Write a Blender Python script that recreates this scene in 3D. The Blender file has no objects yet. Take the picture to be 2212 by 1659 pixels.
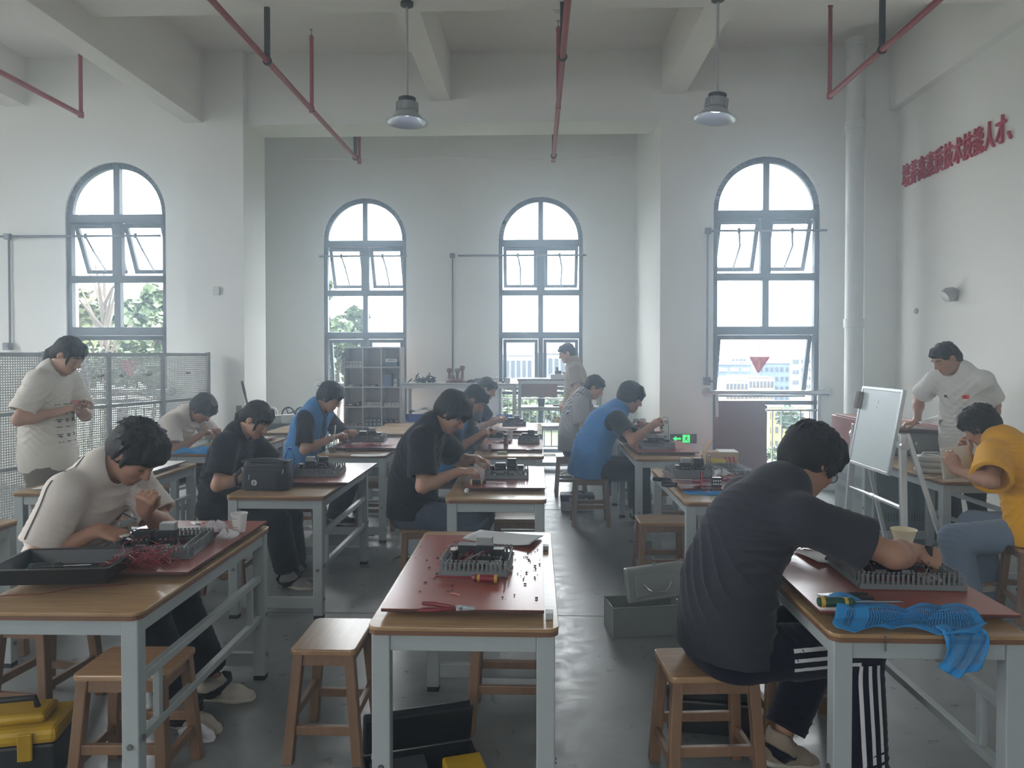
import bpy, bmesh, math, random
import numpy as np
from mathutils import Vector, Matrix, Quaternion
from mathutils.bvhtree import BVHTree
R = math.radians
SC = bpy.context.scene
COL = SC.collection
# ---------------------------------------------------------------- camera, world, light, exposure
W_, H_ = 2212, 1659
F_ = 1530.0
PY_ = 792.7
CAMLOC = Vector((0, 0, 1.6))
cam_d = bpy.data.cameras.new('camera'); cam = bpy.data.objects.new('camera', cam_d); COL.objects.link(cam)
cam.location = CAMLOC; cam.rotation_euler = (R(89.0), 0, R(1.91))
cam_d.sensor_width = 36; cam_d.lens = F_ / W_ * 36; cam_d.shift_y = -(H_ / 2 - PY_) / W_
cam_d.clip_end = 2000; cam_d.clip_start = .05
SC.camera = cam
SC.view_settings.view_transform = 'Standard'; SC.view_settings.look = 'None'
SC.view_settings.gamma = 1; SC.view_settings.exposure = EXPO = 0.75
SC.view_settings.use_curve_mapping = False
SC.cycles.max_bounces = 8; SC.cycles.diffuse_bounces = 5; SC.cycles.glossy_bounces = 4
SC.cycles.transmission_bounces = 6; SC.cycles.volume_bounces = 1; SC.cycles.transparent_max_bounces = 16
SC.cycles.sample_clamp_indirect = 6.0; SC.cycles.caustics_reflective = False; SC.cycles.caustics_refractive = False
w = bpy.data.worlds.new('sky'); SC.world = w; w.use_nodes = True
nt = w.node_tree; nt.nodes.clear()
_o = nt.nodes.new('ShaderNodeOutputWorld'); _b = nt.nodes.new('ShaderNodeBackground')
_tc = nt.nodes.new('ShaderNodeTexCoord'); _sx = nt.nodes.new('ShaderNodeSeparateXYZ')
_ra = nt.nodes.new('ShaderNodeValToRGB'); _ra.color_ramp.interpolation = 'EASE'
SKY = [(0.0, (2.7, 2.95, 3.2)), (.10, (4.8, 5.25, 5.8)), (.24, (7.2, 7.6, 8.0)), (.42, (13.5, 13.8, 14.1)), (1.0, (26, 26.4, 27))]
cr = _ra.color_ramp
while len(cr.elements) < len(SKY): cr.elements.new(.5)
for e, (p, c) in zip(cr.elements, SKY): e.position = p; e.color = (*c, 1)
_mp = nt.nodes.new('ShaderNodeMapping'); _mp.inputs['Scale'].default_value = (2.2, 2.2, 9)
_nz = nt.nodes.new('ShaderNodeTexNoise'); _nz.inputs['Scale'].default_value = 2.2; _nz.inputs['Detail'].default_value = 6
_mr = nt.nodes.new('ShaderNodeMapRange'); _mr.inputs[1].default_value = .3; _mr.inputs[2].default_value = .7
_mr.inputs[3].default_value = .80; _mr.inputs[4].default_value = 1.16
_mx = nt.nodes.new('ShaderNodeVectorMath'); _mx.operation = 'SCALE'
L = nt.links.new
L(_tc.outputs['Generated'], _sx.inputs[0]); L(_sx.outputs['Z'], _ra.inputs[0])
L(_tc.outputs['Generated'], _mp.inputs[0]); L(_mp.outputs[0], _nz.inputs['Vector']); L(_nz.outputs[0], _mr.inputs[0])
_ms = nt.nodes.new('ShaderNodeMapRange'); _ms.inputs[1].default_value = .15; _ms.inputs[2].default_value = -1; _ms.inputs[3].default_value = 1; _ms.inputs[4].default_value = REAR_SKY = .5
_mm = nt.nodes.new('ShaderNodeMath'); _mm.operation = 'MULTIPLY'
L(_sx.outputs['Y'], _ms.inputs[0]); L(_mr.outputs[0], _mm.inputs[0]); L(_ms.outputs[0], _mm.inputs[1])      # sky fades towards the rear, set to weaken the light from behind the camera
L(_ra.outputs[0], _mx.inputs[0]); L(_mm.outputs[0], _mx.inputs['Scale']); L(_mx.outputs[0], _b.inputs[0])
_b.inputs[1].default_value = SKY_STRENGTH = 1.15
L(_b.outputs[0], _o.inputs[0])
# ---------------------------------------------------------------- helpers
CAMR = cam.rotation_euler.to_matrix()
def ray(px, py): return CAMR @ Vector(((px - W_ / 2) / F_, -(py - PY_) / F_, -1))
def atY(px, py, Y): d = ray(px, py); return CAMLOC + d * (Y / d.y)
def atZ(px, py, Z): d = ray(px, py); return CAMLOC + d * ((Z - CAMLOC.z) / d.z)
def atX(px, py, X): d = ray(px, py); return CAMLOC + d * (X / d.x)
def V(*a): return Vector(a)

def tag(o, label=None, cat=None, group=None, kind=None):
    if label: o['label'] = label
    if cat: o['category'] = cat
    if group: o['group'] = group
    if kind: o['kind'] = kind
    return o
def empty(name, loc=(0, 0, 0), rz=0, label=None, cat=None, group=None):
    o = bpy.data.objects.new(name, None); COL.objects.link(o); o.location = loc; o.rotation_euler = (0, 0, rz)
    o.empty_display_size = .1
    return tag(o, label, cat, group)
def children(o): return [c for c in bpy.data.objects if c.parent == o]
def copy_tree(o, loc=None, rz=None, label=None, group=None, parent=None):
    c = o.copy(); COL.objects.link(c)
    if parent is not None: c.parent = parent; c.matrix_parent_inverse = o.matrix_parent_inverse
    if loc is not None: c.location = loc
    if rz is not None: c.rotation_euler = (0, 0, rz)
    if label: c['label'] = label
    if group: c['group'] = group
    for ch in children(o): copy_tree(ch, parent=c)
    return c

class MB:
    """collects shapes for ONE mesh"""
    def __init__(s, m=None): s.v = []; s.f = []; s.m = m or Matrix()
    def add(s, vs, fs, m=None):
        n = len(s.v); mm = s.m @ m if m is not None else s.m
        s.v += [mm @ Vector(p) for p in vs]; s.f += [tuple(i + n for i in f) for f in fs]; return s
    def box(s, c, d, rot=None):
        x, y, z = d[0] / 2, d[1] / 2, d[2] / 2
        m = Matrix.Translation(c) @ (rot.to_4x4() if rot is not None else Matrix())
        return s.add([(-x, -y, -z), (x, -y, -z), (x, y, -z), (-x, y, -z), (-x, -y, z), (x, -y, z), (x, y, z), (-x, y, z)],
                     [(3, 2, 1, 0), (4, 5, 6, 7), (0, 1, 5, 4), (1, 2, 6, 5), (2, 3, 7, 6), (3, 0, 4, 7)], m)
    def bb(s, a, b): return s.box([(a[i] + b[i]) / 2 for i in range(3)], [abs(b[i] - a[i]) for i in range(3)])
    def bar(s, p, q, w, h, up=(0, 0, 1)):
        p, q = Vector(p), Vector(q); d = q - p; l = d.length; z = d.normalized(); u = Vector(up)
        if abs(z.dot(u.normalized())) > .98: u = Vector((1, 0, 0))
        x = u.cross(z).normalized(); y = z.cross(x)
        return s.box((p + q) / 2, (w, h, l), Matrix((x, y, z)).transposed())
    def tube(s, pts, r, n=10, cap=True, closed=False):
        pts = [Vector(p) for p in pts]; k = len(pts); rs = r if hasattr(r, '__len__') else [r] * k
        vs, fs = [], []; px = None
        for i, p in enumerate(pts):
            if closed: t = pts[(i + 1) % k] - pts[i - 1]
            else: t = pts[min(i + 1, k - 1)] - pts[max(i - 1, 0)]
            t = t.normalized() if t.length > 1e-9 else Vector((0, 0, 1))
            if px is None:
                a = Vector((0, 0, 1)) if abs(t.z) < .9 else Vector((1, 0, 0)); px = a.cross(t).normalized()
            else:
                px = px - t * px.dot(t); px = px.normalized() if px.length > 1e-6 else Vector((1, 0, 0))
            py = t.cross(px)
            for j in range(n):
                a = 2 * math.pi * j / n; vs.append(p + (px * math.cos(a) + py * math.sin(a)) * rs[i])
        for i in range(k if closed else k - 1):
            b, c = i * n, ((i + 1) % k) * n
            for j in range(n): fs.append((b + j, b + (j + 1) % n, c + (j + 1) % n, c + j))
        if cap and not closed: fs.append(tuple(reversed(range(n)))); fs.append(tuple((k - 1) * n + j for j in range(n)))
        return s.add(vs, fs)
    def cyl(s, p, q, r, r2=None, n=16): return s.tube([p, q], [r, r if r2 is None else r2], n)
    def lathe(s, prof, n=24, c=(0, 0, 0), cap=True, m=None):
        vs, fs = [], []
        for r, z in prof:
            for j in range(n):
                a = 2 * math.pi * j / n; vs.append((c[0] + r * math.cos(a), c[1] + r * math.sin(a), c[2] + z))
        for i in range(len(prof) - 1):
            for j in range(n): fs.append((i * n + j, i * n + (j + 1) % n, (i + 1) * n + (j + 1) % n, (i + 1) * n + j))
        if cap:
            if prof[0][0] > 1e-6: fs.append(tuple(reversed(range(n))))
            if prof[-1][0] > 1e-6: fs.append(tuple((len(prof) - 1) * n + j for j in range(n)))
        return s.add(vs, fs, m)
    def prism(s, poly, z0, z1, m=None):
        n = len(poly)
        vs = [(x, y, z0) for x, y in poly] + [(x, y, z1) for x, y in poly]
        fs = [tuple(reversed(range(n))), tuple(range(n, 2 * n))] + [(i, (i + 1) % n, n + (i + 1) % n, n + i) for i in range(n)]
        return s.add(vs, fs, m)
    def grid(s, fn, nu, nv):
        vs = [fn(i / nu, j / nv) for i in range(nu + 1) for j in range(nv + 1)]
        fs = [(i * (nv + 1) + j, (i + 1) * (nv + 1) + j, (i + 1) * (nv + 1) + j + 1, i * (nv + 1) + j + 1) for i in range(nu) for j in range(nv)]
        return s.add(vs, fs)
    def build(s, name, mat, parent=None, smooth=False, bevel=0, solid=0, fix=True):
        me = bpy.data.meshes.new(name); me.from_pydata([tuple(p) for p in s.v], [], s.f)
        if fix:
            b = bmesh.new(); b.from_mesh(me); bmesh.ops.recalc_face_normals(b, faces=b.faces); b.to_mesh(me); b.free()
        if smooth:
            me.polygons.foreach_set('use_smooth', [True] * len(me.polygons))
        me.update(); me.materials.append(mat)
        o = bpy.data.objects.new(name, me); COL.objects.link(o)
        if parent is not None: o.parent = parent
        if bevel:
            b = o.modifiers.new('bevel', 'BEVEL'); b.width = bevel; b.segments = 2; b.limit_method = 'ANGLE'; b.angle_limit = R(40)
        if solid:
            b = o.modifiers.new('solid', 'SOLIDIFY'); b.thickness = solid; b.offset = 0
        if smooth and not bevel:
            try: me.set_sharp_from_angle(angle=R(40))
            except Exception: pass
        return o
def rrect(x0, y0, x1, y1, r, n=5):
    out = []
    for cx, cy, a0 in ((x1 - r, y1 - r, 0), (x0 + r, y1 - r, 90), (x0 + r, y0 + r, 180), (x1 - r, y0 + r, 270)):
        for i in range(n + 1):
            a = R(a0 + 90 * i / n); out.append((cx + r * math.cos(a), cy + r * math.sin(a)))
    return out
# ---------------------------------------------------------------- materials
MATS = {}
def srgb(c):
    return tuple(((x / 255) / 12.92 if x / 255 <= .04045 else ((x / 255 + .055) / 1.055) ** 2.4) for x in c)
def mat(name, rgb, rough=.5, metal=0, var=.06, vscale=8, bump=0, bscale=60, spec=.5, alpha=1, trans=0, emit=0, sheen=0, ior=1.45):
    """rgb = 0-255 sRGB surface colour; noise varies it a little"""
    if name in MATS: return MATS[name]
    m = bpy.data.materials.new(name); m.use_nodes = True; n = m.node_tree.nodes; l = m.node_tree.links.new
    b = n['Principled BSDF']; c = srgb(rgb)
    b.inputs['Roughness'].default_value = rough; b.inputs['Metallic'].default_value = metal
    b.inputs['Specular IOR Level'].default_value = spec; b.inputs['IOR'].default_value = ior
    b.inputs['Transmission Weight'].default_value = trans; b.inputs['Alpha'].default_value = alpha
    if sheen: b.inputs['Sheen Weight'].default_value = sheen; b.inputs['Sheen Roughness'].default_value = .5
    tc = n.new('ShaderNodeTexCoord')
    if var:
        nz = n.new('ShaderNodeTexNoise'); nz.inputs['Scale'].default_value = vscale; nz.inputs['Detail'].default_value = 4
        l(tc.outputs['Object'], nz.inputs['Vector'])
        mx = n.new('ShaderNodeMixRGB'); mx.inputs[1].default_value = (*[x * (1 - var * 1.6) for x in c], 1); mx.inputs[2].default_value = (*[min(1, x * (1 + var * 1.6)) for x in c], 1)
        l(nz.outputs[0], mx.inputs[0]); l(mx.outputs[0], b.inputs['Base Color'])
    else: b.inputs['Base Color'].default_value = (*c, 1)
    if bump:
        nb = n.new('ShaderNodeTexNoise'); nb.inputs['Scale'].default_value = bscale; nb.inputs['Detail'].default_value = 3
        l(tc.outputs['Object'], nb.inputs['Vector'])
        bp = n.new('ShaderNodeBump'); bp.inputs['Strength'].default_value = bump; bp.inputs['Distance'].default_value = .01
        l(nb.outputs[0], bp.inputs['Height']); l(bp.outputs[0], b.inputs['Normal'])
    if emit:
        b.inputs['Emission Color'].default_value = (*c, 1); b.inputs['Emission Strength'].default_value = emit
    MATS[name] = m; return m
def nodes_of(m): return m.node_tree.nodes, m.node_tree.links.new, m.node_tree.nodes['Principled BSDF']
def wood(name, c1, c2, plank=.09, axis='Y', rough=.3, spec=.5):
    """plank joints across, grain along `axis` (object coordinates)"""
    if name in MATS: return MATS[name]
    m = mat(name, c1, rough, var=0, spec=spec); n, l, b = nodes_of(m)
    tc = n.new('ShaderNodeTexCoord'); mp = n.new('ShaderNodeMapping')
    mp.inputs['Scale'].default_value = {'Y': (14, 1.3, 14), 'X': (1.3, 14, 14), 'Z': (14, 14, 1.3)}[axis]
    l(tc.outputs['Object'], mp.inputs[0])
    nz = n.new('ShaderNodeTexNoise'); nz.inputs['Scale'].default_value = 3; nz.inputs['Detail'].default_value = 6; nz.inputs['Distortion'].default_value = 1.2
    l(mp.outputs[0], nz.inputs['Vector'])
    br = n.new('ShaderNodeTexBrick'); br.inputs['Scale'].default_value = 1; br.inputs['Mortar Size'].default_value = .0006
    br.inputs['Brick Width'].default_value = .55; br.inputs['Row Height'].default_value = plank
    br.inputs['Color1'].default_value = (.25, .25, .25, 1); br.inputs['Color2'].default_value = (.75, .75, .75, 1); br.inputs['Mortar'].default_value = (.1, .1, .1, 1)
    m2 = n.new('ShaderNodeMapping'); m2.inputs['Rotation'].default_value = (0, 0, R(90) if axis == 'Y' else 0)
    l(tc.outputs['Object'], m2.inputs[0]); l(m2.outputs[0], br.inputs['Vector'])
    ad = n.new('ShaderNodeMixRGB'); ad.blend_type = 'MIX'; ad.inputs[0].default_value = .45
    l(nz.outputs[0], ad.inputs[1]); l(br.outputs[0], ad.inputs[2])
    rp = n.new('ShaderNodeValToRGB'); rp.color_ramp.elements[0].position = .25; rp.color_ramp.elements[1].position = .75
    rp.color_ramp.elements[0].color = (*srgb(c2), 1); rp.color_ramp.elements[1].color = (*srgb(c1), 1)
    l(ad.outputs[0], rp.inputs[0]); l(rp.outputs[0], b.inputs['Base Color'])
    MATS[name] = m; return m
def glass(name='clear_glass', tint=(245, 250, 252), refl=.12):
    """thin pane or thin-walled vessel: see-through with a sheen"""
    if name in MATS: return MATS[name]
    m = bpy.data.materials.new(name); m.use_nodes = True; n = m.node_tree.nodes; l = m.node_tree.links.new; n.clear()
    o = n.new('ShaderNodeOutputMaterial'); t = n.new('ShaderNodeBsdfTransparent'); g = n.new('ShaderNodeBsdfGlossy'); x = n.new('ShaderNodeMixShader')
    lw = n.new('ShaderNodeLayerWeight'); lw.inputs[0].default_value = refl
    t.inputs[0].default_value = (*srgb(tint), 1); g.inputs['Roughness'].default_value = .05
    l(lw.outputs['Fresnel'], x.inputs[0]); l(t.outputs[0], x.inputs[1]); l(g.outputs[0], x.inputs[2]); l(x.outputs[0], o.inputs[0])
    MATS[name] = m; return m
# ---------------------------------------------------------------- the room shell
M_WALL = mat('white_wall_paint', (232, 232, 228), .75, var=.025, vscale=1.2, bump=.05, bscale=90, spec=.25)
M_CEIL = mat('white_ceiling_paint', (234, 231, 226), .85, var=.02, vscale=1.5, spec=.15)
M_FRAME = mat('dark_window_aluminium', (58, 64, 72), .45, .2, var=.04)
M_GLASS = glass('window_glass', refl=.04)
M_STEEL = mat('stainless_steel', (176, 178, 178), .25, .9, var=.03)
M_WHITEP = mat('white_painted_steel', (156, 163, 164), .35, var=.03, spec=.5)
YF, YB = 8.45, 10.5       # wall of the outer windows, wall of the alcove windows
XR, XL, YN = 4.12, -9.5, -6.0
ZC = 5.2
def struct(o): o['kind'] = 'structure'; return o
# floor
mf = mat('polished_concrete', (118, 120, 119), .3, var=0, spec=.5); n, l, b = nodes_of(mf)
tc = n.new('ShaderNodeTexCoord')
n1 = n.new('ShaderNodeTexNoise'); n1.inputs['Scale'].default_value = 1.3; n1.inputs['Detail'].default_value = 9; n1.inputs['Roughness'].default_value = .62; n1.inputs['Distortion'].default_value = .6
n2 = n.new('ShaderNodeTexNoise'); n2.inputs['Scale'].default_value = 9; n2.inputs['Detail'].default_value = 8; n2.inputs['Roughness'].default_value = .7
rp = n.new('ShaderNodeValToRGB'); rp.color_ramp.elements[0].position = .3; rp.color_ramp.elements[1].position = .72
rp.color_ramp.elements[0].color = (*srgb((94, 97, 98)), 1); rp.color_ramp.elements[1].color = (*srgb((140, 143, 142)), 1)
r2 = n.new('ShaderNodeMapRange'); r2.inputs[1].default_value = .35; r2.inputs[2].default_value = .65; r2.inputs[3].default_value = .26; r2.inputs[4].default_value = .46
mm = n.new('ShaderNodeMixRGB'); mm.inputs[0].default_value = .35
bp = n.new('ShaderNodeBump'); bp.inputs['Strength'].default_value = .03; bp.inputs['Distance'].default_value = .003
for q in (n1, n2): l(tc.outputs['Object'], q.inputs['Vector'])
l(n1.outputs[0], mm.inputs[1]); l(n2.outputs[0], mm.inputs[2]); l(mm.outputs[0], rp.inputs[0]); l(rp.outputs[0], b.inputs['Base Color'])
l(n2.outputs[0], r2.inputs[0]); l(r2.outputs[0], b.inputs['Roughness']); l(n2.outputs[0], bp.inputs['Height']); l(bp.outputs[0], b.inputs['Normal'])
struct(MB().bb((XL, YN, -.2), (XR, YB + .3, 0)).build('floor', mf))
mj = MB()
for yy in (4.32, 7.3): mj.bb((XL, yy, .0002), (XR, yy + .004, .0012))
struct(mj.build('trim_1', mat('floor_joint', (70, 72, 72), .8)))
struct(MB().bb((XL, YN, ZC), (XR, YB + .3, ZC + .2)).build('ceiling', M_CEIL))
# window data: centre x, wall y
WW, ZTOP, ZSP, ZSILL = 1.24, 3.93, 3.31, .14
WIN = [(atY(250, 600, YF).x, YF), (atY(788, 600, YB).x, YB), (atY(1168, 600, YB).x, YB), (atY(1656, 600, YF).x, YF)]
TH = .24
def wall_with_windows(mb, xa, xb, y0, y1, z1, wins):
    x = xa
    for cx in sorted(wins):
        l_, r_ = cx - WW / 2, cx + WW / 2
        mb.bb((x, y0, 0), (l_, y1, z1)); mb.bb((l_, y0, 0), (r_, y1, ZSILL))
        N = 28
        for i in range(N):
            a0, a1 = math.pi * (1 - i / N), math.pi * (1 - (i + 1) / N)
            p = [(cx + WW / 2 * math.cos(a), ZSP + WW / 2 * math.sin(a)) for a in (a0, a1)]
            vs = [(p[0][0], y0, p[0][1]), (p[1][0], y0, p[1][1]), (p[1][0], y0, z1), (p[0][0], y0, z1)]
            vs += [(a, y1, c) for a, _, c in vs]
            mb.add(vs, [(0, 1, 2, 3), (7, 6, 5, 4), (0, 4, 5, 1), (3, 2, 6, 7)])
        x = r_
    mb.bb((x, y0, 0), (xb, y1, z1))
XJL = atY(527, 600, YF - .12).x; XJR = atY(1426, 600, YF).x
XC0 = atY(400, 600, YF - .12).x
wb = MB(); wall_with_windows(wb, XL, XJL, YF, YF + TH, ZC, [WIN[0][0]]); wall_with_windows(wb, XJR, XR, YF, YF + TH, ZC, [WIN[3][0]])
wb.bb((XJL, YF, 4.36), (XJR, YF + .5, ZC))                                # lintel over the alcove
wb.bb((XC0, YF - .12, 0), (XJL, YF, ZC)); wb.bb((XJL - .3, YF + TH, 0), (XJL, YF + .55, ZC))   # pillar and its jamb
struct(wb.build('wall_front', M_WALL, fix=False))
wb = MB(); wall_with_windows(wb, XJL - .68, XJR + .3, YB, YB + TH, ZC, [WIN[1][0], WIN[2][0]])
wb.bb((XJR, YF + TH, 0), (XJR + .3, YB, ZC)); wb.bb((XJL - .8, YF + TH, 0), (XJL - .68, YB + TH, ZC))
wb.bb((XJL - .68, YB - .04, 4.5), (XJR, YB, ZC))
struct(wb.build('wall_back', M_WALL, fix=False))
wb = MB().bb((XR, YN, 0), (XR + .2, YF, ZC)); xk = atY(1868, 600, 8.25).x
wb.bb((xk, 8.25, 0), (XR, YF, ZC)); wb.bb((XR - .1, YN, 4.38), (XR, 8.25, ZC))
struct(wb.build('wall_right', M_WALL))
# walls out of the frame: left and behind the camera, with openings added and sized for fill daylight
def wall_openings(axis, at_, th, a0, a1, ops, name):
    mb = MB(); x = a0
    def bx(u0, u1, z0, z1):
        mb.bb((u0, at_, z0), (u1, at_ + th, z1)) if axis == 'X' else mb.bb((at_, u0, z0), (at_ + th, u1, z1))
    for o0, o1, z0, z1 in ops:
        bx(x, o0, 0, ZC); bx(o0, o1, 0, z0); bx(o0, o1, z1, ZC); x = o1
    bx(x, a1, 0, ZC); struct(mb.build(name, M_WALL))
OPS_L = [(-4.6, -2.6, 2.2, 4.5), (-.2, 1.6, 2.2, 4.5), (2.8, 5.4, 1.4, 4.5)]
OPS_N = [(-7.8, -5.0, 3.0, 4.5), (-2.2, .8, 3.0, 4.5)]
wall_openings('Y', XL - .24, .24, YN, YF, OPS_L, 'wall_left')
wall_openings('X', YN - .24, .24, XL, XR, OPS_N, 'wall_near')
# ceiling beams
mb = MB(); mb.bb((XL, 5.8, 4.6), (XR, 6.22, ZC)); mb.bb((XL, -1.0, 4.6), (XR, -.6, ZC)); struct(mb.build('trim_2', M_CEIL))
def lbeam(pa, pb, pyend, y1, name, zb=None, y0=YN):
    a, b_ = atY(pa, pyend, y1), atY(pb, pyend, y1)
    struct(MB().bb((a.x, y0, zb or a.z), (b_.x, y1, ZC)).build(name, M_CEIL))
lbeam(398, 438, 266, YF - .12, 'trim_3'); lbeam(932, 972, 218, YF, 'trim_4'); lbeam(1430, 1480, 203, YF, 'trim_5'); lbeam(8, 58, 230, YF, 'trim_6')
# ---------------------------------------------------------------- windows
def window(i, cx, y, lower):
    yc = y + .065; l_, r_ = cx - WW / 2, cx + WW / 2; e = .055
    fr = MB()
    ring = [(cx + (WW / 2 - e / 2) * math.cos(a), yc, ZSP + (WW / 2 - e / 2) * math.sin(a)) for a in np.linspace(0, math.pi, 33)]
    for p, q in zip(ring, ring[1:]): fr.bar(p, q, .08, e + .004, (0, 1, 0))
    for x in (l_ + e / 2, r_ - e / 2): fr.bar((x, yc, ZSILL), (x, yc, ZSP), e, .08, (0, 1, 0))
    for z, h in ((3.255, .10), (2.52, .085), (1.885, .10), (1.03, .05), (ZSILL + .03, .06)): fr.box((cx, yc, z), (WW, .08, h))
    for z0, z1 in ((3.3, ZTOP - .02), (1.93, 2.48), (2.56, 3.2)) + (((1.05, 1.84),) if lower == 2 else ()) + ((ZSILL, 1.0),):
        wd = .075 if z0 < 2 or z0 > 3 else .12
        fr.box((cx, yc, (z0 + z1) / 2), (wd if lower == 2 or z0 > 1.9 else .05, .08, z1 - z0))
    o = fr.build('window_%d' % i, M_FRAME, bevel=.006); struct(o)
    g = MB().box((cx, yc, 3.6), (WW - .1, .006, .58)).box((cx, yc, 2.2), (WW - .1, .006, .56)).box((cx, yc, .57), (WW - .1, .006, .8))
    # arched pane: a fan behind the ring
    g = MB(); N = 32; rr = WW / 2 - e
    g.add([(cx, yc, 3.3)] + [(cx + rr * math.cos(a), yc, 3.3 + rr * math.sin(a)) for a in np.linspace(0, math.pi, N + 1)], [(0, k + 1, k + 2) for k in range(N)])
    for z0, z1 in ((1.93, 2.48), (ZSILL + .05, 1.0)): g.add([(l_ + e, yc, z0), (r_ - e, yc, z0), (r_ - e, yc, z1), (l_ + e, yc, z1)], [(0, 1, 2, 3)])
    g.build('pane', M_GLASS, o, fix=False)
    hs = []
    def sash(x0, x1, z0, z1, ang):
        m = Matrix.Translation((0, yc + .02, z1)) @ Matrix.Rotation(R(ang), 4, 'X'); h = z1 - z0
        s = MB(m); t = .05
        for x in (x0 + t / 2, x1 - t / 2): s.box((x, 0, -h / 2), (t, .045, h))
        for z in (-t / 2, -h + t / 2): s.box(((x0 + x1) / 2, 0, z), (x1 - x0, .045, t))
        so = s.build('sash', M_FRAME, o, bevel=.004)
        MB(m).add([(x0 + t, 0, -h + t), (x1 - t, 0, -h + t), (x1 - t, 0, -t), (x0 + t, 0, -t)], [(0, 1, 2, 3)]).build('sash_pane', M_GLASS, so, fix=False)
        bm_ = m @ Vector(((x0 + x1) / 2, -.02, -h + .04)); hs.append(bm_)
    for x0, x1 in ((l_ + .06, cx - .055), (cx + .055, r_ - .06)): sash(x0, x1, 2.57, 3.2, 24)
    nup = len(hs)
    if lower == 2:
        for x0, x1 in ((l_ + .06, cx - .04), (cx + .04, r_ - .06)): sash(x0, x1, 1.06, 1.83, 10)
    else: sash(l_ + .06, r_ - .06, 1.06, 1.83, 16)
    return o, hs[:nup]
WOBJ = [window(1, *WIN[0], 1), window(2, *WIN[1], 2), window(3, *WIN[2], 2), window(4, *WIN[3], 1)]
M_SILL = mat('pale_sill_stone', (206, 206, 202), .4)
for i, (cx, y) in enumerate(WIN):
    struct(MB().bb((cx - WW / 2 - .04, y - .05, ZSILL - .035), (cx + WW / 2 + .04, y + TH, ZSILL + .003)).build('trim_%d' % (7 + i), M_SILL, bevel=.004))
# low plinth in the alcove
struct(MB().bb((XJL - .3, YB - .16, 0), (XJR, YB, .1)).build('trim_11', M_SILL, bevel=.005))
# portals: where daylight enters (they give no light of their own)
def portal(loc, rot, sx, sy):
    d = bpy.data.lights.new('portal', 'AREA'); d.shape = 'RECTANGLE'; d.size = sx; d.size_y = sy; d.cycles.is_portal = True
    o = bpy.data.objects.new('daylight_portal', d); COL.objects.link(o); o.location = loc; o.rotation_euler = rot
for cx, y in WIN: portal((cx, y + .27, 2.05), (R(-90), 0, 0), WW, 3.85)
for a, b_, z0, z1 in OPS_L: portal((XL - .27, (a + b_) / 2, (z0 + z1) / 2), (0, R(-90), 0), z1 - z0, b_ - a)
for a, b_, z0, z1 in OPS_N: portal(((a + b_) / 2, YN - .27, (z0 + z1) / 2), (R(90), 0, 0), b_ - a, z1 - z0)
# haze volume added for the glow around windows and the lifted darks
hz_m = bpy.data.materials.new('lens_glow_haze'); hz_m.use_nodes = True; n = hz_m.node_tree.nodes; n.clear(); l = hz_m.node_tree.links.new
o_ = n.new('ShaderNodeOutputMaterial'); vs_ = n.new('ShaderNodeVolumeScatter'); vs_.inputs['Color'].default_value = (.72, .86, 1, 1); vs_.inputs['Density'].default_value = .022; vs_.inputs['Anisotropy'].default_value = .8
l(vs_.outputs[0], o_.inputs['Volume'])
HP = [(XL + .02, YN + .02), (XR - .02, YN + .02), (XR - .02, YF + .21), (XJR + .06, YF + .21), (XJR + .06, YB + .2), (XJL - .72, YB + .2), (XJL - .72, YF + .21), (XL + .02, YF + .21)]
HAZE = MB().prism(HP, .005, ZC - .02).build('haze', hz_m); tag(HAZE, 'added pale haze volume standing in for lens glow', 'haze', kind='structure')
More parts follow.
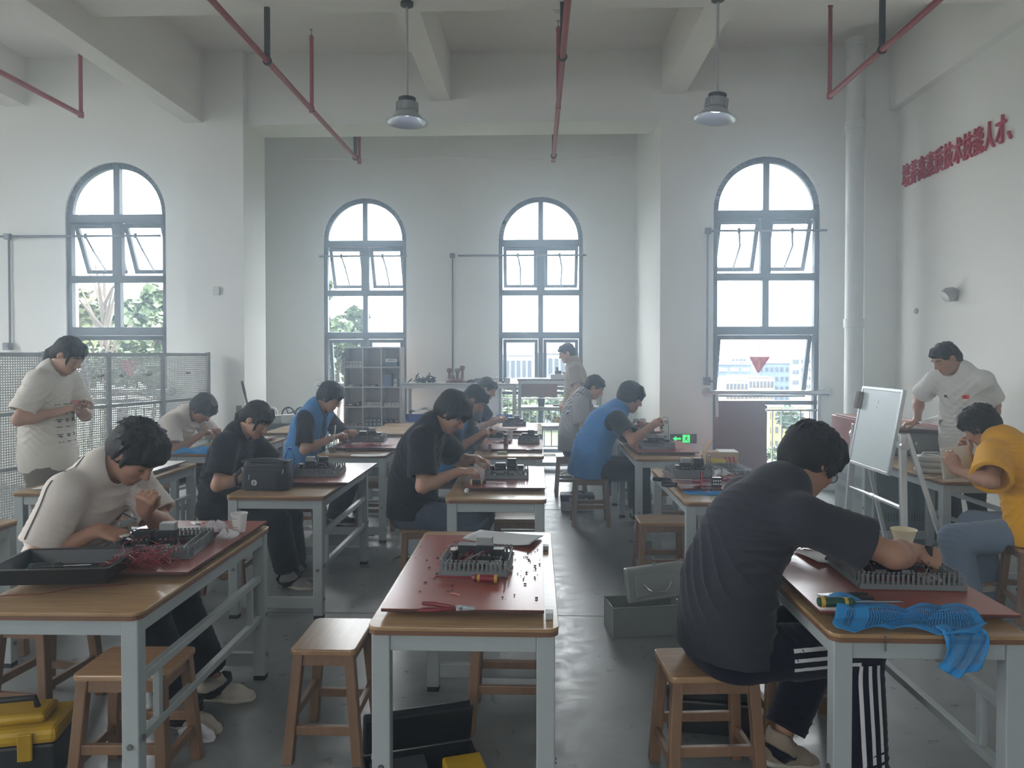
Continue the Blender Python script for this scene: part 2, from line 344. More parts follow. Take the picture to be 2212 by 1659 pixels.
# ---------------------------------------------------------------- beyond the windows
rng = random.Random(4)
M_LEAF = [mat('leaf_green', (58, 72, 44), .7, var=.2, vscale=2), mat('leaf_yellow_green', (76, 80, 46), .7, var=.2, vscale=2), mat('leaf_dark_green', (44, 62, 44), .7, var=.2, vscale=2)]
M_BARK = mat('tree_bark', (70, 62, 54), .9)
struct(MB().bb((-40, YB + .5, -1.4), (2.2, 27, -1.15)).build('lawn_ground', mat('lawn', (46, 54, 28), .95, var=.25, vscale=.8)))
struct(MB().bb((-300, -60, -14.3), (400, 500, -14)).build('town_ground', mat('town_ground', (50, 54, 48), .95, var=.25, vscale=.05)))
def tree(base, h, rad, kind, label, bare=False, n=1300, group=None):
    t = empty('tree', base, label=label, cat='tree', group=group)
    tr = MB(); top = V(0, 0, h * .9)
    tr.tube([(0, 0, -.1), (.05 * h, 0, h * .4), (.02 * h, .02 * h, h * .9)], [.016 * h, .011 * h, .006 * h], 8)
    tips = []
    for k in range(9 if not bare else 16):
        a = rng.uniform(0, 6.28); z0 = h * rng.uniform(.35, .8); q = V(math.cos(a) * rad * rng.uniform(.5, .95), math.sin(a) * rad * rng.uniform(.5, .95), z0 + h * rng.uniform(.1, .3))
        tr.tube([(.03 * h, 0, z0), (q + V(.03 * h, 0, z0)) / 2 + V(0, 0, .02 * h), q], [.009 * h, .006 * h, .002 * h], 6); tips.append(q)
    tr.build('trunk', M_BARK, t)
    if bare: return t
    f = MB(); blobs = [(V(0, 0, h * .68), rad * .8)] + [(q, rad * rng.uniform(.3, .5)) for q in tips]
    for k in range(n):
        c, r_ = rng.choice(blobs); d = V(rng.gauss(0, 1), rng.gauss(0, 1), rng.gauss(0, 1)).normalized() * r_ * rng.uniform(.5, 1) ** .6
        s = rad * rng.uniform(.07, .13); m = Matrix.Translation(c + d) @ Matrix.Rotation(rng.uniform(0, 6.28), 4, V(rng.gauss(0, 1), rng.gauss(0, 1), rng.gauss(0, 1)).normalized())
        f.add([(-s, -s * .6, 0), (s * .2, -s * .8, s * .2), (s, 0, 0), (s * .2, s * .8, s * .2), (-s, s * .6, 0)], [(0, 1, 2, 3, 4)], m)
    f.build('foliage', M_LEAF[kind], t, fix=False); return t
def tp(px, Y, z=-1.15): p = atY(px, 766, Y); return (p.x, Y, z)
tree(tp(318, 17.5), 4.0, 1.1, 0, 'full green tree behind the right pane of the leftmost window', n=2700)
tree(tp(190, 20.5), 4.1, 1.2, 1, 'yellowish green tree behind the left pane of the leftmost window', n=1650)
tree(tp(262, 23), 4.0, 1.2, 2, 'darker green tree between the two others outside the leftmost window', n=1500)
tree(tp(210, 15), 5.0, .8, 0, 'bare grey tree with thin twigs outside the leftmost window', bare=True)
tree(tp(345, 30), 4.6, 1.6, 2, 'green tree farthest back outside the leftmost window', n=1350)
tree(tp(716, 17), 3.95, .85, 0, 'narrow green tree behind the left pane of the second window', n=2250)
tree(tp(1092, 22), 1.35, .9, 0, 'low bushy tree on the lawn behind the lattice of the third window', n=1350)
tree(tp(1180, 26), 1.25, 1.1, 1, 'low yellow green tree on the lawn right of the third window centre', n=1350)
tree(tp(1240, 23.5), 1.2, .9, 2, 'low dark tree at the right edge of the third window', n=1050)
tree(tp(1752, 35, -8), 6.4, 1.5, 2, 'dark green tree by the right edge of the rightmost window', n=1350)
tree(tp(1684, 47, -8), 3.0, 1.3, 0, 'green tree in front of the yellow apartment block', n=1200)
tree(tp(1722, 41, -8), 2.6, 1.2, 1, 'yellow green tree below the yellow apartment block', n=1050)
# bare red earth bank beyond the second window
bk = MB(); p0, p1 = tp(640, 26), tp(830, 26)
bk.grid(lambda u, v: (p0[0] + (p1[0] - p0[0]) * u, 22 + 6 * v, -1.2 + 2.3 * math.sin(v * 1.5) * (1 - .55 * u) + .12 * math.sin(u * 30 + v * 9)), 30, 14)
tag(bk.build('earth_bank', mat('red_earth', (84, 62, 54), .95, var=.25, vscale=1.2), smooth=True), 'bare reddish earth bank outside the second window', 'bank')
M_BLDG = [mat('pale_facade', (104, 106, 110), .8, var=.05), mat('blue_grey_facade', (66, 78, 94), .7, var=.05), mat('cream_facade', (112, 103, 92), .8, var=.05), mat('yellow_facade', (120, 106, 64), .8, var=.04), mat('haze_tinted_facade', (92, 100, 110), .9, var=.04)]  # far building colours are chosen pale, putting distance haze into the paint
M_DWIN = mat('distant_window', (44, 50, 58), .5); M_LWIN = mat('distant_white_band', (130, 134, 140), .7)
def block(px0, px1, pyt, Y, dep, m, label, rows, cols, wm, zb=-14, ww=.6, wh=.55, roof=True):
    a, b_ = atY(px0, pyt, Y), atY(px1, pyt, Y); zt = a.z; wd = b_.x - a.x
    t = empty('building', ((a.x + b_.x) / 2, Y, zb), label=label, cat='building')
    h = zt - zb; MB().bb((-wd / 2, 0, 0), (wd / 2, dep, h)).build('facade', m, t)
    if roof: MB().bb((-wd / 2 - .02 * wd, -.02 * wd, h), (wd / 2 + .02 * wd, dep, h + .02 * wd)).build('roof_edge', M_LWIN, t)
    fh = (rows[1]) / rows[0]
    for r_ in range(rows[0]):
        wb_ = MB()
        for c in range(cols):
            cw = wd / cols; wb_.box((-wd / 2 + cw * (c + .5), -.03, h - fh * (r_ + .6)), (cw * ww, .1, fh * wh))
        wb_.build('window_row', wm, t)
    return t
block(1066, 1150, 768, 58, 12, M_BLDG[0], 'white campus building with tall frames behind the left half of the third window', (3, 5.5), 7, M_DWIN, ww=.62, wh=.75)
block(1156, 1275, 764, 62, 12, M_BLDG[0], 'white campus building with tall frames behind the right half of the third window', (3, 5.5), 9, M_DWIN, ww=.62, wh=.75)
block(1550, 1622, 788, 105, 20, M_BLDG[1], 'blue grey office block with white window bands, left of the red triangle', (5, 6), 3, M_LWIN, ww=.7, wh=.45)
block(1640, 1706, 785, 112, 20, M_BLDG[1], 'plain blue grey block right of the red triangle', (4, 6), 6, M_DWIN, ww=.5, wh=.4)
block(1568, 1616, 822, 82, 10, M_BLDG[2], 'cream low building in front of the blue grey office block', (2, 2.2), 6, M_DWIN)
block(1618, 1672, 816, 86, 10, M_BLDG[2], 'cream low building under the tip of the red triangle', (2, 2.6), 7, M_DWIN)
block(1662, 1738, 880, 56, 9, M_BLDG[3], 'yellow apartment block seen between the balusters of the rightmost window', (6, 6.6), 7, M_DWIN, ww=.5, wh=.45)
for px0, px1, pyt, Y, lb in ((1548, 1570, 774, 260, 'haze tinted tower block at the left edge of the rightmost window'), (1580, 1612, 767, 235, 'widest haze tinted tower block on the skyline'), (1620, 1636, 772, 275, 'haze tinted tower block beside the crane'), (1680, 1702, 771, 255, 'haze tinted tower block right of the crane'), (1712, 1726, 768, 225, 'slim haze tinted tower block near the right pane edge'), (1730, 1752, 770, 280, 'haze tinted tower block at the right edge of the skyline')):
    block(px0, px1, pyt, Y, 14, M_BLDG[4], lb, (8, 26), 4, M_DWIN, ww=.5, wh=.4, roof=False)
c = atY(1645, 752, 200); cr_ = empty('tower_crane', (c.x, 200, -14), label='thin tower crane standing on the skyline above the red triangle', cat='crane')
MB().bb((-.5, -.5, 0), (.5, .5, c.z + 14.5)).build('mast', M_BLDG[4], cr_)
MB().bar((-2.2, 0, c.z + 14), (5.5, 0, c.z + 14.3), .6, .6).build('jib', M_BLDG[4], cr_)
# ---------------------------------------------------------------- tables and stools
M_TOP = wood('tabletop_wood', (182, 154, 118), (146, 116, 82), .1, 'X', .22, .4)
M_EDGE = mat('tabletop_edge', (112, 80, 58), .5)
M_STOOL = wood('stool_wood', (142, 112, 88), (108, 82, 62), .3, 'Z', .4)
M_SEAT = wood('stool_seat_wood', (170, 136, 102), (136, 104, 74), .08, 'X', .22)
M_BLACKR = mat('black_rubber', (24, 24, 26), .7)
M_BOLT = mat('bolt_steel', (130, 132, 134), .35, .9)
TL, TW, THH = 1.2, .6, .75
def make_table():
    t = empty('work_table')
    x0, x1, y0, y1 = 0, TW, 0, TL                       # origin: near left corner on the floor
    p = rrect(x0, y0, x1, y1, .035)
    MB().prism(p, THH - .012, THH).build('tabletop', M_TOP, t, bevel=.002)
    MB().prism(rrect(x0 + .001, y0 + .001, x1 - .001, y1 - .001, .034), THH - .026, THH - .012).build('tabletop_edge', M_EDGE, t)
    lx, ly, zt = .058, .05, THH - .026
    i = .012
    for x in (x0 + i, x1 - i - lx):
        for y in (y0 + i, y1 - i - ly):
            lg = MB().bb((x, y, .022), (x + lx, y + ly, zt)).build('leg', M_WHITEP, t, bevel=.004)
            MB().bb((x + .002, y + .002, 0), (x + lx - .002, y + ly - .002, .022)).build('foot_cap', M_BLACKR, lg)
            bo = MB(); sx = -1 if x < .3 else 1; xx = x if sx < 0 else x + lx
            for z in (.12, .32): bo.cyl((xx, y + ly / 2, z), (xx + sx * .006, y + ly / 2, z), .011, n=10)
            if y < .5: bo.cyl((x + lx / 2, y, .3), (x + lx / 2, y - .006, .3), .010, n=10)
            bo.build('bolt', M_BOLT, lg)
    ap = MB()
    for y in (y0 + i + .006, y1 - i - .036): ap.bb((x0 + i + lx, y, zt - .055), (x1 - i - lx, y + .03, zt))
    for x in (x0 + i + .006, x1 - i - .036): ap.bb((x, y0 + i + ly, zt - .055), (x + .03, y1 - i - ly, zt))
    ap.build('apron', M_WHITEP, t, bevel=.003)
    for y in (y0 + i + .01, y1 - i - .04): MB().bb((x0 + i + lx, y, .065), (x1 - i - lx, y + .03, .13)).build('end_bar', M_WHITEP, t, bevel=.003)
    xr = x1 - i - .04
    for z in (.29, .49): MB().bb((xr, y0 + i + ly, z), (xr + .03, y1 - i - ly, z + .03)).build('side_rail', M_WHITEP, t, bevel=.003)
    for y in (y0 + .17, y1 - .19): MB().bb((xr + .003, y, .32), (xr + .027, y + .026, .49)).build('rail_strut', M_WHITEP, t, bevel=.002)
    return t
def make_stool():
    t = empty('stool'); H = .45; w_, d_ = .34, .26
    MB().prism(rrect(-w_ / 2, -d_ / 2, w_ / 2, d_ / 2, .025), H - .024, H).build('seat', M_SEAT, t, bevel=.006)
    tp_ = {}
    for sx in (-1, 1):
        for sy in (-1, 1):
            a = V(sx * (w_ / 2 - .032), sy * (d_ / 2 - .03), H - .024); b_ = V(sx * (w_ / 2 - .006), sy * (d_ / 2 + .008), 0)
            q = .02; tp_[sx, sy] = (a, b_)
            MB().add([b_ + V(-q, -q, 0), b_ + V(q, -q, 0), b_ + V(q, q, 0), b_ + V(-q, q, 0), a + V(-q, -q, 0), a + V(q, -q, 0), a + V(q, q, 0), a + V(-q, q, 0)],
                     [(3, 2, 1, 0), (4, 5, 6, 7), (0, 1, 5, 4), (1, 2, 6, 5), (2, 3, 7, 6), (3, 0, 4, 7)]).build('leg', M_STOOL, t, bevel=.004)
    def at(s, z): a, b_ = tp_[s]; return b_ + (a - b_) * (z / a.z)
    for s, e, z in (((-1, -1), (1, -1), .18), ((-1, 1), (1, 1), .18), ((-1, -1), (-1, 1), .13), ((1, -1), (1, 1), .13)):
        MB().bar(at(s, z), at(e, z), .022, .036).build('stretcher', M_STOOL, t, bevel=.003)
    for s, e in (((-1, -1), (1, -1)), ((-1, 1), (1, 1)), ((-1, -1), (-1, 1)), ((1, -1), (1, 1))):
        MB().bar(at(s, H - .048), at(e, H - .048), .018, .045).build('seat_rail', M_STOOL, t)
    return t
T0 = make_table(); S0 = make_stool(); _used = {}
def place(proto, loc, rz, label, cat, group):
    if proto not in _used:
        _used[proto] = 1; o = proto; o.location = loc; o.rotation_euler = (0, 0, rz)
    else: o = copy_tree(proto, loc, rz)
    tag(o, label, cat, group); return o
TABLES = {}
def table(key, px, py, label, rz=0, back=None):
    p = atZ(px, py, THH); TABLES[key] = (p.x, p.y, rz)
    place(T0, (p.x, p.y, 0), R(rz), label, 'table', 'wood topped work tables')
# key: near left corner of the top in the photograph
TX = {'A': -1.88, 'B': -3.2, 'C': -.525, 'D': .885}
def tab(key, x, y, label, rz=0):
    TABLES[key] = (x, y, rz); place(T0, (x, y, 0), R(rz), 'wood topped work table ' + label, 'table', 'wood topped work tables')
tab('A1', -1.90, 2.26, 'front left, carrying the black tray', .8); tab('A2', -1.87, 4.19, 'under the black bag')
tab('A3', -1.86, 5.93, 'with the iced coffee cup'); tab('A4', -1.83, 7.55, 'bare, in front of the cube shelf')
tab('B1', -3.24, 4.25, 'at the left, with white sheet and dark block'); tab('B2', -3.15, 5.95, 'left side, with folded blue cloth')
tab('B0', -3.26, 2.36, 'at the left picture edge, mostly cut off'); tab('B3', -2.98, 7.6, 'bare, near the cable reels')
tab('C0', -.527, 2.18, 'front centre, nobody seated'); tab('C1', -.535, 4.14, 'behind the empty front centre one')
tab('C2', -.53, 5.9, 'centre column, with the black pencil case'); tab('C3', -.53, 7.55, 'centre column, farthest back')
tab('D0', .90, 2.17, 'front right, with blue mesh cloth hanging off'); tab('D1', .86, 4.1, 'under the glass bottle and folded blue cloth')
tab('D2', .81, 5.82, 'where the man in the blue vest works'); tab('D3', .80, 7.5, 'right column, farthest back')
tab('E1', 2.72, 4.82, 'against the grey lectern, holding white tape reels')
STOOLS = {}
def stool(key, x, y, rz, label):
    STOOLS[key] = (x, y); place(S0, (x, y, 0), R(rz), label, 'stool', 'wooden stools')
stool('a0', -.83, 2.88, 90, 'empty wooden stool left of the bare front centre table')
stool('a1', -1.50, 2.60, 2, 'wooden stool pushed under the front left table')
stool('p1', -2.20, 3.10, 84, 'wooden stool under the seated boy in a white shirt with dark piping')
stool('p12', .64, 2.66, 4, 'wooden stool under the man in the dark grey shirt')
stool('r1', .88, 4.98, 0, 'empty wooden stool in the right aisle, behind the open steel toolbox')
stool('p11', .52, 6.72, 0, 'wooden stool under the man in the blue vest at the right')
stool('p10', .40, 8.1, 0, 'wooden stool under the boy with a plaid shoulder')
stool('p6', -.74, 4.76, 8, 'wooden stool under the boy in black at the centre table')
stool('c0', -.11, 3.10, 0, 'wooden stool tucked under the bare front centre table')
stool('c1', -.13, 5.05, 0, 'wooden stool tucked under the centre table with the clear cup')
stool('p4', -2.08, 4.78, 90, 'wooden stool under the woman behind the black bag')
stool('b1', -2.90, 5.02, 0, 'wooden stool tucked under the left table with the white sheet')
stool('p3', -3.42, 6.5, 90, 'wooden stool under the boy bent over in a white shirt')
stool('p5', -2.12, 6.45, 90, 'wooden stool under the boy in a blue vest with glasses')
stool('a3', -1.46, 6.5, 0, 'wooden stool tucked under the table with the iced coffee')
stool('p14', 3.05, 4.36, -10, 'wooden stool under the person in the yellow shirt')
stool('d1', 1.22, 6.25, 0, 'wooden stool tucked under the table of the man in the blue vest')
stool('d0', 1.12, 3.05, 0, 'wooden stool tucked under the front right table')
stool('p7', -.83, 6.5, 0, 'wooden stool under the boy holding up a black part')
stool('p8', -.78, 8.05, 0, 'wooden stool under the boy at the farthest centre table')
stool('b0', -2.86, 3.82, 90, 'dark wooden stool between the left tables, by the standing woman')
# ---------------------------------------------------------------- things fixed to walls and ceiling
M_RED = mat('red_pipe_paint', (150, 62, 72), .45); M_HANG = mat('dark_hanger_steel', (58, 58, 62), .5, .4)
M_PVC = mat('white_pvc', (204, 206, 204), .45); M_LAMP = mat('lamp_grey_shell', (172, 174, 174), .45, .2); M_CHAR_T = mat('crimson_letter', (176, 44, 70), .5)
ZP = 4.14
def pipe(px, py, y0, y1, hang, rise, label):
    e = atZ(px, py, ZP); x = e.x; t = empty('sprinkler_pipe', (x, y1, ZP), label=label, cat='pipe', group='red sprinkler pipes under the ceiling')
    MB().cyl((0, y0 - y1, 0), (0, 0, 0), .026, n=12).build('main_pipe', M_RED, t, smooth=True)
    for hy, zt in hang:
        h = MB().bb((-.022, hy - y1 - .012, -.03), (.022, hy - y1 + .012, zt - ZP)); h.tube([(.034 * math.cos(a), hy - y1, .034 * math.sin(a)) for a in np.linspace(0, 2 * math.pi, 13)[:-1]], .008, 6, closed=True); h.build('hanger', M_HANG, t)
    for ry, zt in rise:
        MB().cyl((0, ry - y1, 0), (0, ry - y1, zt - ZP), .02, n=10).lathe([(.028, -.03), (.028, .03)], 12, (0, ry - y1, 0)).lathe([(.024, 0), (.024, .03), (.012, .05)], 10, (0, ry - y1, zt - ZP)).build('riser', M_RED, t, smooth=True)
        MB().cyl((0, ry - y1, zt - ZP + .05), (0, ry - y1, zt - ZP + .1), .006, n=6).lathe([(.022, .1), (.022, .104)], 10, (0, ry - y1, zt - ZP)).build('sprinkler_head', M_STEEL, t)
pipe(160, 240, -2, 7.39, [(6.05, 4.6), (2.6, 5.2)], [(7.39, 5.0)], 'red sprinkler pipe at the far left, ending before the leftmost window')
pipe(775, 348, -2, 9.3, [(6.1, 4.6), (9.1, 5.2), (2.6, 5.2)], [(7.32, 4.86), (9.3, 4.95)], 'red sprinkler pipe running into the alcove, left of the left hanging lamp')
pipe(1195, 348, -2, 9.3, [(6.1, 4.6), (9.1, 5.2), (2.6, 5.2)], [(7.3, 4.9), (9.3, 4.95)], 'red sprinkler pipe straight overhead between the two hanging lamps')
pipe(1780, 218, -2, 7.1, [(6.05, 4.6), (2.6, 5.2)], [(7.1, 5.0)], 'red sprinkler pipe near the right wall, beside the white downpipe')
M_REFL = mat('lamp_reflector', (214, 220, 228), .25, .6, var=0)
def lamp(px, tilt, label):
    c = atY(px, 12, 6.02); t = empty('pendant_lamp', (c.x, 6.02, 4.6), label=label, cat='lamp', group='high bay lamps hanging from the ceiling')
    zr = -1.03; m = Matrix.Translation((0, 0, zr + .2)) @ Matrix.Rotation(R(tilt), 4, 'Y') @ Matrix.Translation((0, 0, -.2))
    MB().lathe([(.02, -.06), (.055, -.045), (.055, -.02), (.03, 0)], 16).build('canopy', M_HANG, t, smooth=True)
    MB().cyl((0, 0, -.05), (0, 0, zr + .2), .011, n=8).build('rod', M_LAMP, t, smooth=True)
    MB(m).lathe([(.07, .165), (.075, .205), (.05, .215), (.02, .22)], 24).build('driver_cap', M_HANG, t, smooth=True)
    hb = MB(m).lathe([(.088, .095), (.088, .165), (.07, .168)], 24)
    for k in range(28): a = k * 2 * math.pi / 28; hb.box((.09 * math.cos(a), .09 * math.sin(a), .13), (.012, .004, .07), Matrix.Rotation(a, 3, 'Z'))
    hb.build('heat_sink', M_LAMP, t)
    MB(m).lathe([(.085, .095), (.1, .07), (.135, .03), (.172, .004), (.178, 0)], 32, cap=False).build('shade', M_LAMP, t, smooth=True, solid=.003)
    MB(m).lathe([(.0001, .085), (.08, .085), (.098, .066), (.133, .026), (.17, .001)], 32, cap=False).build('reflector', M_REFL, t, smooth=True, fix=False)
    MB(m).lathe([(.0001, .074), (.055, .074), (.06, .082)], 24, cap=False).build('light_disc', mat('lamp_glow', (226, 236, 255), .5, var=0, emit=6), t, smooth=True, fix=False)
lamp(879, 0, 'grey bell shaped lamp hanging level on the left'); lamp(1551, 7, 'grey bell shaped lamp hanging slightly tilted on the right')
# downpipe
p = atY(1845, 600, 8.05); t = empty('downpipe', (p.x, 8.05, 0), label='white plastic downpipe in the corner right of the rightmost window', cat='pipe')
MB().cyl((0, 0, 0), (0, 0, 5.05), .095, n=24).build('pipe_run', M_PVC, t, smooth=True)
for z0, z1, r_ in ((5.02, 5.1, .112), (4.85, 4.88, .1), (4.1, 4.2, .108), (1.9, 2.0, .108)): MB().cyl((0, 0, z0), (0, 0, z1), r_, n=24).build('joint_collar', M_PVC, t, bevel=.006)
# window opener rods and boxes
M_ROD = mat('opener_rod_grey', (110, 114, 120), .4, .4)
def opener(wi, x0, x1, zr, ybox, label, post=None):
    o, hs = WOBJ[wi]; cx, y = WIN[wi]; yr = y - .05
    t = empty('window_opener', (cx, yr, zr), label=label, cat='window opener')
    MB().cyl((x0 - cx, 0, 0), (x1 - cx, 0, 0), .014, n=8).build('rod', M_ROD, t, smooth=True)
    for hx in hs:
        d = hx - V(cx, yr, zr); a = V(d.x - .03, 0, 0); side = -1 if cx < 0 else 1
        mid = V((a.x + d.x) / 2 + .02, (a.y + d.y) * .25, d.z * .42)
        MB().tube([a, mid, d], .012, 6).lathe([(.018, -.03), (.018, .03)], 8, tuple(a)).lathe([(.012, -.012), (.012, .012)], 8, tuple(mid)).build('link_arm', M_ROD, t)
    if post:
        px, zt, zb = post
        MB().cyl((px - cx, .02, zt - zr), (px - cx, .02, zb - zr), .012, n=8).build('conduit', M_ROD, t, smooth=True)
        MB().box((px - cx, .0, zt - zr), (.07, .06, .07)).build('gear_box', M_ROD, t, bevel=.008)
        MB().box((px - cx - .01, -.01, zb - zr), (.08, .07, .09)).cyl((px - cx, -.05, zb - zr), (px - cx + .05, -.12, zb - zr), .01).build('crank_box', M_ROD, t, bevel=.008)
q = lambda px, Y: atY(px, 600, Y).x
opener(0, q(2, YF), q(352, YF), 3.03, 0, 'grey opener rod across the leftmost window', (q(24, YF), 3.03, 1.7))
opener(1, q(692, YB), q(880, YB), 3.06, 0, 'grey opener rod across the second window, with conduit between the alcove windows', (q(978, YB), 3.06, 1.25))
opener(2, q(990, YB), q(1266, YB), 3.06, 0, 'grey opener rod across the third window')
opener(3, q(1527, YF), q(1782, YF), 3.05, 0, 'grey opener rod across the rightmost window, with crank box left of it', (q(1527, YF), 3.05, 1.29))
# railings
def railing(wi, label, zt=1.153):
    cx, y = WIN[wi]; yr = y - .07; t = empty('window_railing', (cx, yr, 0), label=label, cat='railing', group='steel railings in front of the windows')
    w2 = WW / 2 + .08
    MB().cyl((-w2, 0, zt), (w2, 0, zt), .03, n=14).build('top_rail', M_STEEL, t, smooth=True)
    for s in (-1, 1):
        MB().lathe([(.055, -.012), (.055, .012)], 18, m=Matrix.Translation((s * w2, .03, zt)) @ Matrix.Rotation(R(90), 4, 'X')).cyl((s * w2, .06, zt), (s * w2, 0, zt), .025).build('wall_flange', M_STEEL, t, smooth=True)
        MB().cyl((s * (WW / 2 - .03), 0, .0), (s * (WW / 2 - .03), 0, zt), .022, n=12).build('post', M_STEEL, t, smooth=True)
    for z in (.95, .25): MB().cyl((-WW / 2 + .03, 0, z), (WW / 2 - .03, 0, z), .014, n=10).build('cross_rail', M_STEEL, t, smooth=True)
    for k in range(10): x = -WW / 2 + .03 + (WW - .06) * (k + 1) / 11; MB().cyl((x, 0, .25), (x, 0, .95), .009, n=8).build('baluster', M_STEEL, t, smooth=True)
for i, lb in enumerate(('steel railing at the leftmost window, behind the perforated partition', 'steel railing at the second window, beside the cube shelf', 'steel railing at the third window, behind the open shelves', 'steel railing at the rightmost window, above the leaning brown boards')): railing(i, lb)
# exit signs
M_SIGN = mat('exit_sign_body', (74, 80, 80), .4); M_GLOW = mat('exit_green_glow', (60, 232, 110), .5, var=0, emit=.9)
def exit_sign(px0, px1, py, Y, label):
    a, b_ = atY(px0, py, Y), atY(px1, py, Y); w_ = b_.x - a.x; h = .105
    t = empty('exit_sign', ((a.x + b_.x) / 2, Y - .012, a.z), label=label, cat='exit sign', group='green running man exit signs')
    MB().box((0, 0, 0), (w_, .022, h)).build('sign_plate', M_SIGN, t, bevel=.003); y = -.0125; s = .04
    ox = -.0
    MB().add([(ox - .125, y, 0), (ox - .085, y, .03), (ox - .085, y, .01), (ox - .03, y, .01), (ox - .03, y, -.01), (ox - .085, y, -.01), (ox - .085, y, -.03)], [(0, 1, 2, 3, 4, 5, 6)]).build('arrow', M_GLOW, t, fix=False)
    MB().add([(ox - .01, y, -.045), (ox + .075, y, -.045), (ox + .075, y, .045), (ox - .01, y, .045)], [(0, 1, 2, 3)]).build('door_symbol', M_GLOW, t, fix=False)
    man = MB(); y2 = y - .0015
    def ln(p, q_, w2=.009): man.bar((ox + .033 + p[0], y2, p[1]), (ox + .033 + q_[0], y2, q_[1]), w2, .001, (0, 1, 0))
    ln((.004, .018), (-.002, -.008), .014); ln((.002, .014), (-.02, .004)); ln((.004, .014), (.02, .0)); ln((-.002, -.006), (-.018, -.016)); ln((-.018, -.016), (-.018, -.032)); ln((0, -.006), (.016, -.02)); ln((.016, -.02), (.026, -.034))
    man.lathe([(.0001, -.001), (.0075, -.001), (.0075, .001), (.0001, .001)], 12, m=Matrix.Translation((ox + .04, y2, .03)) @ Matrix.Rotation(R(90), 4, 'X')); man.build('running_man', M_SIGN, t)
exit_sign(444, 500, 942, YF - .12, 'exit sign on the left pillar, half hidden by the ponytail')
exit_sign(1447, 1504, 947, YF, 'exit sign on the wall left of the rightmost window')
# wall letters: raised crimson characters
CH = '培养高素质技术技能人才、'
XS = np.linspace(1963, 2203, 12); YS = [382, 372, 362, 350, 338, 327, 316, 305, 294, 282, 268, 278]
ords = ['first', 'second', 'third', 'fourth', 'fifth', 'sixth', 'seventh', 'eighth', 'ninth', 'tenth', 'eleventh', 'last']
d0, d1 = atX(1952, 382, XR), atX(2206, 268, XR); zc = atX(1965, 381, XR).z
for i, ch in enumerate(CH):
    fc = bpy.data.curves.new('char', 'FONT'); fc.body = ch; fc.size = .27; fc.align_x = 'CENTER'; fc.align_y = 'CENTER'; fc.extrude = .012; fc.offset = .0015
    tmp = bpy.data.objects.new('tmp', fc); COL.objects.link(tmp); dg = bpy.context.evaluated_depsgraph_get(); me = bpy.data.meshes.new_from_object(tmp.evaluated_get(dg)); bpy.data.objects.remove(tmp)
    me.materials.clear(); me.materials.append(M_CHAR_T); o = bpy.data.objects.new('wall_character', me); COL.objects.link(o)
    yy = d0.y + (d1.y - d0.y) * (i + .5) / 12
    o.location = (XR - .014, yy, zc); o.rotation_euler = (R(90), 0, R(-90)); o.scale = (.56, 1, 1)
    tag(o, 'raised crimson character on the right wall, %s from the left' % ords[i] if i < 11 else 'raised crimson comma mark ending the row on the right wall', 'letter', 'crimson slogan characters on the right wall')
# wall fittings
p = atX(2066, 636, XR); t = empty('wall_light', tuple(p), label='small grey wedge shaped wall light on the right wall', cat='wall light')
m = Matrix.Translation((-.07, 0, 0)) @ Matrix.Rotation(R(60), 4, 'Y')
MB(m).lathe([(.02, .085), (.05, .06), (.075, 0), (.06, -.05), (.02, -.06)], 20).build('housing', M_LAMP, t, smooth=True); MB().box((-.01, 0, -.02), (.02, .08, .09)).build('wall_plate', M_LAMP, t, bevel=.004)
p = atX(1981, 672, XR); tag(MB().cyl((p.x - .02, p.y, p.z), (p.x, p.y, p.z), .03).build('wall_socket', M_LAMP), 'tiny grey round socket low left of the wall light', 'socket')
p = atY(468, 628, YF - .13); tag(MB().box(tuple(p), (.08, .04, .1)).build('alarm_box', M_PVC, bevel=.006), 'small pale box high on the left pillar', 'box')
p = atZ(1203, 46, ZC); t = empty('ceiling_sensor', (p.x, 7.4, ZC), label='white dome sensor on the ceiling beside the central pipe', cat='sensor'); MB().lathe([(.05, 0), (.05, -.03), (.03, -.06), (.001, -.07)], 16).build('dome', M_PVC, t, smooth=True)
# red triangle on the rightmost window, and its twin on the leftmost
M_TRI = mat('red_sign_film', (206, 44, 74), .5, var=0); M_TRIC = mat('yellow_sign_ink', (226, 150, 70), .6, var=0)
def triangle(px, py, Y, s, label):
    c = atY(px, py, Y); c.y = YF + .08 + (1.83 - c.z) * math.tan(R(16)); t = empty('window_sign', tuple(c), label=label, cat='sign', group='red inverted triangle signs on the windows')
    MB().prism([(-s, s * .62), (s, s * .62), (s * .08, -s), (-s * .08, -s)], -.002, .002, Matrix.Rotation(R(90), 4, 'X')).build('film', M_TRI, t)
    t.rotation_euler = (R(16), 0, 0)
    for ch, x, z, sz in (('消', -.42, .36, .42), ('防', .42, .36, .42), ('救', 0, .08, .3), ('援', 0, -.2, .27), ('窗', 0, -.45, .25), ('口', 0, -.68, .2)):
        fc = bpy.data.curves.new('c', 'FONT'); fc.body = ch; fc.size = sz * s; fc.align_x = 'CENTER'; fc.align_y = 'CENTER'
        tmp = bpy.data.objects.new('t', fc); COL.objects.link(tmp); me = bpy.data.meshes.new_from_object(tmp.evaluated_get(bpy.context.evaluated_depsgraph_get())); bpy.data.objects.remove(tmp)
        me.materials.clear(); me.materials.append(M_TRIC); o = bpy.data.objects.new('character', me); COL.objects.link(o); o.parent = t; o.location = (x * s, -.004, z * s); o.rotation_euler = (R(90), 0, 0)
triangle(1643, 784, YF + .12, .125, 'red inverted triangle sign on the rightmost window'); triangle(272, 792, YF + .12, .13, 'red inverted triangle sign on the leftmost window, behind the partition')
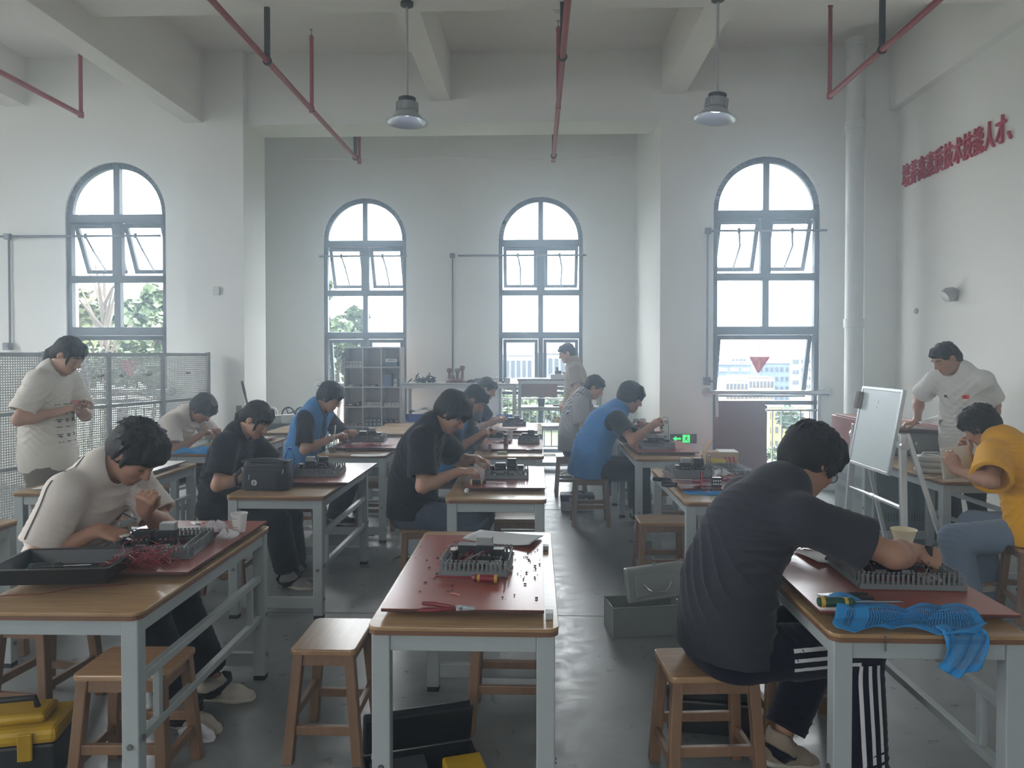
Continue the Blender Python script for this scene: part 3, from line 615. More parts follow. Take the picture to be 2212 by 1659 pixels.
# ---------------------------------------------------------------- partition, shelves, benches, easel, lectern
# perforated partition along the left side
M_PERF = mat('perforated_white_sheet', (228, 230, 230), .4, var=.02); n, l, b = nodes_of(M_PERF)
tc = n.new('ShaderNodeTexCoord'); br = n.new('ShaderNodeTexBrick'); br.offset = 0; br.inputs['Scale'].default_value = 1; br.inputs['Brick Width'].default_value = .022; br.inputs['Row Height'].default_value = .022; br.inputs['Mortar Size'].default_value = .0062; br.inputs['Mortar Smooth'].default_value = 0
br.inputs['Color1'].default_value = br.inputs['Color2'].default_value = (0, 0, 0, 1); br.inputs['Mortar'].default_value = (1, 1, 1, 1)
mq = n.new('ShaderNodeMapping'); mq.inputs['Rotation'].default_value = (R(90), 0, R(90)); sp_ = n.new('ShaderNodeSeparateXYZ'); cb = n.new('ShaderNodeCombineXYZ')
l(tc.outputs['Object'], sp_.inputs[0]); l(sp_.outputs['Y'], cb.inputs[0]); l(sp_.outputs['Z'], cb.inputs[1]); l(cb.outputs[0], br.inputs['Vector']); l(br.outputs[0], b.inputs['Alpha'])
pA, pB = atY(0, 758, 5.8), atY(449, 770, 8.2)
dirp = V(pB.x - pA.x, pB.y - pA.y, 0); ang = math.atan2(dirp.y, dirp.x) - R(90)
t = empty('pegboard_partition', (pB.x, pB.y, 0), ang, label='white perforated metal partition standing behind the woman at the left', cat='partition')
PL_ = .70; NP = 7
for k in range(NP + 1): MB().bb((-.02, -k * PL_ - .02, 0), (.02, -k * PL_ + .02, 1.63)).build('post', M_WHITEP, t, bevel=.004)
for k in range(NP):
    y0, y1 = -k * PL_ - .02, -(k + 1) * PL_ + .02
    for z in (1.6, 1.09, .62, .1): MB().bb((-.014, y1, z - .012), (.014, y0, z + .018)).build('rail', M_WHITEP, t)
    for z0, z1 in ((1.11, 1.59), (.64, 1.08), (.12, .61)): MB().add([(0, y1, z0), (0, y0, z0), (0, y0, z1), (0, y1, z1)], [(0, 1, 2, 3)]).build('perforated_panel', M_PERF if k < 6 else M_PERF, t, fix=False)
hk = MB()
for k, y in enumerate((-.35, -.9, -1.25, -1.5, -1.75, -2.1)): hk.tube([(.0, y, 1.4), (.05, y, 1.4), (.07, y - .04, 1.385), (.06, y - .08, 1.39)], .005, 6)
hk.build('hook', M_HANG, t)
# cube shelf
M_SHELF = mat('shelf_board', (150, 134, 124), .5); M_SHELFW = mat('shelf_edge_pale', (186, 182, 176), .5)
a, b_ = atY(743, 749, 9.75), atY(864, 749, 9.75); SW = b_.x - a.x; SHT = a.z; ncol, nrow = 3, 6; sd = .28
CUBE = (a.x, 9.75)
t = empty('cube_shelf', (a.x, 9.75, 0), label='wooden cube shelf with three columns in front of the second window', cat='shelf')
tk = .018; cw = SW / ncol; rh = (SHT - .05) / nrow
for c in range(ncol + 1): MB().bb((c * cw - tk / 2, 0, 0), (c * cw + tk / 2, sd, SHT)).build('upright', M_SHELFW, t)
for r_ in range(nrow + 1): MB().bb((0, .002, SHT - r_ * rh - tk), (SW, sd - .002, SHT - r_ * rh)).build('shelf_board', M_SHELFW, t)
MB().bb((0, sd - .008, 0), (SW, sd, SHT)).build('back_panel', M_SHELF, t)
rs = random.Random(7)
M_IT = [mat('item_white_box', (196, 196, 190), .6), mat('item_dark_part', (58, 56, 58), .5), mat('item_brown_card', (150, 128, 108), .7), mat('item_blue_file', (84, 100, 124), .6)]
def cubepos(c, r_): return CUBE[0] + (c + .5) * cw, SHT - (r_ + 1) * rh
rowsN = ['top', 'second', 'third', 'fourth', 'fifth']; colsN = ['left', 'middle', 'right']
def cell(c, r_, items):
    x0, z0 = cubepos(c, r_)
    n_ = len(items)
    for i, (w_, h, m, nm, lb, dz) in enumerate(items):
        x = x0 - cw / 2 + tk + (i + .5) * (cw - 2 * tk) / n_; xx = x if dz == 0 else x0
        y = 9.75 + .1
        o = MB().box((0, 0, h / 2), (w_, .14, h)).build(nm, m, bevel=.004); o.location = (x, y, z0 + dz)
        if nm == 'component_box': MB().box((0, -.0705, h * .55), (w_ * .6, .002, h * .35)).build('label_patch', M_IT[0] if m is not M_IT[0] else M_IT[2], o)
        tag(o, lb + ', in the %s compartment of row %s' % (colsN[c], ('one', 'two', 'three', 'four', 'five')[r_]), 'box', 'boxes in the cube shelf')
od5 = ('first', 'second', 'third', 'fourth', 'fifth')
cell(0, 0, [(.034, .075, M_IT[0], 'component_box', 'small white box, %s from the left' % od5[i], 0) for i in range(5)])
cell(2, 0, [(.18, .03, M_IT[3], 'file_folder', 'flat blue grey folder', 0)]); cell(2, 0, [(.18, .03, M_IT[3], 'file_folder', 'upper blue grey folder', .031)]); cell(2, 0, [(.16, .05, M_IT[0], 'component_box', 'pale box lying on the folders', .062)])
cell(2, 1, [(.12, .17, M_IT[3], 'file_box', 'tall blue grey file box', 0), (.05, .1, M_IT[0], 'component_box', 'white upright carton', 0)])
cell(0, 1, [(.05, .025, M_IT[0], 'component_box', 'flat white box', 0), (.09, .022, M_IT[1], 'component_box', 'flat dark case', 0)]); cell(1, 1, [(.1, .022, M_IT[1], 'component_box', 'flat dark case', 0)])
cell(0, 2, [(.1, .045, M_IT[1], 'component_box', 'dark heap of relays', 0), (.03, .06, M_IT[1], 'component_box', 'small dark relay', 0)])
cell(1, 2, [(.05, .055, M_IT[0], 'component_box', 'white terminal box, %s from the left' % od5[i], 0) for i in range(4)]); cell(2, 2, [(.09, .045, M_IT[0], 'component_box', 'low white carton, %s from the left' % od5[i], 0) for i in range(2)])
cell(0, 3, [(.042, .03, M_IT[2], 'component_box', 'brown switch, %s from the left' % od5[i], 0) for i in range(4)])
cell(1, 3, [(.042, .055, M_IT[1], 'component_box', 'black contactor, %s in the lower tier' % od5[i], 0) for i in range(4)]); cell(1, 3, [(.042, .05, M_IT[1], 'component_box', 'black contactor, %s in the upper tier' % od5[i], .056) for i in range(4)])
cell(2, 3, [(.04, .05, M_IT[1], 'component_box', 'black contactor, %s in the lower tier' % od5[i], 0) for i in range(4)]); cell(2, 3, [(.04, .04, M_IT[1], 'component_box', 'black contactor, %s in the upper tier' % od5[i], .051) for i in range(3)])
# fire extinguisher-like bottle hanging beside the shelf
p = atY(739, 785, 9.7); t = empty('caulking_gun', (p.x, 9.7, p.z - .12), label='grey sealant tube hanging beside the cube shelf', cat='tube'); MB().lathe([(.004, -.07), (.008, 0), (.026, .02), (.026, .17), (.01, .18)], 12).build('tube_body', M_LAMP, t, smooth=True); MB().bar((0, 0, .18), (.03, 0, .27), .01, .03).build('handle', M_HANG, t)
# aluminium benches at the back
M_ALU = mat('aluminium_profile', (172, 174, 174), .35, .5); M_BTOP = mat('bench_top_grey', (150, 152, 150), .4); M_BIN = mat('blue_plastic_bin', (44, 74, 168), .45)
def bench(px0, px1, pyt, Y, dep, shelves, label, top_m):
    a, b_ = atY(px0, pyt, Y), atY(px1, pyt, Y); w_ = b_.x - a.x; H = a.z
    t = empty('shelf_bench', (a.x, Y, 0), label=label, cat='bench'); q_ = .04
    for x in (0, w_ - q_):
        for y in (0, dep - q_): MB().bb((x, y, 0), (x + q_, y + q_, H - .025)).build('leg', M_ALU, t, bevel=.003)
    MB().bb((-.01, -.01, H - .025), (w_ + .01, dep + .01, H)).build('bench_top', top_m, t, bevel=.004)
    MB().bb((q_, 0, H - .07), (w_ - q_, q_, H - .025)).build('front_beam', M_ALU, t)
    for z in shelves: MB().bb((.004, .004, z - .02), (w_ - .004, dep - .004, z)).build('shelf_board', M_BTOP, t); MB().bb((q_, 0, z - .05), (w_ - q_, .03, z - .02)).build('shelf_beam', M_ALU, t)
    return t, a.x, w_, H
BN, BX, BW, BH = bench(868, 1113, 828, 9.55, .55, (.68, .3), 'grey bench with upper shelf holding black parts, left of the third window', M_BTOP)
B2, B2X, B2W, B2H = bench(1119, 1300, 818, 9.7, .45, (.88, .62, .12), 'dark topped open rack behind the boy with a plaid shoulder', mat('dark_bench_top', (62, 60, 62), .4))
MB().bb((.03, .02, B2H - .25), (B2W * .47, .04, B2H - .035)).build('hung_board', mat('brown_board', (128, 96, 86), .5), B2)
for k in range(5):
    o = MB().lathe([(.001, 0), (.07, 0), (.085, .1), (.08, .1), (.066, .006), (.001, .006)], 4, m=Matrix.Diagonal((1.35, 1, 1, 1)) @ Matrix.Rotation(R(45), 4, 'Z')).build('parts_bin', M_BIN); o.location = (BX + .16 + k * .31, 9.66, .68); o.scale = (1.5, 1, 1)
    tag(o, 'blue plastic parts bin on the grey bench, %s from the left' % od5[k], 'bin', 'blue parts bins on the grey bench')
bg = MB(); rb = random.Random(3)
for k in range(60): a_ = V(rb.uniform(-.12, .12), rb.uniform(-.06, .06), rb.uniform(0, .14)); bg.add([a_, a_ + V(rb.uniform(-.06, .06), rb.uniform(-.03, .03), rb.uniform(0, .07)), a_ + V(rb.uniform(-.06, .06), .01, rb.uniform(-.02, .05))], [(0, 1, 2)])
o = bg.build('plastic_bag', mat('clear_film', (220, 222, 226), .2, alpha=.55, var=0), fix=False); o.location = (BX + .98, 9.62, .76); tag(o, 'crumpled clear plastic bag on the blue bins of the grey bench', 'bag')
o = MB().grid(lambda u, v: (u * .5 - .25, v * .16 - .08, .03 + .05 * math.sin(u * 3.1) + .02 * math.sin(u * 17 + v * 6)), 24, 8).build('white_sack', mat('white_sack', (190, 190, 186), .7), smooth=True); o.location = (BX + .32, 9.68, .78); tag(o, 'white sack lying over the leftmost blue bins', 'sack')
hp = MB()
for k in range(46): a_ = V(rb.gauss(0, .085), rb.uniform(-.05, .05), abs(rb.gauss(0, .035)) + .012); d_ = V(rb.gauss(0, 1), rb.gauss(0, .5), rb.gauss(.3, .5)).normalized() * .045; hp.tube([a_ - d_, a_, a_ + d_], [.007, .012, .006], 6)
M_DKP = mat('black_plastic_part', (32, 36, 38), .4)
o = hp.build('cable_clip_heap', M_DKP); o.location = (BX + .27, 9.75, BH); tag(o, 'heap of black clamps on the left of the grey bench top', 'clamps', kind='stuff')
hp = MB()
for k in range(40): a_ = V(rb.uniform(-.26, .26), rb.uniform(-.06, .06), abs(rb.gauss(0, .02)) + .01); d_ = V(rb.gauss(0, 1), rb.gauss(0, .5), rb.gauss(0, .25)).normalized() * .045; hp.tube([a_ - d_, a_, a_ + d_], [.006, .014, .006], 6)
o = hp.build('loose_part_heap', M_DKP); o.location = (BX + 1.12, 9.72, BH); tag(o, 'scattered black parts on the right of the grey bench top', 'parts', kind='stuff')
for k, (px, h) in enumerate(((971, .18), (988, .18), (999, .22))):
    p = atY(px, 826, 9.78); o = MB().lathe([(.055, 0), (.055, .03), (.024, .06), (.02, h - .05), (.03, h - .04), (.042, h - .01), (.035, h + .015), (.001, h + .022)], 16).build('push_button_post', mat('brown_post', (112, 74, 68), .5), smooth=True); o.location = (p.x, 9.78, BH)
    tag(o, 'reddish knob topped post on the grey bench, ' + ('left of three', 'middle of three', 'right and tallest of three')[k], 'post', 'knob topped posts on the grey bench')
for px, lb, h in ((1069, 'white cube box on the right of the grey bench top', .085), (1097, 'grey cube box near the right end of the grey bench top', .075)):
    p = atY(px, 826, 9.7); o = MB().box((0, 0, h / 2), (.11 if h > .08 else .07, .08, h)).build('small_box', M_IT[0] if h > .08 else M_LAMP, bevel=.004); o.location = (p.x, 9.62, BH); tag(o, lb, 'box')
p = atY(1208, 818, 9.85); t = empty('bench_machine', (p.x, 9.88, B2H), label='small grey machine on the dark topped rack, beside the person in beige', cat='machine')
MB().bb((-.12, -.08, 0), (.12, .08, .06)).build('machine_base', M_LAMP, t, bevel=.005); MB().bb((-.06, -.05, .06), (.03, .05, .11)).cyl((-.03, 0, .11), (-.03, 0, .16), .02).bb((.05, -.03, .06), (.09, .03, .09)).build('machine_head', M_HANG, t, bevel=.004)
o = MB().lathe([(.001, 0), (.06, 0), (.075, .1), (.07, .1), (.055, .005)], 4, m=Matrix.Rotation(R(45), 4, 'Z')).build('blue_tray', mat('slate_bin', (70, 84, 104), .5)); o.location = (B2X + .32, 9.9, .88); tag(o, 'slate blue bin on the upper shelf of the dark topped rack', 'bin')
cw_ = MB()
for k in range(26):
    a0 = rb.uniform(0, 6.28); r_ = rb.uniform(.05, .11); c = V(rb.uniform(-.05, .05), rb.uniform(-.03, .03), rb.uniform(.02, .1))
    cw_.tube([c + V(r_ * math.cos(a0 + t_), r_ * .6 * math.sin(a0 + t_), .02 * math.sin(3 * t_ + k)) for t_ in np.linspace(0, 5, 12)], .0028, 5)
o = cw_.build('wire_coil', mat('yellow_wire', (186, 150, 84), .5)); o.location = (B2X + .62, 9.9, .62); tag(o, 'tangle of yellow wire on the lower shelf of the dark topped rack', 'wire', kind='stuff')
hp = MB()
for k in range(16): hp.box((rb.uniform(-.13, .13), rb.uniform(-.05, .05), .012), (rb.uniform(.02, .05), .03, .022), Matrix.Rotation(rb.uniform(0, 3), 3, 'Z'))
o = hp.build('scrap_parts', mat('mixed_scrap', (120, 108, 92), .6, var=.3, vscale=20)); o.location = (B2X + .62, 9.92, .88); tag(o, 'small scrap parts on the upper shelf of the dark topped rack', 'scrap', kind='stuff')
# boards leaning at the rightmost window
M_RB = mat('reddish_brown_board', (122, 84, 82), .45)
for px0, px1, pyt, Y, lb, rz in ((1551, 1652, 866, 7.95, 'large reddish brown board leaning at the rightmost window', 0), (1541, 1590, 900, 8.12, 'narrow brown board behind the large leaning one', 0)):
    a, b_ = atY(px0, pyt, Y), atY(px1, pyt, Y); o = MB().bb((0, -.008, 0), (b_.x - a.x, .008, a.z + .01)).build('leaning_board', M_RB, bevel=.002); o.location = (a.x, Y - .14, 0); o.rotation_euler = (R(-7), 0, 0); tag(o, lb, 'board')
# easel whiteboard
M_BOARDW = mat('whiteboard_face', (206, 216, 216), .25, var=.01); M_ALB = mat('easel_aluminium', (196, 198, 198), .3, .5)
ye0, ye1, xe = 4.86, 5.46, 2.42
t = empty('whiteboard_easel', (xe, (ye0 + ye1) / 2, 0), label='whiteboard on a silver easel in front of the lectern', cat='easel')
w2 = (ye1 - ye0) / 2 + .03
for s, nm in ((-1, 'n'), (1, 'f')):
    MB().bar((.0, s * (w2 + .13), 0), (.03, s * (w2 + .02), 1.07), .045, .028, (0, 1, 0)).build('leg', M_ALB, t, bevel=.004); MB().bar((.36, s * (w2 + .13), 0), (.06, s * (w2 + .02), 1.07), .03, .022, (0, 1, 0)).build('rear_leg', M_ALB, t, bevel=.003)
    MB().cyl((.03, s * (w2 + .06), .99), (.03, s * (w2 - .06), .99), .02, n=12).lathe([(.03, -.012), (.03, .012)], 12, m=Matrix.Translation((.03, s * (w2 + .05), .99)) @ Matrix.Rotation(R(90), 4, 'X')).build('hinge_knob', M_ALB, t, smooth=True)
MB().cyl((.012, -w2 - .07, .58), (.012, .03, .58), .016, n=12).cyl((.012, .0, .58), (.012, w2 + .07, .58), .012, n=12).cyl((.012, -.02, .58), (.012, .05, .58), .019, n=12).build('cross_bar', M_ALB, t, smooth=True)
mb_ = Matrix.Translation((.02, 0, 1.07)) @ Matrix.Rotation(R(10), 4, 'Y'); hh = .285
bd = MB(mb_).box((0, 0, 0), (.014, 2 * w2 - .08, 2 * hh - .02)).build('board_face', M_BOARDW, t)
f = MB(mb_)
for s in (-1, 1): f.box((0, s * (w2 - .04), 0), (.026, .022, 2 * hh)); f.box((0, 0, s * hh), (.026, 2 * w2 - .06, .022))
f.build('board_frame', M_ALB, t, bevel=.003)
o = MB(Matrix.Translation((xe, (ye0 + ye1) / 2, 0)) @ mb_).box((-.03, w2 - .05, hh - .1), (.035, .05, .13)).build('board_eraser', mat('eraser_felt', (118, 108, 98), .8), bevel=.006); tag(o, 'brown felt eraser clinging to the upper left of the easel whiteboard', 'eraser')
MB(mb_).box((-.0085, .02, .19), (.002, .006, .028)).box((-.0085, .022, .15), (.002, .005, .012)).build('marker_stroke', M_PVC, bd)
# lectern
M_LEC = mat('lectern_grey_metal', (128, 134, 132), .45, .1); M_LECD = mat('lectern_green_metal', (86, 98, 98), .45, .1); M_LECR = mat('lectern_red_wood', (134, 66, 60), .4); M_LECT = mat('lectern_dark_trim', (92, 72, 68), .4); M_SLOT = mat('vent_slot', (40, 44, 44), .6)
lx0, lx1, ly0, ly1 = 2.90, 3.46, 6.12, 6.95
t = empty('lectern', (lx0, ly0, 0), label='grey metal lectern with reddish sides behind the easel whiteboard', cat='lectern'); lw, ld = lx1 - lx0, ly1 - ly0
MB().bb((0, 0, .02), (lw, ld, .76)).build('cabinet', M_LECD, t, bevel=.006); MB().bb((-.006, .02, .03), (0, ld - .02, .75)).build('side_panel', M_LEC, t)
for z in (.30, .42):
    for y0 in (.06, .44):
        MB().bb((-.009, y0, z), (-.0055, y0 + .32, z + .07)).build('side_vent', mat('vent_grey', (112, 118, 116), .5), t)
for k in range(2): 
    vs_ = MB()
    for i in range(9): vs_.bb((.06 + k * .24 + i * .022, -.003, .18), (.068 + k * .24 + i * .022, .001, .25))
    vs_.build('front_vent', M_SLOT, t)
MB().bb((-.03, -.02, .76), (-.005, ld + .02, 1.02)).build('red_side', M_LECR, t, bevel=.008); MB().bb((lw + .005, -.02, .76), (lw + .03, ld + .02, 1.0)).build('red_side', M_LECR, t, bevel=.008)
MB().grid(lambda u, v: (u * lw, -.03 - .05 * math.sin(u * math.pi), .76 + .20 * v - .03 * u * v), 16, 4).build('curved_front', M_LEC, t, smooth=True, solid=.01)
MB().grid(lambda u, v: (-.01 + u * (lw + .02), (-.05 - .05 * math.sin(u * math.pi)) * (1 - v) + v * .1, .975 - .03 * u), 16, 3).build('top_trim', M_LECT, t, smooth=True, solid=.03)
MB().bb((0, .1, .93), (lw, ld, .95)).build('worktop', M_LEC, t); MB().bb((-.03, .0, 1.02), (lw * .3, ld * .9, 1.035)).build('red_lid', M_LECR, t, bevel=.004)
for k, px in enumerate((.07, .18, .27)): MB().prism([(0, .016), (.005, .004), (.016, 0), (.005, -.004), (0, -.016), (-.005, -.004), (-.016, 0), (-.005, .004)], 0, .004, Matrix.Translation((px, -.068 - .05 * math.sin(px / lw * 3.14), .86)) @ Matrix.Rotation(R(90), 4, 'X')).build('star_ornament', M_PVC, t)
# leaning black pole and wooden strip by the left pillar
a, b_ = atY(523, 824, 8.2), atY(546, 925, 8.05); d_ = b_ - a; e_ = a + d_ * ((0 - a.z) / d_.z)
t = empty('broom_pole', tuple(e_), label='thin black pole leaning on the left pillar', cat='pole'); MB().cyl((0, 0, 0), tuple(a - e_), .012, n=10).build('pole_shaft', M_DKP, t, smooth=True); MB().cyl(tuple((a - e_) * .88), tuple(a - e_), .016, n=10).build('pole_grip', M_DKP, t, smooth=True)
p = atY(517, 876, 8.25); o = MB().bb((-.03, -.01, 0), (.03, .01, p.z)).build('wooden_batten', mat('batten_wood', (120, 112, 100), .7)); o.location = (p.x, 8.24, 0); tag(o, 'narrow wooden strip standing against the left pillar', 'batten')
# black side bench with cable reels
a, b_ = atY(572, 918, 9.3), atY(690, 918, 9.3); hz = atY(563, 912, 9.3).z
t = empty('equipment_bench', (a.x, 9.12, 0), label='low black topped bench holding cable reels, behind the boy with glasses', cat='bench'); w_ = b_.x - a.x
MB().bb((0, 0, hz - .03), (w_, .5, hz)).build('bench_top', mat('black_bench', (44, 44, 46), .4), t, bevel=.004); MB().bb((.02, .02, hz - .2), (w_ - .02, .48, hz - .03)).build('drawer_box', mat('black_bench', (44, 44, 46), .4), t)
for x in (.02, w_ - .06):
    for y in (.02, .44): MB().bb((x, y, 0), (x + .04, y + .04, hz - .2)).build('leg', M_ALU, t)
M_REEL = mat('white_reel', (196, 196, 190), .5)
for px, r_, h, lb in ((594, .085, .1, 'white cable reel on the black bench, left one'), (622, .085, .11, 'white cable reel on the black bench, right one'), (582, .05, .1, 'small pale reel at the left end of the black bench')):
    p = atY(px, 905, 9.22); t = empty('cable_reel', (p.x, 9.23, hz), label=lb, cat='reel', group='cable reels on the black bench')
    MB().lathe([(r_, 0), (r_, .012), (r_ * .9, .012), (r_ * .9, h - .012), (r_, h - .012), (r_, h)], 24).build('spool', M_REEL, t, smooth=True); w3 = MB()
    for i in range(5): w3.tube([(r_ * .91 * math.cos(q_), r_ * .91 * math.sin(q_), .02 + i * (h - .04) / 4) for q_ in np.linspace(0, 6.28, 25)[:-1]], .006, 6, closed=True)
    w3.build('wound_cable', M_PVC, t, smooth=True)
for px, lb in ((585, 'upright pale disc reel behind the white reels'), (622, 'black spoked hand wheel behind the white reels'), (650, 'black ring part beside the hand wheel')):
    p = atY(px, 890, 9.47); r_ = .085; o = MB().tube([(r_ * math.cos(q_), 0, r_ * math.sin(q_) + r_ + .01) for q_ in np.linspace(0, 6.28, 25)[:-1]], .012, 8, closed=True)
    for k in range(4): o.cyl((0, 0, r_ + .01), (r_ * math.cos(k * 1.57 + .4), 0, r_ * math.sin(k * 1.57 + .4) + r_ + .01), .008)
    if px == 585: o.cyl((0, -.01, r_ + .01), (0, .01, r_ + .01), r_ * .95, n=24)
    o = o.build('hand_wheel', M_REEL if px == 585 else M_DKP, smooth=True); o.location = (p.x, 9.49, hz + (.003 if px == 585 else .003)); tag(o, lb, 'wheel')
p = atY(682, 892, 9.42); t = empty('motor_unit', (p.x, 9.45, hz), label='black machine unit with tilted box on the black bench', cat='machine'); MB().bb((-.14, -.08, 0), (.1, .08, .1)).build('motor_body', M_DKP, t, bevel=.01); MB().box((.04, 0, .14), (.12, .09, .07), Matrix.Rotation(R(-14), 3, 'Y')).build('control_box', M_DKP, t, bevel=.005)
# ---------------------------------------------------------------- figures: one smooth skin per body, clothes and hair as parts
def unit(v): v = np.asarray(v, float); return v / (np.linalg.norm(v) + 1e-12)
A3 = lambda v: np.array([v[0], v[1], v[2]], float)
class Field:
    """a blended solid: limbs (tapering), lumps (ellipsoids) and carved-away regions"""
    def __init__(s): s.p = []
    def seg(s, a, b, r1, r2=None, k=.02, flat=None, q=1.0, sub=False, q2=None):
        a, b = A3(a), A3(b); r2 = r1 if r2 is None else r2; q2 = q if q2 is None else q2
        ab = b - a; L2 = ab @ ab + 1e-12; ax = None if flat is None else unit(flat)
        def f(p):
            d = p - a; t = np.clip(d @ ab / L2, 0, 1); v = d - t[:, None] * ab
            if ax is not None:
                c = v @ ax; v = v + ((q + (q2 - q) * t - 1) * c)[:, None] * ax
                return (np.sqrt((v * v).sum(1)) - (r1 + (r2 - r1) * t)) / np.sqrt(max(q, q2))
            return np.sqrt((v * v).sum(1)) - (r1 + (r2 - r1) * t)
        s.p.append((f, (a + b) / 2, np.sqrt(L2) / 2 + max(r1, r2), k, sub)); return s
    def ell(s, c, rad, M=None, k=.02, sub=False):
        c = A3(c); rad = np.asarray(rad, float); M = np.eye(3) if M is None else np.asarray(M)
        def f(p):
            v = (p - c) @ M; k0 = np.sqrt(((v / rad) ** 2).sum(1)); k1 = np.sqrt(((v / rad ** 2) ** 2).sum(1)) + 1e-9
            return k0 * (k0 - 1) / k1
        s.p.append((f, c, rad.max(), k, sub)); return s
    def half(s, c, n, rad, k=.004):
        """cut away what lies beyond the plane (c, n) within rad of c"""
        c, n = A3(c), unit(n)
        def f(p): d = p - c; return np.maximum(-(d @ n), np.sqrt((d * d).sum(1)) - rad)
        s.p.append((f, c, rad, k, True)); return s
    def ev(s, P):
        d = np.full(len(P), .5)
        for f, c, r_, k, sub in s.p:
            m = ((P - c) ** 2).sum(1) < (r_ + .09) ** 2
            if not m.any(): continue
            e = f(P[m]); a = d[m]
            if sub: e = -e; h = np.clip(.5 - .5 * (e - a) / k, 0, 1); d[m] = e * (1 - h) + a * h + k * h * (1 - h)
            else: h = np.clip(.5 + .5 * (e - a) / k, 0, 1); d[m] = e * (1 - h) + a * h - k * h * (1 - h)
        return d
    def bounds(s):
        lo = np.min([c - r_ for f, c, r_, k, sub in s.p if not sub], 0); hi = np.max([c + r_ for f, c, r_, k, sub in s.p if not sub], 0)
        return lo - .03, hi + .03
def polygonise(fld, h, C=4):
    lo, hi = fld.bounds(); H = h * C; nc = np.ceil((hi - lo) / H).astype(int) + 1
    g = np.stack(np.meshgrid(*[lo[i] + H * (np.arange(nc[i]) + .5) - h / 2 for i in range(3)], indexing='ij'), -1).reshape(-1, 3)
    dc = fld.ev(g).reshape(nc); act = np.abs(dc) < H * 1.9
    arr = dc.astype(np.float32).repeat(C, 0).repeat(C, 1).repeat(C, 2); act = act.repeat(C, 0).repeat(C, 1).repeat(C, 2)
    ix = np.argwhere(act); arr[act] = fld.ev(lo + ix * h)
    ins = arr < 0
    cs = [(a, b, c) for a in (0, 1) for b in (0, 1) for c in (0, 1)]; n = np.array(arr.shape) - 1
    sl = lambda A, o: A[o[0]:o[0] + n[0], o[1]:o[1] + n[1], o[2]:o[2] + n[2]]
    cnt = sum(sl(ins, o).astype(np.int8) for o in cs); cell = (cnt > 0) & (cnt < 8)
    ci = np.argwhere(cell); val = np.stack([arr[ci[:, 0] + o[0], ci[:, 1] + o[1], ci[:, 2] + o[2]] for o in cs], 1)
    acc = np.zeros((len(ci), 3)); num = np.zeros(len(ci))
    for i in range(8):
        for j in range(i + 1, 8):
            if sum(abs(cs[i][t] - cs[j][t]) for t in range(3)) != 1: continue
            a, b = val[:, i], val[:, j]; m = (a < 0) != (b < 0); t = np.where(m, a / np.where(m, a - b, 1), 0)
            acc += np.where(m[:, None], np.array(cs[i]) + t[:, None] * (np.array(cs[j]) - np.array(cs[i])), 0); num += m
    vs = lo + (ci + acc / num[:, None]) * h
    idx = np.full(n, -1, np.int32); idx[tuple(ci.T)] = np.arange(len(ci))
    fs = []
    for ax in range(3):
        u, v = [(1, 2), (2, 0), (0, 1)][ax]
        o = [0, 0, 0]; o[ax] = 1
        a = ins[:n[0], :n[1], :n[2]]; b = sl(ins, o); e = np.argwhere(a != b); e = e[(e[:, u] > 0) & (e[:, v] > 0)]
        fl = a[tuple(e.T)]
        def cellat(du, dv): q = e.copy(); q[:, u] -= du; q[:, v] -= dv; return idx[tuple(q.T)]
        q = np.stack([cellat(1, 1), cellat(0, 1), cellat(0, 0), cellat(1, 0)], 1); q[~fl] = q[~fl][:, ::-1]; fs.append(q)
    fs = np.concatenate(fs); fs = fs[(fs >= 0).all(1)]
    return vs, fs
def folds(vs, fs, waves):
    """push cloth in and out along its normals; waves = [(direction, wavelength, amplitude, centre, reach)]"""
    tri = vs[fs]; nrm = np.cross(tri[:, 2] - tri[:, 0], tri[:, 3] - tri[:, 1]); vn = np.zeros_like(vs)
    for i in range(4): np.add.at(vn, fs[:, i], nrm)
    vn /= np.linalg.norm(vn, axis=1)[:, None] + 1e-12; d = np.zeros(len(vs))
    wp = np.stack([np.sin(vs @ np.array([9., 5., 7.]) + i * 2.1) + .5 * np.sin(vs @ np.array([-13., 17., 11.]) + i) for i in range(3)], 1) * .022
    for dr, wl, am, c, rch in waves:
        x = (vs + wp) @ unit(dr); w_ = 1 if c is None else np.exp(-(((vs - A3(c)) ** 2).sum(1)) / rch ** 2)
        r_ = np.sin(x * 2 * math.pi / wl); d += am * w_ * (1 - 2 * np.sqrt(np.abs(r_) + .02)) * .8
    return vs + vn * d[:, None]
def np_obj(name, vs, fs, m, parent, org, smooth=True):
    me = bpy.data.meshes.new(name); me.from_pydata((vs - org).tolist(), [], fs.tolist()); me.polygons.foreach_set('use_smooth', [smooth] * len(fs))
    me.update(); ms = m if isinstance(m, (list, tuple)) else [m]
    for x in ms: me.materials.append(x)
    o = bpy.data.objects.new(name, me); COL.objects.link(o); o.parent = parent; return o
def ik(S, T, l1, l2, pole):
    S, T = A3(S), A3(T); d = T - S; L_ = np.linalg.norm(d); mx = (l1 + l2) * .985
    if L_ > mx: T = S + d / L_ * mx; d = T - S; L_ = mx
    a = (l1 * l1 - l2 * l2 + L_ * L_) / (2 * L_); h = math.sqrt(max(0, l1 * l1 - a * a)); u = d / L_
    p = A3(pole); p = p - u * (p @ u); p = unit(p); return S + u * a + p * h, T
M_SKIN = mat('skin', (164, 124, 103), .5, var=.05, vscale=9, spec=.35)
M_SKIN2 = mat('skin_fair', (176, 138, 117), .5, var=.05, vscale=9, spec=.35)
M_LIP = mat('lips', (158, 96, 88), .45, var=.02)
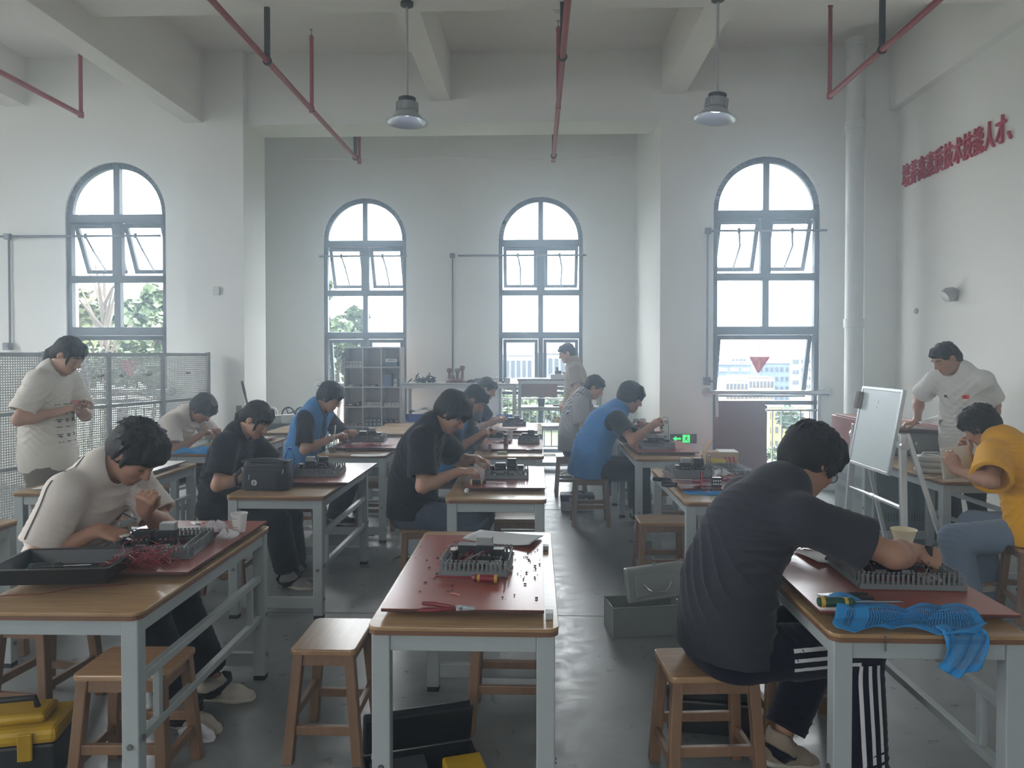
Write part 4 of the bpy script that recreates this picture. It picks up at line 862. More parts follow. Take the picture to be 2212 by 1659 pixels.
M_HAIR = mat('black_hair', (19, 18, 19), .6, var=0, spec=.35); n, l, b = nodes_of(M_HAIR); tc = n.new('ShaderNodeTexCoord'); mq = n.new('ShaderNodeMapping'); mq.inputs['Scale'].default_value = (260, 260, 30)
nb = n.new('ShaderNodeTexNoise'); nb.inputs['Scale'].default_value = 1; nb.inputs['Detail'].default_value = 4; bp = n.new('ShaderNodeBump'); bp.inputs['Strength'].default_value = .9; bp.inputs['Distance'].default_value = .006
l(tc.outputs['Object'], mq.inputs[0]); l(mq.outputs[0], nb.inputs['Vector']); l(nb.outputs[0], bp.inputs['Height']); l(bp.outputs[0], b.inputs['Normal'])
M_BROW = mat('eyebrow_hair', (30, 26, 26), .7, var=0)
M_EYEW = mat('eye_white', (215, 212, 208), .25, var=0)
M_LENS = glass('spectacle_lens', refl=.25); M_SPEC = mat('spectacle_frame', (52, 50, 50), .3, .6, var=0)
M_SHOE_W = mat('white_shoe', (178, 172, 160), .7, bump=.2); M_SHOE_B = mat('black_shoe', (30, 30, 33), .6, bump=.2); M_SOLE = mat('shoe_sole', (190, 186, 176), .6)
def rot_to(fwd, up):
    x = unit(fwd); z = A3(up); z = unit(z - x * (z @ x)); return np.stack([x, np.cross(z, x), z], 1)
def hand(F, W, M, side, s=1.0, curl=(30, 45, 30), spread=1.0, thumb='pinch', k=.007):
    """side +1 right, -1 left; M columns: finger direction, across, back of the hand"""
    P_ = lambda x, y, z: A3(W) + M @ (np.array([x, y * side, z]) * s)
    ys = (.029, .0095, -.0105, -.029); ln = (.072, .081, .075, .058); bx = (.088, .092, .088, .08)
    for i in range(4):
        F.seg(P_(.004, ys[i] * .55, 0), P_(bx[i], ys[i], 0), .0155 * s, .0125 * s, k=.014, flat=M[:, 2], q=1.15)
        p = np.array([bx[i], ys[i], .001]); a = 0.; r0 = (.0092, .0094, .0090, .0080)[i]; aj = i * 3.5
        for j, fr in enumerate((.44, .31, .25)):
            a += R(curl[j] + aj * (j < 2)); sp = ys[i] * .9 * spread * (1 if j == 0 else .3)
            q = p + np.array([math.cos(a), sp * 2.2, -math.sin(a)]) * ln[i] * fr
            F.seg(P_(*p), P_(*q), r0 * s * (1 - .1 * j), r0 * s * (.9 - .1 * j), k=k * .6 if j else .008); p = q
    th = {'pinch': [(.018, .024, -.006), (.048, .044, -.022), (.078, .046, -.034), (.1, .034, -.044)], 'out': [(.018, .024, -.002), (.042, .052, -.008), (.066, .068, -.012), (.088, .076, -.014)],
          'wrap': [(.018, .022, -.008), (.05, .036, -.028), (.078, .024, -.042), (.098, .004, -.046)]}[thumb]
    for a, b, r1, r2 in zip(th, th[1:], (.015, .0115, .0105), (.0118, .0105, .0088)): F.seg(P_(*a), P_(*b), r1 * s, r2 * s, k=.007)
    return F
def head_field(F, c, M, s):
    P_ = lambda x, y, z: A3(c) + M @ (np.array([x, y, z]) * s); E = lambda p, r_, k=.02, sub=False: F.ell(P_(*p), np.array(r_) * s, M, k, sub)
    E((-.012, 0, .03), (.098, .076, .09)); E((.032, 0, -.035), (.062, .06, .08), .03); E((.045, 0, -.075), (.045, .042, .042), .025); E((.066, 0, -.098), (.022, .024, .018), .02)
    for y in (-1, 1):
        E((.058, y * .036, -.022), (.03, .024, .026), .02); F.seg(P_(.083, y * .014, .03), P_(.068, y * .05, .032), .011 * s, .009 * s, k=.012)
        E((.098, y * .031, .006), (.016, .018, .011), .012, True); E((.0715, y * .0315, .0085), (.0145, .0165, .0125), .006)
        E((-.008, y * .077, -.004), (.019, .008, .031), .008); E((-.002, y * .084, -.002), (.009, .006, .017), .006, True)
        E((.098, y * .0125, -.028), (.011, .009, .0085), .006)
    F.seg(P_(.09, 0, .016), P_(.111, 0, -.02), .0085 * s, .0115 * s, k=.012); E((.11, 0, -.024), (.0115, .012, .0105), .008)
    F.seg(P_(.091, -.016, -.054), P_(.091, .016, -.054), .0068 * s, k=.008); F.seg(P_(.088, -.014, -.066), P_(.088, .014, -.066), .0078 * s, k=.008)
    E((.101, 0, -.0602), (.008, .022, .0016), .004, True)
    return P_
def hair_field(c, M, s, style, seed):
    rg = random.Random(seed); F = Field(); P_ = lambda x, y, z: A3(c) + M @ (np.array([x, y, z]) * s); E = lambda p, r_, k=.015, sub=False: F.ell(P_(*p), np.array(r_) * s, M, k, sub)
    vol = {'short': .006, 'crop': .002, 'fringe': .012, 'mop': .016, 'curly': .018, 'pony': .006}[style]
    E((-.014, 0, .036), (.1 + vol, .08 + vol, .088 + vol)); E((-.05, 0, -.005), (.058 + vol, .07 + vol * .6, .07), .03)
    F.seg(P_(-.075, -.03, -.03), P_(-.07, -.028, -.075), .03 * s, .018 * s, k=.03); F.seg(P_(-.075, .03, -.03), P_(-.07, .028, -.075), .03 * s, .018 * s, k=.03)
    E((.105, 0, -.03), (.085, .1, .082), .012, True)                                  # the face
    for y in (-1, 1): E((.03, y * .1, -.05), (.05, .04, .055), .012, True); E((0, y * .09, -.005), (.02, .025, .03), .008, True)
    fr = {'short': (.03, 18), 'crop': (.012, 10), 'fringe': (.062, 34), 'mop': (.07, 40), 'curly': (.045, 40), 'pony': (.05, 16)}[style]
    for i in range(fr[1]):                                                             # locks over the brow
        y = rg.uniform(-.068, .068); a = P_(.045 + rg.uniform(-.03, .015), y * .7, .105 + vol); b_ = P_(.088 - abs(y) * .45 + vol, y, .072)
        sw = rg.uniform(-.02, .02); e = P_(.094 - abs(y) * .5 + vol * .5, y + sw, .072 - fr[0] * rg.uniform(.5, 1.0))
        F.seg(a, b_, .012 * s, .0105 * s, k=.010); F.seg(b_, e, .0095 * s, .0022 * s, k=.006)
    nl = {'short': 110, 'crop': 60, 'fringe': 150, 'mop': 170, 'curly': 220, 'pony': 60}[style]
    for i in range(nl):                                                                # locks lying over the crown, sides and nape
        th = rg.uniform(-2.5, 2.5); ph = rg.uniform(.1, 1.25)
        d = np.array([-math.cos(th) * math.sin(ph) if abs(th) < 1.6 else -math.cos(th) * math.sin(ph) * .7, math.sin(th) * math.sin(ph), math.cos(ph)])
        rr = np.array([.1 + vol, .08 + vol, .088 + vol]); p = np.array([-.014, 0, .036]) + d * rr * 1.0
        ph2 = ph + rg.uniform(.25, .5); d2 = np.array([d[0] / (math.sin(ph) + 1e-6) * math.sin(ph2), d[1] / (math.sin(ph) + 1e-6) * math.sin(ph2), math.cos(ph2)])
        q = np.array([-.014, 0, .036]) + d2 * rr * rg.uniform(.98, 1.09 if style != 'curly' else 1.16)
        if q[2] < -.06 or (q[0] > .03 and q[2] < .06): continue
        r_ = rg.uniform(.0045, .009)
        F.seg(P_(*p), P_(*q), r_ * s, r_ * .35 * s, k=.006)
    if style in ('fringe', 'mop', 'curly'):
        for y in (-1, 1):
            for i in range(9): x = rg.uniform(-.03, .035); F.seg(P_(x, y * .083, .03), P_(x + .006, y * (.082 + rg.uniform(0, .006)), -.012 - rg.uniform(0, .028) * (1 if x < .03 else .6)), .011 * s, .004 * s, k=.008)
    if style == 'pony':
        for y in (-1, 1):
            for i in range(5): F.seg(P_(.045, y * .074, .05), P_(.055 + rg.uniform(0, .02), y * .074, .0 - rg.uniform(0, .05)), .007 * s, .003 * s, k=.008)
        t0 = P_(-.105, 0, .012); bk = -unit(M[:, 0] * np.array([1, 1, 0]))
        for i in range(26):
            o = M @ (np.array([rg.uniform(-.018, .012), rg.uniform(-.022, .022), 0]) * s); e = t0 + (np.array([0, 0, -.22 + rg.uniform(-.03, .03)]) + bk * .10) * s + o * 1.3
            mid = t0 + (bk * .055 + np.array([0, 0, -.05])) * s + o; F.seg(t0, mid, .015 * s, .013 * s, k=.01); F.seg(mid, e, .012 * s, .003 * s, k=.008)
    return F
def shoe(name, A, toe, m, par, org, s=1.0, solem=None):
    A, t = A3(A), unit(A3(toe)); up = np.array([0, 0, 1.]); lat = unit(np.cross(up, t)); up = np.cross(t, lat); F = Field()
    heel, ball, tip = A - up * .055 - t * .035, A - up * .062 + t * .11, A - up * .066 + t * .17
    F.seg(heel + up * .012, ball, .038 * s, .043 * s, k=.03, flat=lat, q=1.0); F.seg(ball, tip, .040 * s, .030 * s, k=.02, flat=up, q=1.25); F.seg(A - t * .012 + up * .02, A + t * .02 - up * .03, .044 * s, .045 * s, k=.03)
    F.half(A + up * .045, up, .09); F.half(heel - up * .026, -up, .35, k=.003)
    F.seg(A + up * .0, A + up * .1, .034 * s, .036 * s, sub=True, k=.006)
    vs, fs = polygonise(F, .006); o = np_obj(name, vs, fs, m, par, org)
    G = Field(); G.seg(heel - up * .012, ball - up * .012, .041 * s, .046 * s, k=.02, flat=up, q=1.6); G.seg(ball - up * .012, tip - up * .008, .044 * s, .033 * s, k=.02, flat=up, q=1.6)
    G.half(heel - up * .008, up, .35, k=.003); G.half(heel - up * .032, -up, .35, k=.003)
    vs, fs = polygonise(G, .006); np_obj('sole', vs, fs, solem or M_SOLE, o, org)
    return o
def person(label, pel, yaw=0, s=1.0, lean=(8, 14, 20), head=(30, 0, 0), neck=35, hands=None, feet=None, shirt=None, shirt_m=None, trou_m=None, shoe_m=None, hair='short', skin=None,
           h=.007, fem=False, sleeve=.62, hem=.03, loose=.016, vest=None, glasses=False, side=0, twist=0, seed=1, hcurl=None, poles=None, collar_m=None, sitting=True, hdirs=None, hups=None, thumbs=None, leg_loose=.012, shin_cut=None, hdz=0):
    skin = skin or M_SKIN; org = A3((pel[0], pel[1], 0)); root = empty('person', tuple(org), label=label, cat='person')
    f = np.array([math.cos(R(yaw)), math.sin(R(yaw)), 0]); l_ = np.array([-f[1], f[0], 0]); u = np.array([0, 0, 1.]); P = A3(pel)
    def dr(a): return f * math.sin(R(a)) + u * math.cos(R(a)) + l_ * math.sin(R(side))
    dirs = [unit(dr(a)) for a in lean]; dep = [unit(f - d * (f @ d)) for d in dirs]
    sp = [P, P + dirs[0] * .19 * s]; sp.append(sp[1] + dirs[1] * .19 * s); sp.append(sp[2] + dirs[2] * .155 * s)
    NB = sp[3]; tw = R(twist); lt = l_ * math.cos(tw) - f * math.sin(tw); lt = unit(lt - dirs[2] * (lt @ dirs[2]))
    shw = (.158 if fem else .178) * s
    SH = {-1: NB - dirs[2] * .035 * s - lt * shw + dep[2] * .02, 1: NB - dirs[2] * .035 * s + lt * shw + dep[2] * .02}   # -1 right, +1 left
    nd = unit(dr(neck)); hp, hy, hr = [R(a) for a in head]
    hf = f * math.cos(hy) + l_ * math.sin(hy); hu = u; hfw = hf * math.cos(hp) - hu * math.sin(hp); hup = hf * math.sin(hp) + hu * math.cos(hp)
    hl = np.cross(hup, hfw); hup = hup * math.cos(hr) + hl * math.sin(hr); HM = rot_to(hfw, hup)
    HC = NB + nd * .105 * s + HM @ np.array([.03, 0, .085 + hdz]) * s
    HIP = {k: P + l_ * k * .088 * s - u * .02 for k in (-1, 1)}
    hands = hands or {}; feet = feet or {}; poles = poles or {}; hcurl = hcurl or {}; hdirs = hdirs or {}; hups = hups or {}; thumbs = thumbs or {}
    EL, WR, KN, AN = {}, {}, {}, {}
    for k in (-1, 1):
        T = hands.get(k, SH[k] + f * .25 - u * .35); pl = A3(poles[k]) if k in poles else (-u * .8 + lt * k * .55 - f * .35)
        EL[k], WR[k] = ik(SH[k], T, .285 * s, .25 * s, pl)
        T = feet.get(k, HIP[k] + f * .42 * s - np.array([0, 0, HIP[k][2] - .08]) if sitting else HIP[k] * np.array([1, 1, 0]) + np.array([0, 0, .08]))
        KN[k], AN[k] = ik(HIP[k], T, .43 * s, .42 * s, f + u * .35 if sitting else f)
    J = dict(sp=sp, SH=SH, EL=EL, WR=WR, KN=KN, AN=AN, HIP=HIP, HC=HC, HM=HM, f=f, l=l_, u=u, dirs=dirs, dep=dep, lt=lt, NB=NB, root=root, org=org)
    def torso(F, g, gw=0, k=.04, low=0):
        w_ = [(.158, .112), (.138, .10), (.158, .112), (.118, .075)] if not fem else [(.158, .112), (.118, .092), (.14, .105), (.105, .068)]
        for i in range(3):
            a, b = w_[i], w_[i + 1]; ga = g + gw * (1 if i < 2 else .4); gb = g + gw * (1 if i < 1 else .4)
            F.seg(sp[i], sp[i + 1], a[0] * s + ga, b[0] * s + gb, k=k, flat=dep[i], q=(a[0] * s + ga) / (a[1] * s + ga), q2=(b[0] * s + gb) / (b[1] * s + gb))
        for q in (-1, 1): F.seg(SH[q] - (SH[q] - sp[2]) * .25, SH[q], .062 * s + g, .055 * s + g, k=.05); F.seg(NB + nd * .02 * s, SH[q], .045 * s + g * .6, .05 * s + g, k=.04)
    B = Field(); torso(B, -.012)
    for q in (-1, 1):
        B.seg(SH[q], EL[q], .047 * s, .039 * s, k=.03); B.seg(SH[q] * .45 + EL[q] * .55, SH[q] * .55 + EL[q] * .45, .046 * s, .046 * s, k=.03)
        fa = WR[q] - EL[q]; B.seg(EL[q], EL[q] + fa * .35, .040 * s, .043 * s, k=.025); B.seg(EL[q] + fa * .3, WR[q], .042 * s, .0265 * s, k=.025)
        fd = unit(hdirs.get(q, fa)); up_ = A3(hups.get(q, u)); HMx = rot_to(fd, up_)
        B.seg(WR[q] - unit(fa) * .02, WR[q] + fd * .02 * s, .027 * s, .024 * s, k=.02, flat=HMx[:, 2], q=1.25); hand(B, WR[q], HMx, -q, s * 1.0, hcurl.get(q, (32, 48, 30)), thumb=thumbs.get(q, 'pinch'))
        B.seg(HIP[q], KN[q], .075 * s, .05 * s, k=.03); B.seg(KN[q], AN[q], .05 * s, .031 * s, k=.03); B.seg(AN[q], AN[q] + f * .05 - u * .03, .028 * s, .022 * s)
    B.seg(NB - dirs[2] * .02, HC + HM @ np.array([-.03, 0, -.03]) * s, .062 * s, .056 * s, k=.03); PH = head_field(B, HC, HM, s)
    if sitting: B.half((P[0], P[1], .466), (0, 0, -1), .22, k=.01)
    vs, fs = polygonise(B, h); bo = np_obj('body', vs, fs, [skin, M_LIP], root, org)
    cen = vs[fs].mean(1); loc = (cen - HC) @ HM / s
    lip = (loc[:, 0] > .078) & (np.abs(loc[:, 1]) < .021 - np.abs(loc[:, 2] + .06) * .5) & (loc[:, 2] > -.073) & (loc[:, 2] < -.0475)
    bo.data.polygons.foreach_set('material_index', lip.astype(np.int32)); J['body'] = bo
    def arc(name, pts, r_, m): return MB().tube([PH(*p) - org for p in pts], [r_ * .5 * s, r_ * s, r_ * s, r_ * .5 * s], 6).build(name, m, root, smooth=True)
    for y in (-1, 1):
        arc('eyebrow', [(.094, y * .014, .030), (.096, y * .028, .036), (.086, y * .044, .034), (.072, y * .054, .028)], .0042, M_BROW)
        arc('eyelash', [(.083, y * .018, .004), (.0875, y * .028, -.001), (.0845, y * .038, -.001), (.075, y * .046, .004)], .0016, M_BROW)
        MB().lathe([(.0001, -.0105), (.006, -.0088), (.0105, 0), (.006, .0088), (.0001, .0105)], 12, tuple(PH(.0745, y * .0315, .0035) - org)).build('eye', M_EYEW, root, smooth=True)
    HF = hair_field(HC, HM, s, hair, seed); vs, fs = polygonise(HF, max(.0042, h * .72)); np_obj('hair', vs, fs, M_HAIR, root, org)
    if hair == 'pony': p = PH(-.108, 0, .028) - org; MB().lathe([(.02, -.008), (.026, 0), (.02, .008)], 14, tuple(p), cap=True).build('hair_tie', M_BLACKR, root, smooth=True)
    # --- shirt
    T_ = Field(); torso(T_, loose * .55, loose, .045)
    hb = P - dirs[0] * .0 + dep[0] * 0
    T_.seg(P - dirs[0] * .04 * s, sp[1], .158 * s + loose * 1.5, .145 * s + loose * 1.6, k=.05, flat=dep[0], q=1.28)
    if not sitting: T_.seg(P - u * .10 * s, sp[1], .155 * s + loose * 1.6, .145 * s + loose * 1.5, k=.05, flat=dep[0], q=1.3)
    for q in (-1, 1):
        ud = unit(EL[q] - SH[q]); e = SH[q] + (EL[q] - SH[q]) * (sleeve + .08)
        SL = Field(); SL.seg(SH[q], e, .058 * s + loose * .8, .058 * s + loose * 1.35, k=.04); SL.half(SH[q] + (EL[q] - SH[q]) * sleeve, ud, .058 * s + loose * 1.35 + .08, k=.003)
        SL.seg(SH[q] + (EL[q] - SH[q]) * (sleeve - .14), EL[q], .048 * s + loose * .6, .052 * s + loose * 1.1, sub=True, k=.004)
        T_.p.append((SL.ev, (SH[q] + e) / 2, np.linalg.norm(e - SH[q]) / 2 + .07 * s + loose * 1.4, .03, False))
    T_.half(P - dirs[0] * hem + (0 if sitting else -u * .12), -(dirs[0] if sitting else u), .34, k=.003)
    if sitting: T_.half((P[0], P[1], .457), (0, 0, -1), .26, k=.006)
    T_.seg(NB - dirs[2] * .01 * s, HC, .066 * s, .075 * s, sub=True, k=.008)
    vs, fs = polygonise(T_, h); rg = random.Random(seed * 7 + 3); waves = []
    for i in range(7):
        q = rg.choice((-1, 1)); c = sp[rg.choice((1, 1, 2))] + lt * q * .1 + dep[1] * rg.uniform(-.1, .1)
        waves.append((dirs[1] * rg.uniform(.5, 1) + lt * rg.uniform(-.8, .8) + dep[1] * rg.uniform(-.5, .5), rg.uniform(.06, .12), rg.uniform(.006, .012), c, rg.uniform(.12, .2)))
    waves.append((dirs[0] + dep[0] * .3, .07, .010, sp[1] + dep[0] * .06 - dirs[0] * .04, .15))
    for q in (-1, 1): waves.append((unit(EL[q] - SH[q]) + dirs[2] * .3, .06, .004, SH[q] * .6 + EL[q] * .4, .1))
    vs = folds(vs, fs, waves); so = np_obj('shirt', vs, fs, shirt_m, root, org); J['shirt'] = so
    ca = []; nx = unit(HC - NB); ly = unit(l_ - nx * (l_ @ nx)); lx = np.cross(ly, nx)
    for i in range(20): a = 2 * math.pi * i / 20; ca.append(NB + nx * (.022 - .012 * math.cos(a)) * s + (lx * math.cos(a) * .069 + ly * math.sin(a) * .073) * s - org)
    MB().tube(ca, .0075 * s, 8, closed=True).build('collar', collar_m or shirt_m, so, smooth=True)
    # --- trousers
    U = Field(); U.seg(P - u * .015 + l_ * .06 * s, P - u * .015 - l_ * .06 * s, .105 * s, .105 * s, k=.05); U.seg(P - u * .02, sp[1] - dirs[0] * .05 * s, .148 * s, .135 * s, k=.05, flat=dep[0], q=1.32)
    for q in (-1, 1):
        sd = unit(AN[q] - KN[q]); LL = leg_loose
        U.seg(HIP[q], KN[q], .088 * s + LL * .8, .06 * s + LL, k=.04); U.seg(KN[q], AN[q], .058 * s + LL, .044 * s + LL * 1.3, k=.035)
        U.half(AN[q] - sd * (.05 if shin_cut is None else shin_cut), sd, .1, k=.003)
    if sitting: U.half((P[0], P[1], .457), (0, 0, -1), .24, k=.006)
    U.half(sp[1] - dirs[0] * .06 * s, dirs[0], .22, k=.004)
    vs, fs = polygonise(U, h); waves = []
    for q in (-1, 1):
        waves += [(KN[q] - HIP[q] + u * .2, .08, .005, KN[q] * .25 + HIP[q] * .75, .14), (AN[q] - KN[q], .06, .006, AN[q], .16), (AN[q] - KN[q] + f * .2, .07, .005, KN[q], .12)]
    vs = folds(vs, fs, waves); to = np_obj('trousers', vs, fs, trou_m, root, org); J['trousers'] = to
    for q in (-1, 1): shoe('shoe', AN[q], unit(f + l_ * q * .15 - u * (0 if AN[q][2] < .11 else .25)), shoe_m or M_SHOE_W, root, org, s)
    if vest:
        Ve = Field(); torso(Ve, loose * .55 + .012, loose + .004, .045); Ve.seg(P - dirs[0] * .05 * s, sp[1], .163 * s + loose * 1.5 + .014, .15 * s + loose * 1.6 + .012, k=.05, flat=dep[0], q=1.22)
        for q in (-1, 1): Ve.ell(SH[q] + lt * q * .045 * s - dirs[2] * .03, (.075 * s, .105 * s, .10 * s), np.stack([lt, dep[2], dirs[2]], 1), k=.01, sub=True)
        for i in range(3): Ve.seg(sp[i] + dep[i] * .18, sp[i + 1] + dep[i] * .17, .075, .075, sub=True, k=.008, flat=lt, q=2.4 - i * .5)
        Ve.seg(P + dep[0] * .18 - dirs[0] * .1, P + dep[0] * .18, .09, .09, sub=True, k=.008, flat=lt, q=2.2)
        Ve.seg(NB - dirs[2] * .02 * s + dep[2] * .01, HC, .082 * s, .09 * s, sub=True, k=.01); Ve.half(P - dirs[0] * (hem + .05), -dirs[0], .34, k=.003); Ve.half((P[0], P[1], .457), (0, 0, -1), .28, k=.006)
        vs, fs = polygonise(Ve, h); vs = folds(vs, fs, [(lt + dirs[0] * .2, .1, .005, P, .25), (dirs[1] + lt * .5, .11, .005, sp[1] - dep[1] * .1, .2)]); J['vest'] = np_obj('vest', vs, fs, vest, root, org)
    if glasses:
        g = empty_part = MB(); gl = MB()
        for y in (-1, 1):
            ring = [PH(.099, y * .033 + .021 * math.cos(a), .002 + .018 * math.sin(a)) - org for a in np.linspace(0, 2 * math.pi, 19)[:-1]]
            g.tube(ring, .0016 * s, 6, closed=True); gl.add(ring, [tuple(range(18))])
            g.tube([PH(.097, y * .054, .006) - org, PH(.03, y * .082, .010) - org, PH(-.012, y * .085, .008) - org, PH(-.03, y * .083, -.015) - org], .0016 * s, 6)
        g.tube([PH(.1, -.012, .006) - org, PH(.104, 0, .010) - org, PH(.1, .012, .006) - org], .0016 * s, 6)
        go = g.build('glasses', M_SPEC, root, smooth=True); gl.build('lens', M_LENS, go, fix=False)
    return J
def surf(o):
    me = o.data; return BVHTree.FromPolygons([v.co[:] for v in me.vertices], [tuple(p.vertices) for p in me.polygons])
def ribbon(J, cloth, pts, dirs_, width, m, name, lift=.0022, across=None):
    """a stripe lying on a garment: points shot inwards onto it"""
    bv = surf(J[cloth]); org = Vector(J['org']); L_, R_ = [], []
    for i, (p, d) in enumerate(zip(pts, dirs_)):
        p, d = Vector(p) - org, Vector(d).normalized(); t = (Vector(pts[min(i + 1, len(pts) - 1)]) - Vector(pts[max(i - 1, 0)])).normalized(); a = t.cross(d).normalized()
        for lst, k in ((L_, -1), (R_, 1)):
            h_ = bv.ray_cast(p + a * k * width / 2 - d * .4, d)
            if h_[0] is None: h_ = bv.find_nearest(p + a * k * width / 2)
            lst.append(h_[0] - d * lift)
    n = len(L_); o = MB().add(L_ + R_, [(i, i + 1, n + i + 1, n + i) for i in range(n - 1)]).build(name, m, J[cloth], fix=False, smooth=True); return o
def cloth(name, rgb, **k): return mat(name, rgb, .85, var=.05, vscale=14, bump=.12, bscale=420, spec=.15, sheen=.1, **k)
C_WHITE = cloth('white_cotton', (214, 206, 198)); C_OFF = cloth('off_white_cotton', (216, 212, 202)); C_POLO = cloth('polo_pique', (204, 204, 200)); C_BLACK = cloth('black_cotton', (25, 27, 34))
C_CHAR = cloth('charcoal_cotton', (48, 49, 56)); C_BLUE = cloth('blue_vest_cloth', (66, 122, 178)); C_YELL = cloth('yellow_cotton', (216, 158, 36)); C_GREY = cloth('grey_cotton', (150, 150, 150)); C_BEIGE = cloth('beige_cotton', (150, 138, 122))
C_TROU = cloth('black_trouser', (17, 18, 25)); C_NAVY = cloth('navy_trouser', (19, 21, 36)); C_JEAN = cloth('washed_denim', (104, 118, 136)); C_DJEAN = cloth('dark_denim', (70, 78, 92)); C_KHAKI = cloth('taupe_trouser', (112, 104, 96)); C_SLATE = cloth('slate_trouser', (52, 56, 66))
C_PIPE = mat('dark_piping', (44, 44, 50), .8, var=0); C_STRIPE = mat('white_stripe', (205, 205, 208), .7, var=0)
nz = lambda *a: np.array(a, float)
PP = {}
FAR = .0085
# the man at the front right
J = PP['grey'] = person('man in dark grey t-shirt and striped track trousers reaching over the front right table', (.70, 2.63, .545), yaw=14, s=1.08, lean=(4, 22, 40), neck=46, head=(42, 14, 0), h=.0055,
    hands={-1: nz(1.385, 2.64, .875), 1: nz(1.25, 2.95, .89)}, feet={-1: nz(1.17, 2.52, .085), 1: nz(.93, 2.70, .13)}, poles={-1: (.1, -1, -.12), 1: (-.1, .8, -.4)}, shirt_m=C_CHAR, trou_m=C_NAVY, hair='fringe', glasses=True, loose=.024, sleeve=.72,
    hdirs={-1: (.9, .05, -.25)}, hups={-1: (.1, -.75, .65)}, hcurl={-1: (48, 62, 40), 1: (40, 50, 30)}, thumbs={-1: 'wrap'}, seed=12, leg_loose=.022, shoe_m=mat('beige_shoe', (150, 138, 122), .8, bump=.3))
for i, o in enumerate((-.032, 0, .032)):
    a, b_, c = J['HIP'][-1], J['KN'][-1], J['AN'][-1]; up = nz(0, 0, 1)
    pts = [a * (1 - t) + b_ * t + up * (o + .012) for t in np.linspace(.38, .93, 12)]; ds = [nz(0, 1, 0)] * 12
    ribbon(J, 'trousers', pts, ds, .0125, C_STRIPE, 'stripe')
    pts = [b_ * (1 - t) + c * t + nz(o, 0, 0) for t in np.linspace(.06, .9, 12)]; ribbon(J, 'trousers', pts, ds, .0125, C_STRIPE, 'stripe')
# the boy at the front left
J = PP['piping'] = person('boy in white t-shirt with dark piping bent over the front left table', (-2.10, 3.10, .545), yaw=-10, s=1.05, lean=(6, 20, 34), neck=52, head=(50, -2, 0), h=.0055,
    hands={-1: nz(-1.83, 2.90, .865), 1: nz(-1.68, 2.98, .93)}, feet={-1: nz(-1.52, 2.98, .085), 1: nz(-1.50, 3.22, .085)}, poles={-1: (-.6, -.3, -.6), 1: (-.1, .8, -.45)}, shirt_m=C_WHITE, trou_m=C_TROU, hair='curly', loose=.024, sleeve=.74,
    hdirs={-1: (.93, .1, -.3), 1: (.3, -.5, .5)}, hups={-1: (.3, -.35, .9), 1: (.2, -.9, .3)}, hcurl={-1: (34, 44, 26), 1: (62, 80, 50)}, thumbs={1: 'wrap'}, seed=3, leg_loose=.03)
for q in (-1, 1):
    a, b_ = J['NB'], J['SH'][q]; e = J['EL'][q]; lt = J['lt'] * q
    pts = [a * (1 - t) + b_ * t + J['u'] * .07 for t in np.linspace(.5, 1, 5)] + [b_ * (1 - t) + e * t + J['u'] * .06 * (1 - t) + lt * .03 for t in np.linspace(.1, .72, 8)]
    ds = [-J['u']] * 5 + [unit(-J['u'] * (1 - t) - lt * .8) for t in np.linspace(.1, .72, 8)]; ribbon(J, 'shirt', pts, ds, .008, C_PIPE, 'piping', .003)
p = J['sp'][2] + J['lt'] * .075 + J['dep'][2] * .2 + J['dirs'][2] * .02
ribbon(J, 'shirt', [p + J['lt'] * x + J['dirs'][2] * z for x, z in ((-.028, -.006), (-.02, -.012), (-.006, -.008), (.014, .004), (.032, .016))], [-J['dep'][2]] * 5, .007, C_PIPE, 'chest_mark')
# standing woman at the left
J = PP['stand'] = person('standing woman with ponytail in printed white t-shirt holding a small part', (-3.44, 4.88, .93), yaw=-2, s=.985, lean=(-2, 3, 12), neck=28, head=(36, 0, 0), h=.007, fem=True, sitting=False, loose=.027, sleeve=.80, hem=.02,
    hands={-1: nz(-3.26, 4.76, 1.21), 1: nz(-3.2, 4.86, 1.24)}, poles={-1: (-.35, -.5, -.8), 1: (-.35, .8, -.35)}, shirt_m=C_OFF, trou_m=C_KHAKI, hair='pony', skin=M_SKIN2, leg_loose=.04, feet={-1: nz(-3.42, 4.78, .085), 1: nz(-3.44, 4.98, .085)},
    hdirs={-1: (.85, .2, .35), 1: (.8, -.2, .3)}, hups={-1: (-.2, -.6, .7), 1: (-.2, .6, .7)}, seed=5)
bv = surf(J['shirt']); org = Vector(J['org']); pr = MB(); c0 = J['sp'][1] + J['dirs'][1] * .12
for r_ in range(6):
    for c in range(3):
        q = Vector(c0 + J['lt'] * (c - 1) * -.068 - J['u'] * r_ * .052 + J['f'] * .4) - org
        for dz, wd, hh in ((.012, .04, .006), (-.004, .026, .012))[: 2 if r_ in (1, 2, 4) else 1]:
            pt = [bv.ray_cast(q + Vector(J['lt']) * x + Vector((0, 0, z + dz)), Vector(-J['f']))[0] for x, z in ((-wd / 2, 0), (wd / 2, 0), (wd / 2, hh), (-wd / 2, hh))]
            if all(pt): pr.add([v + Vector(J['f']) * .003 for v in pt], [(0, 1, 2, 3)])
pr.build('shirt_print', mat('shirt_print_ink', (96, 92, 90), .8, var=0), J['shirt'], fix=False)
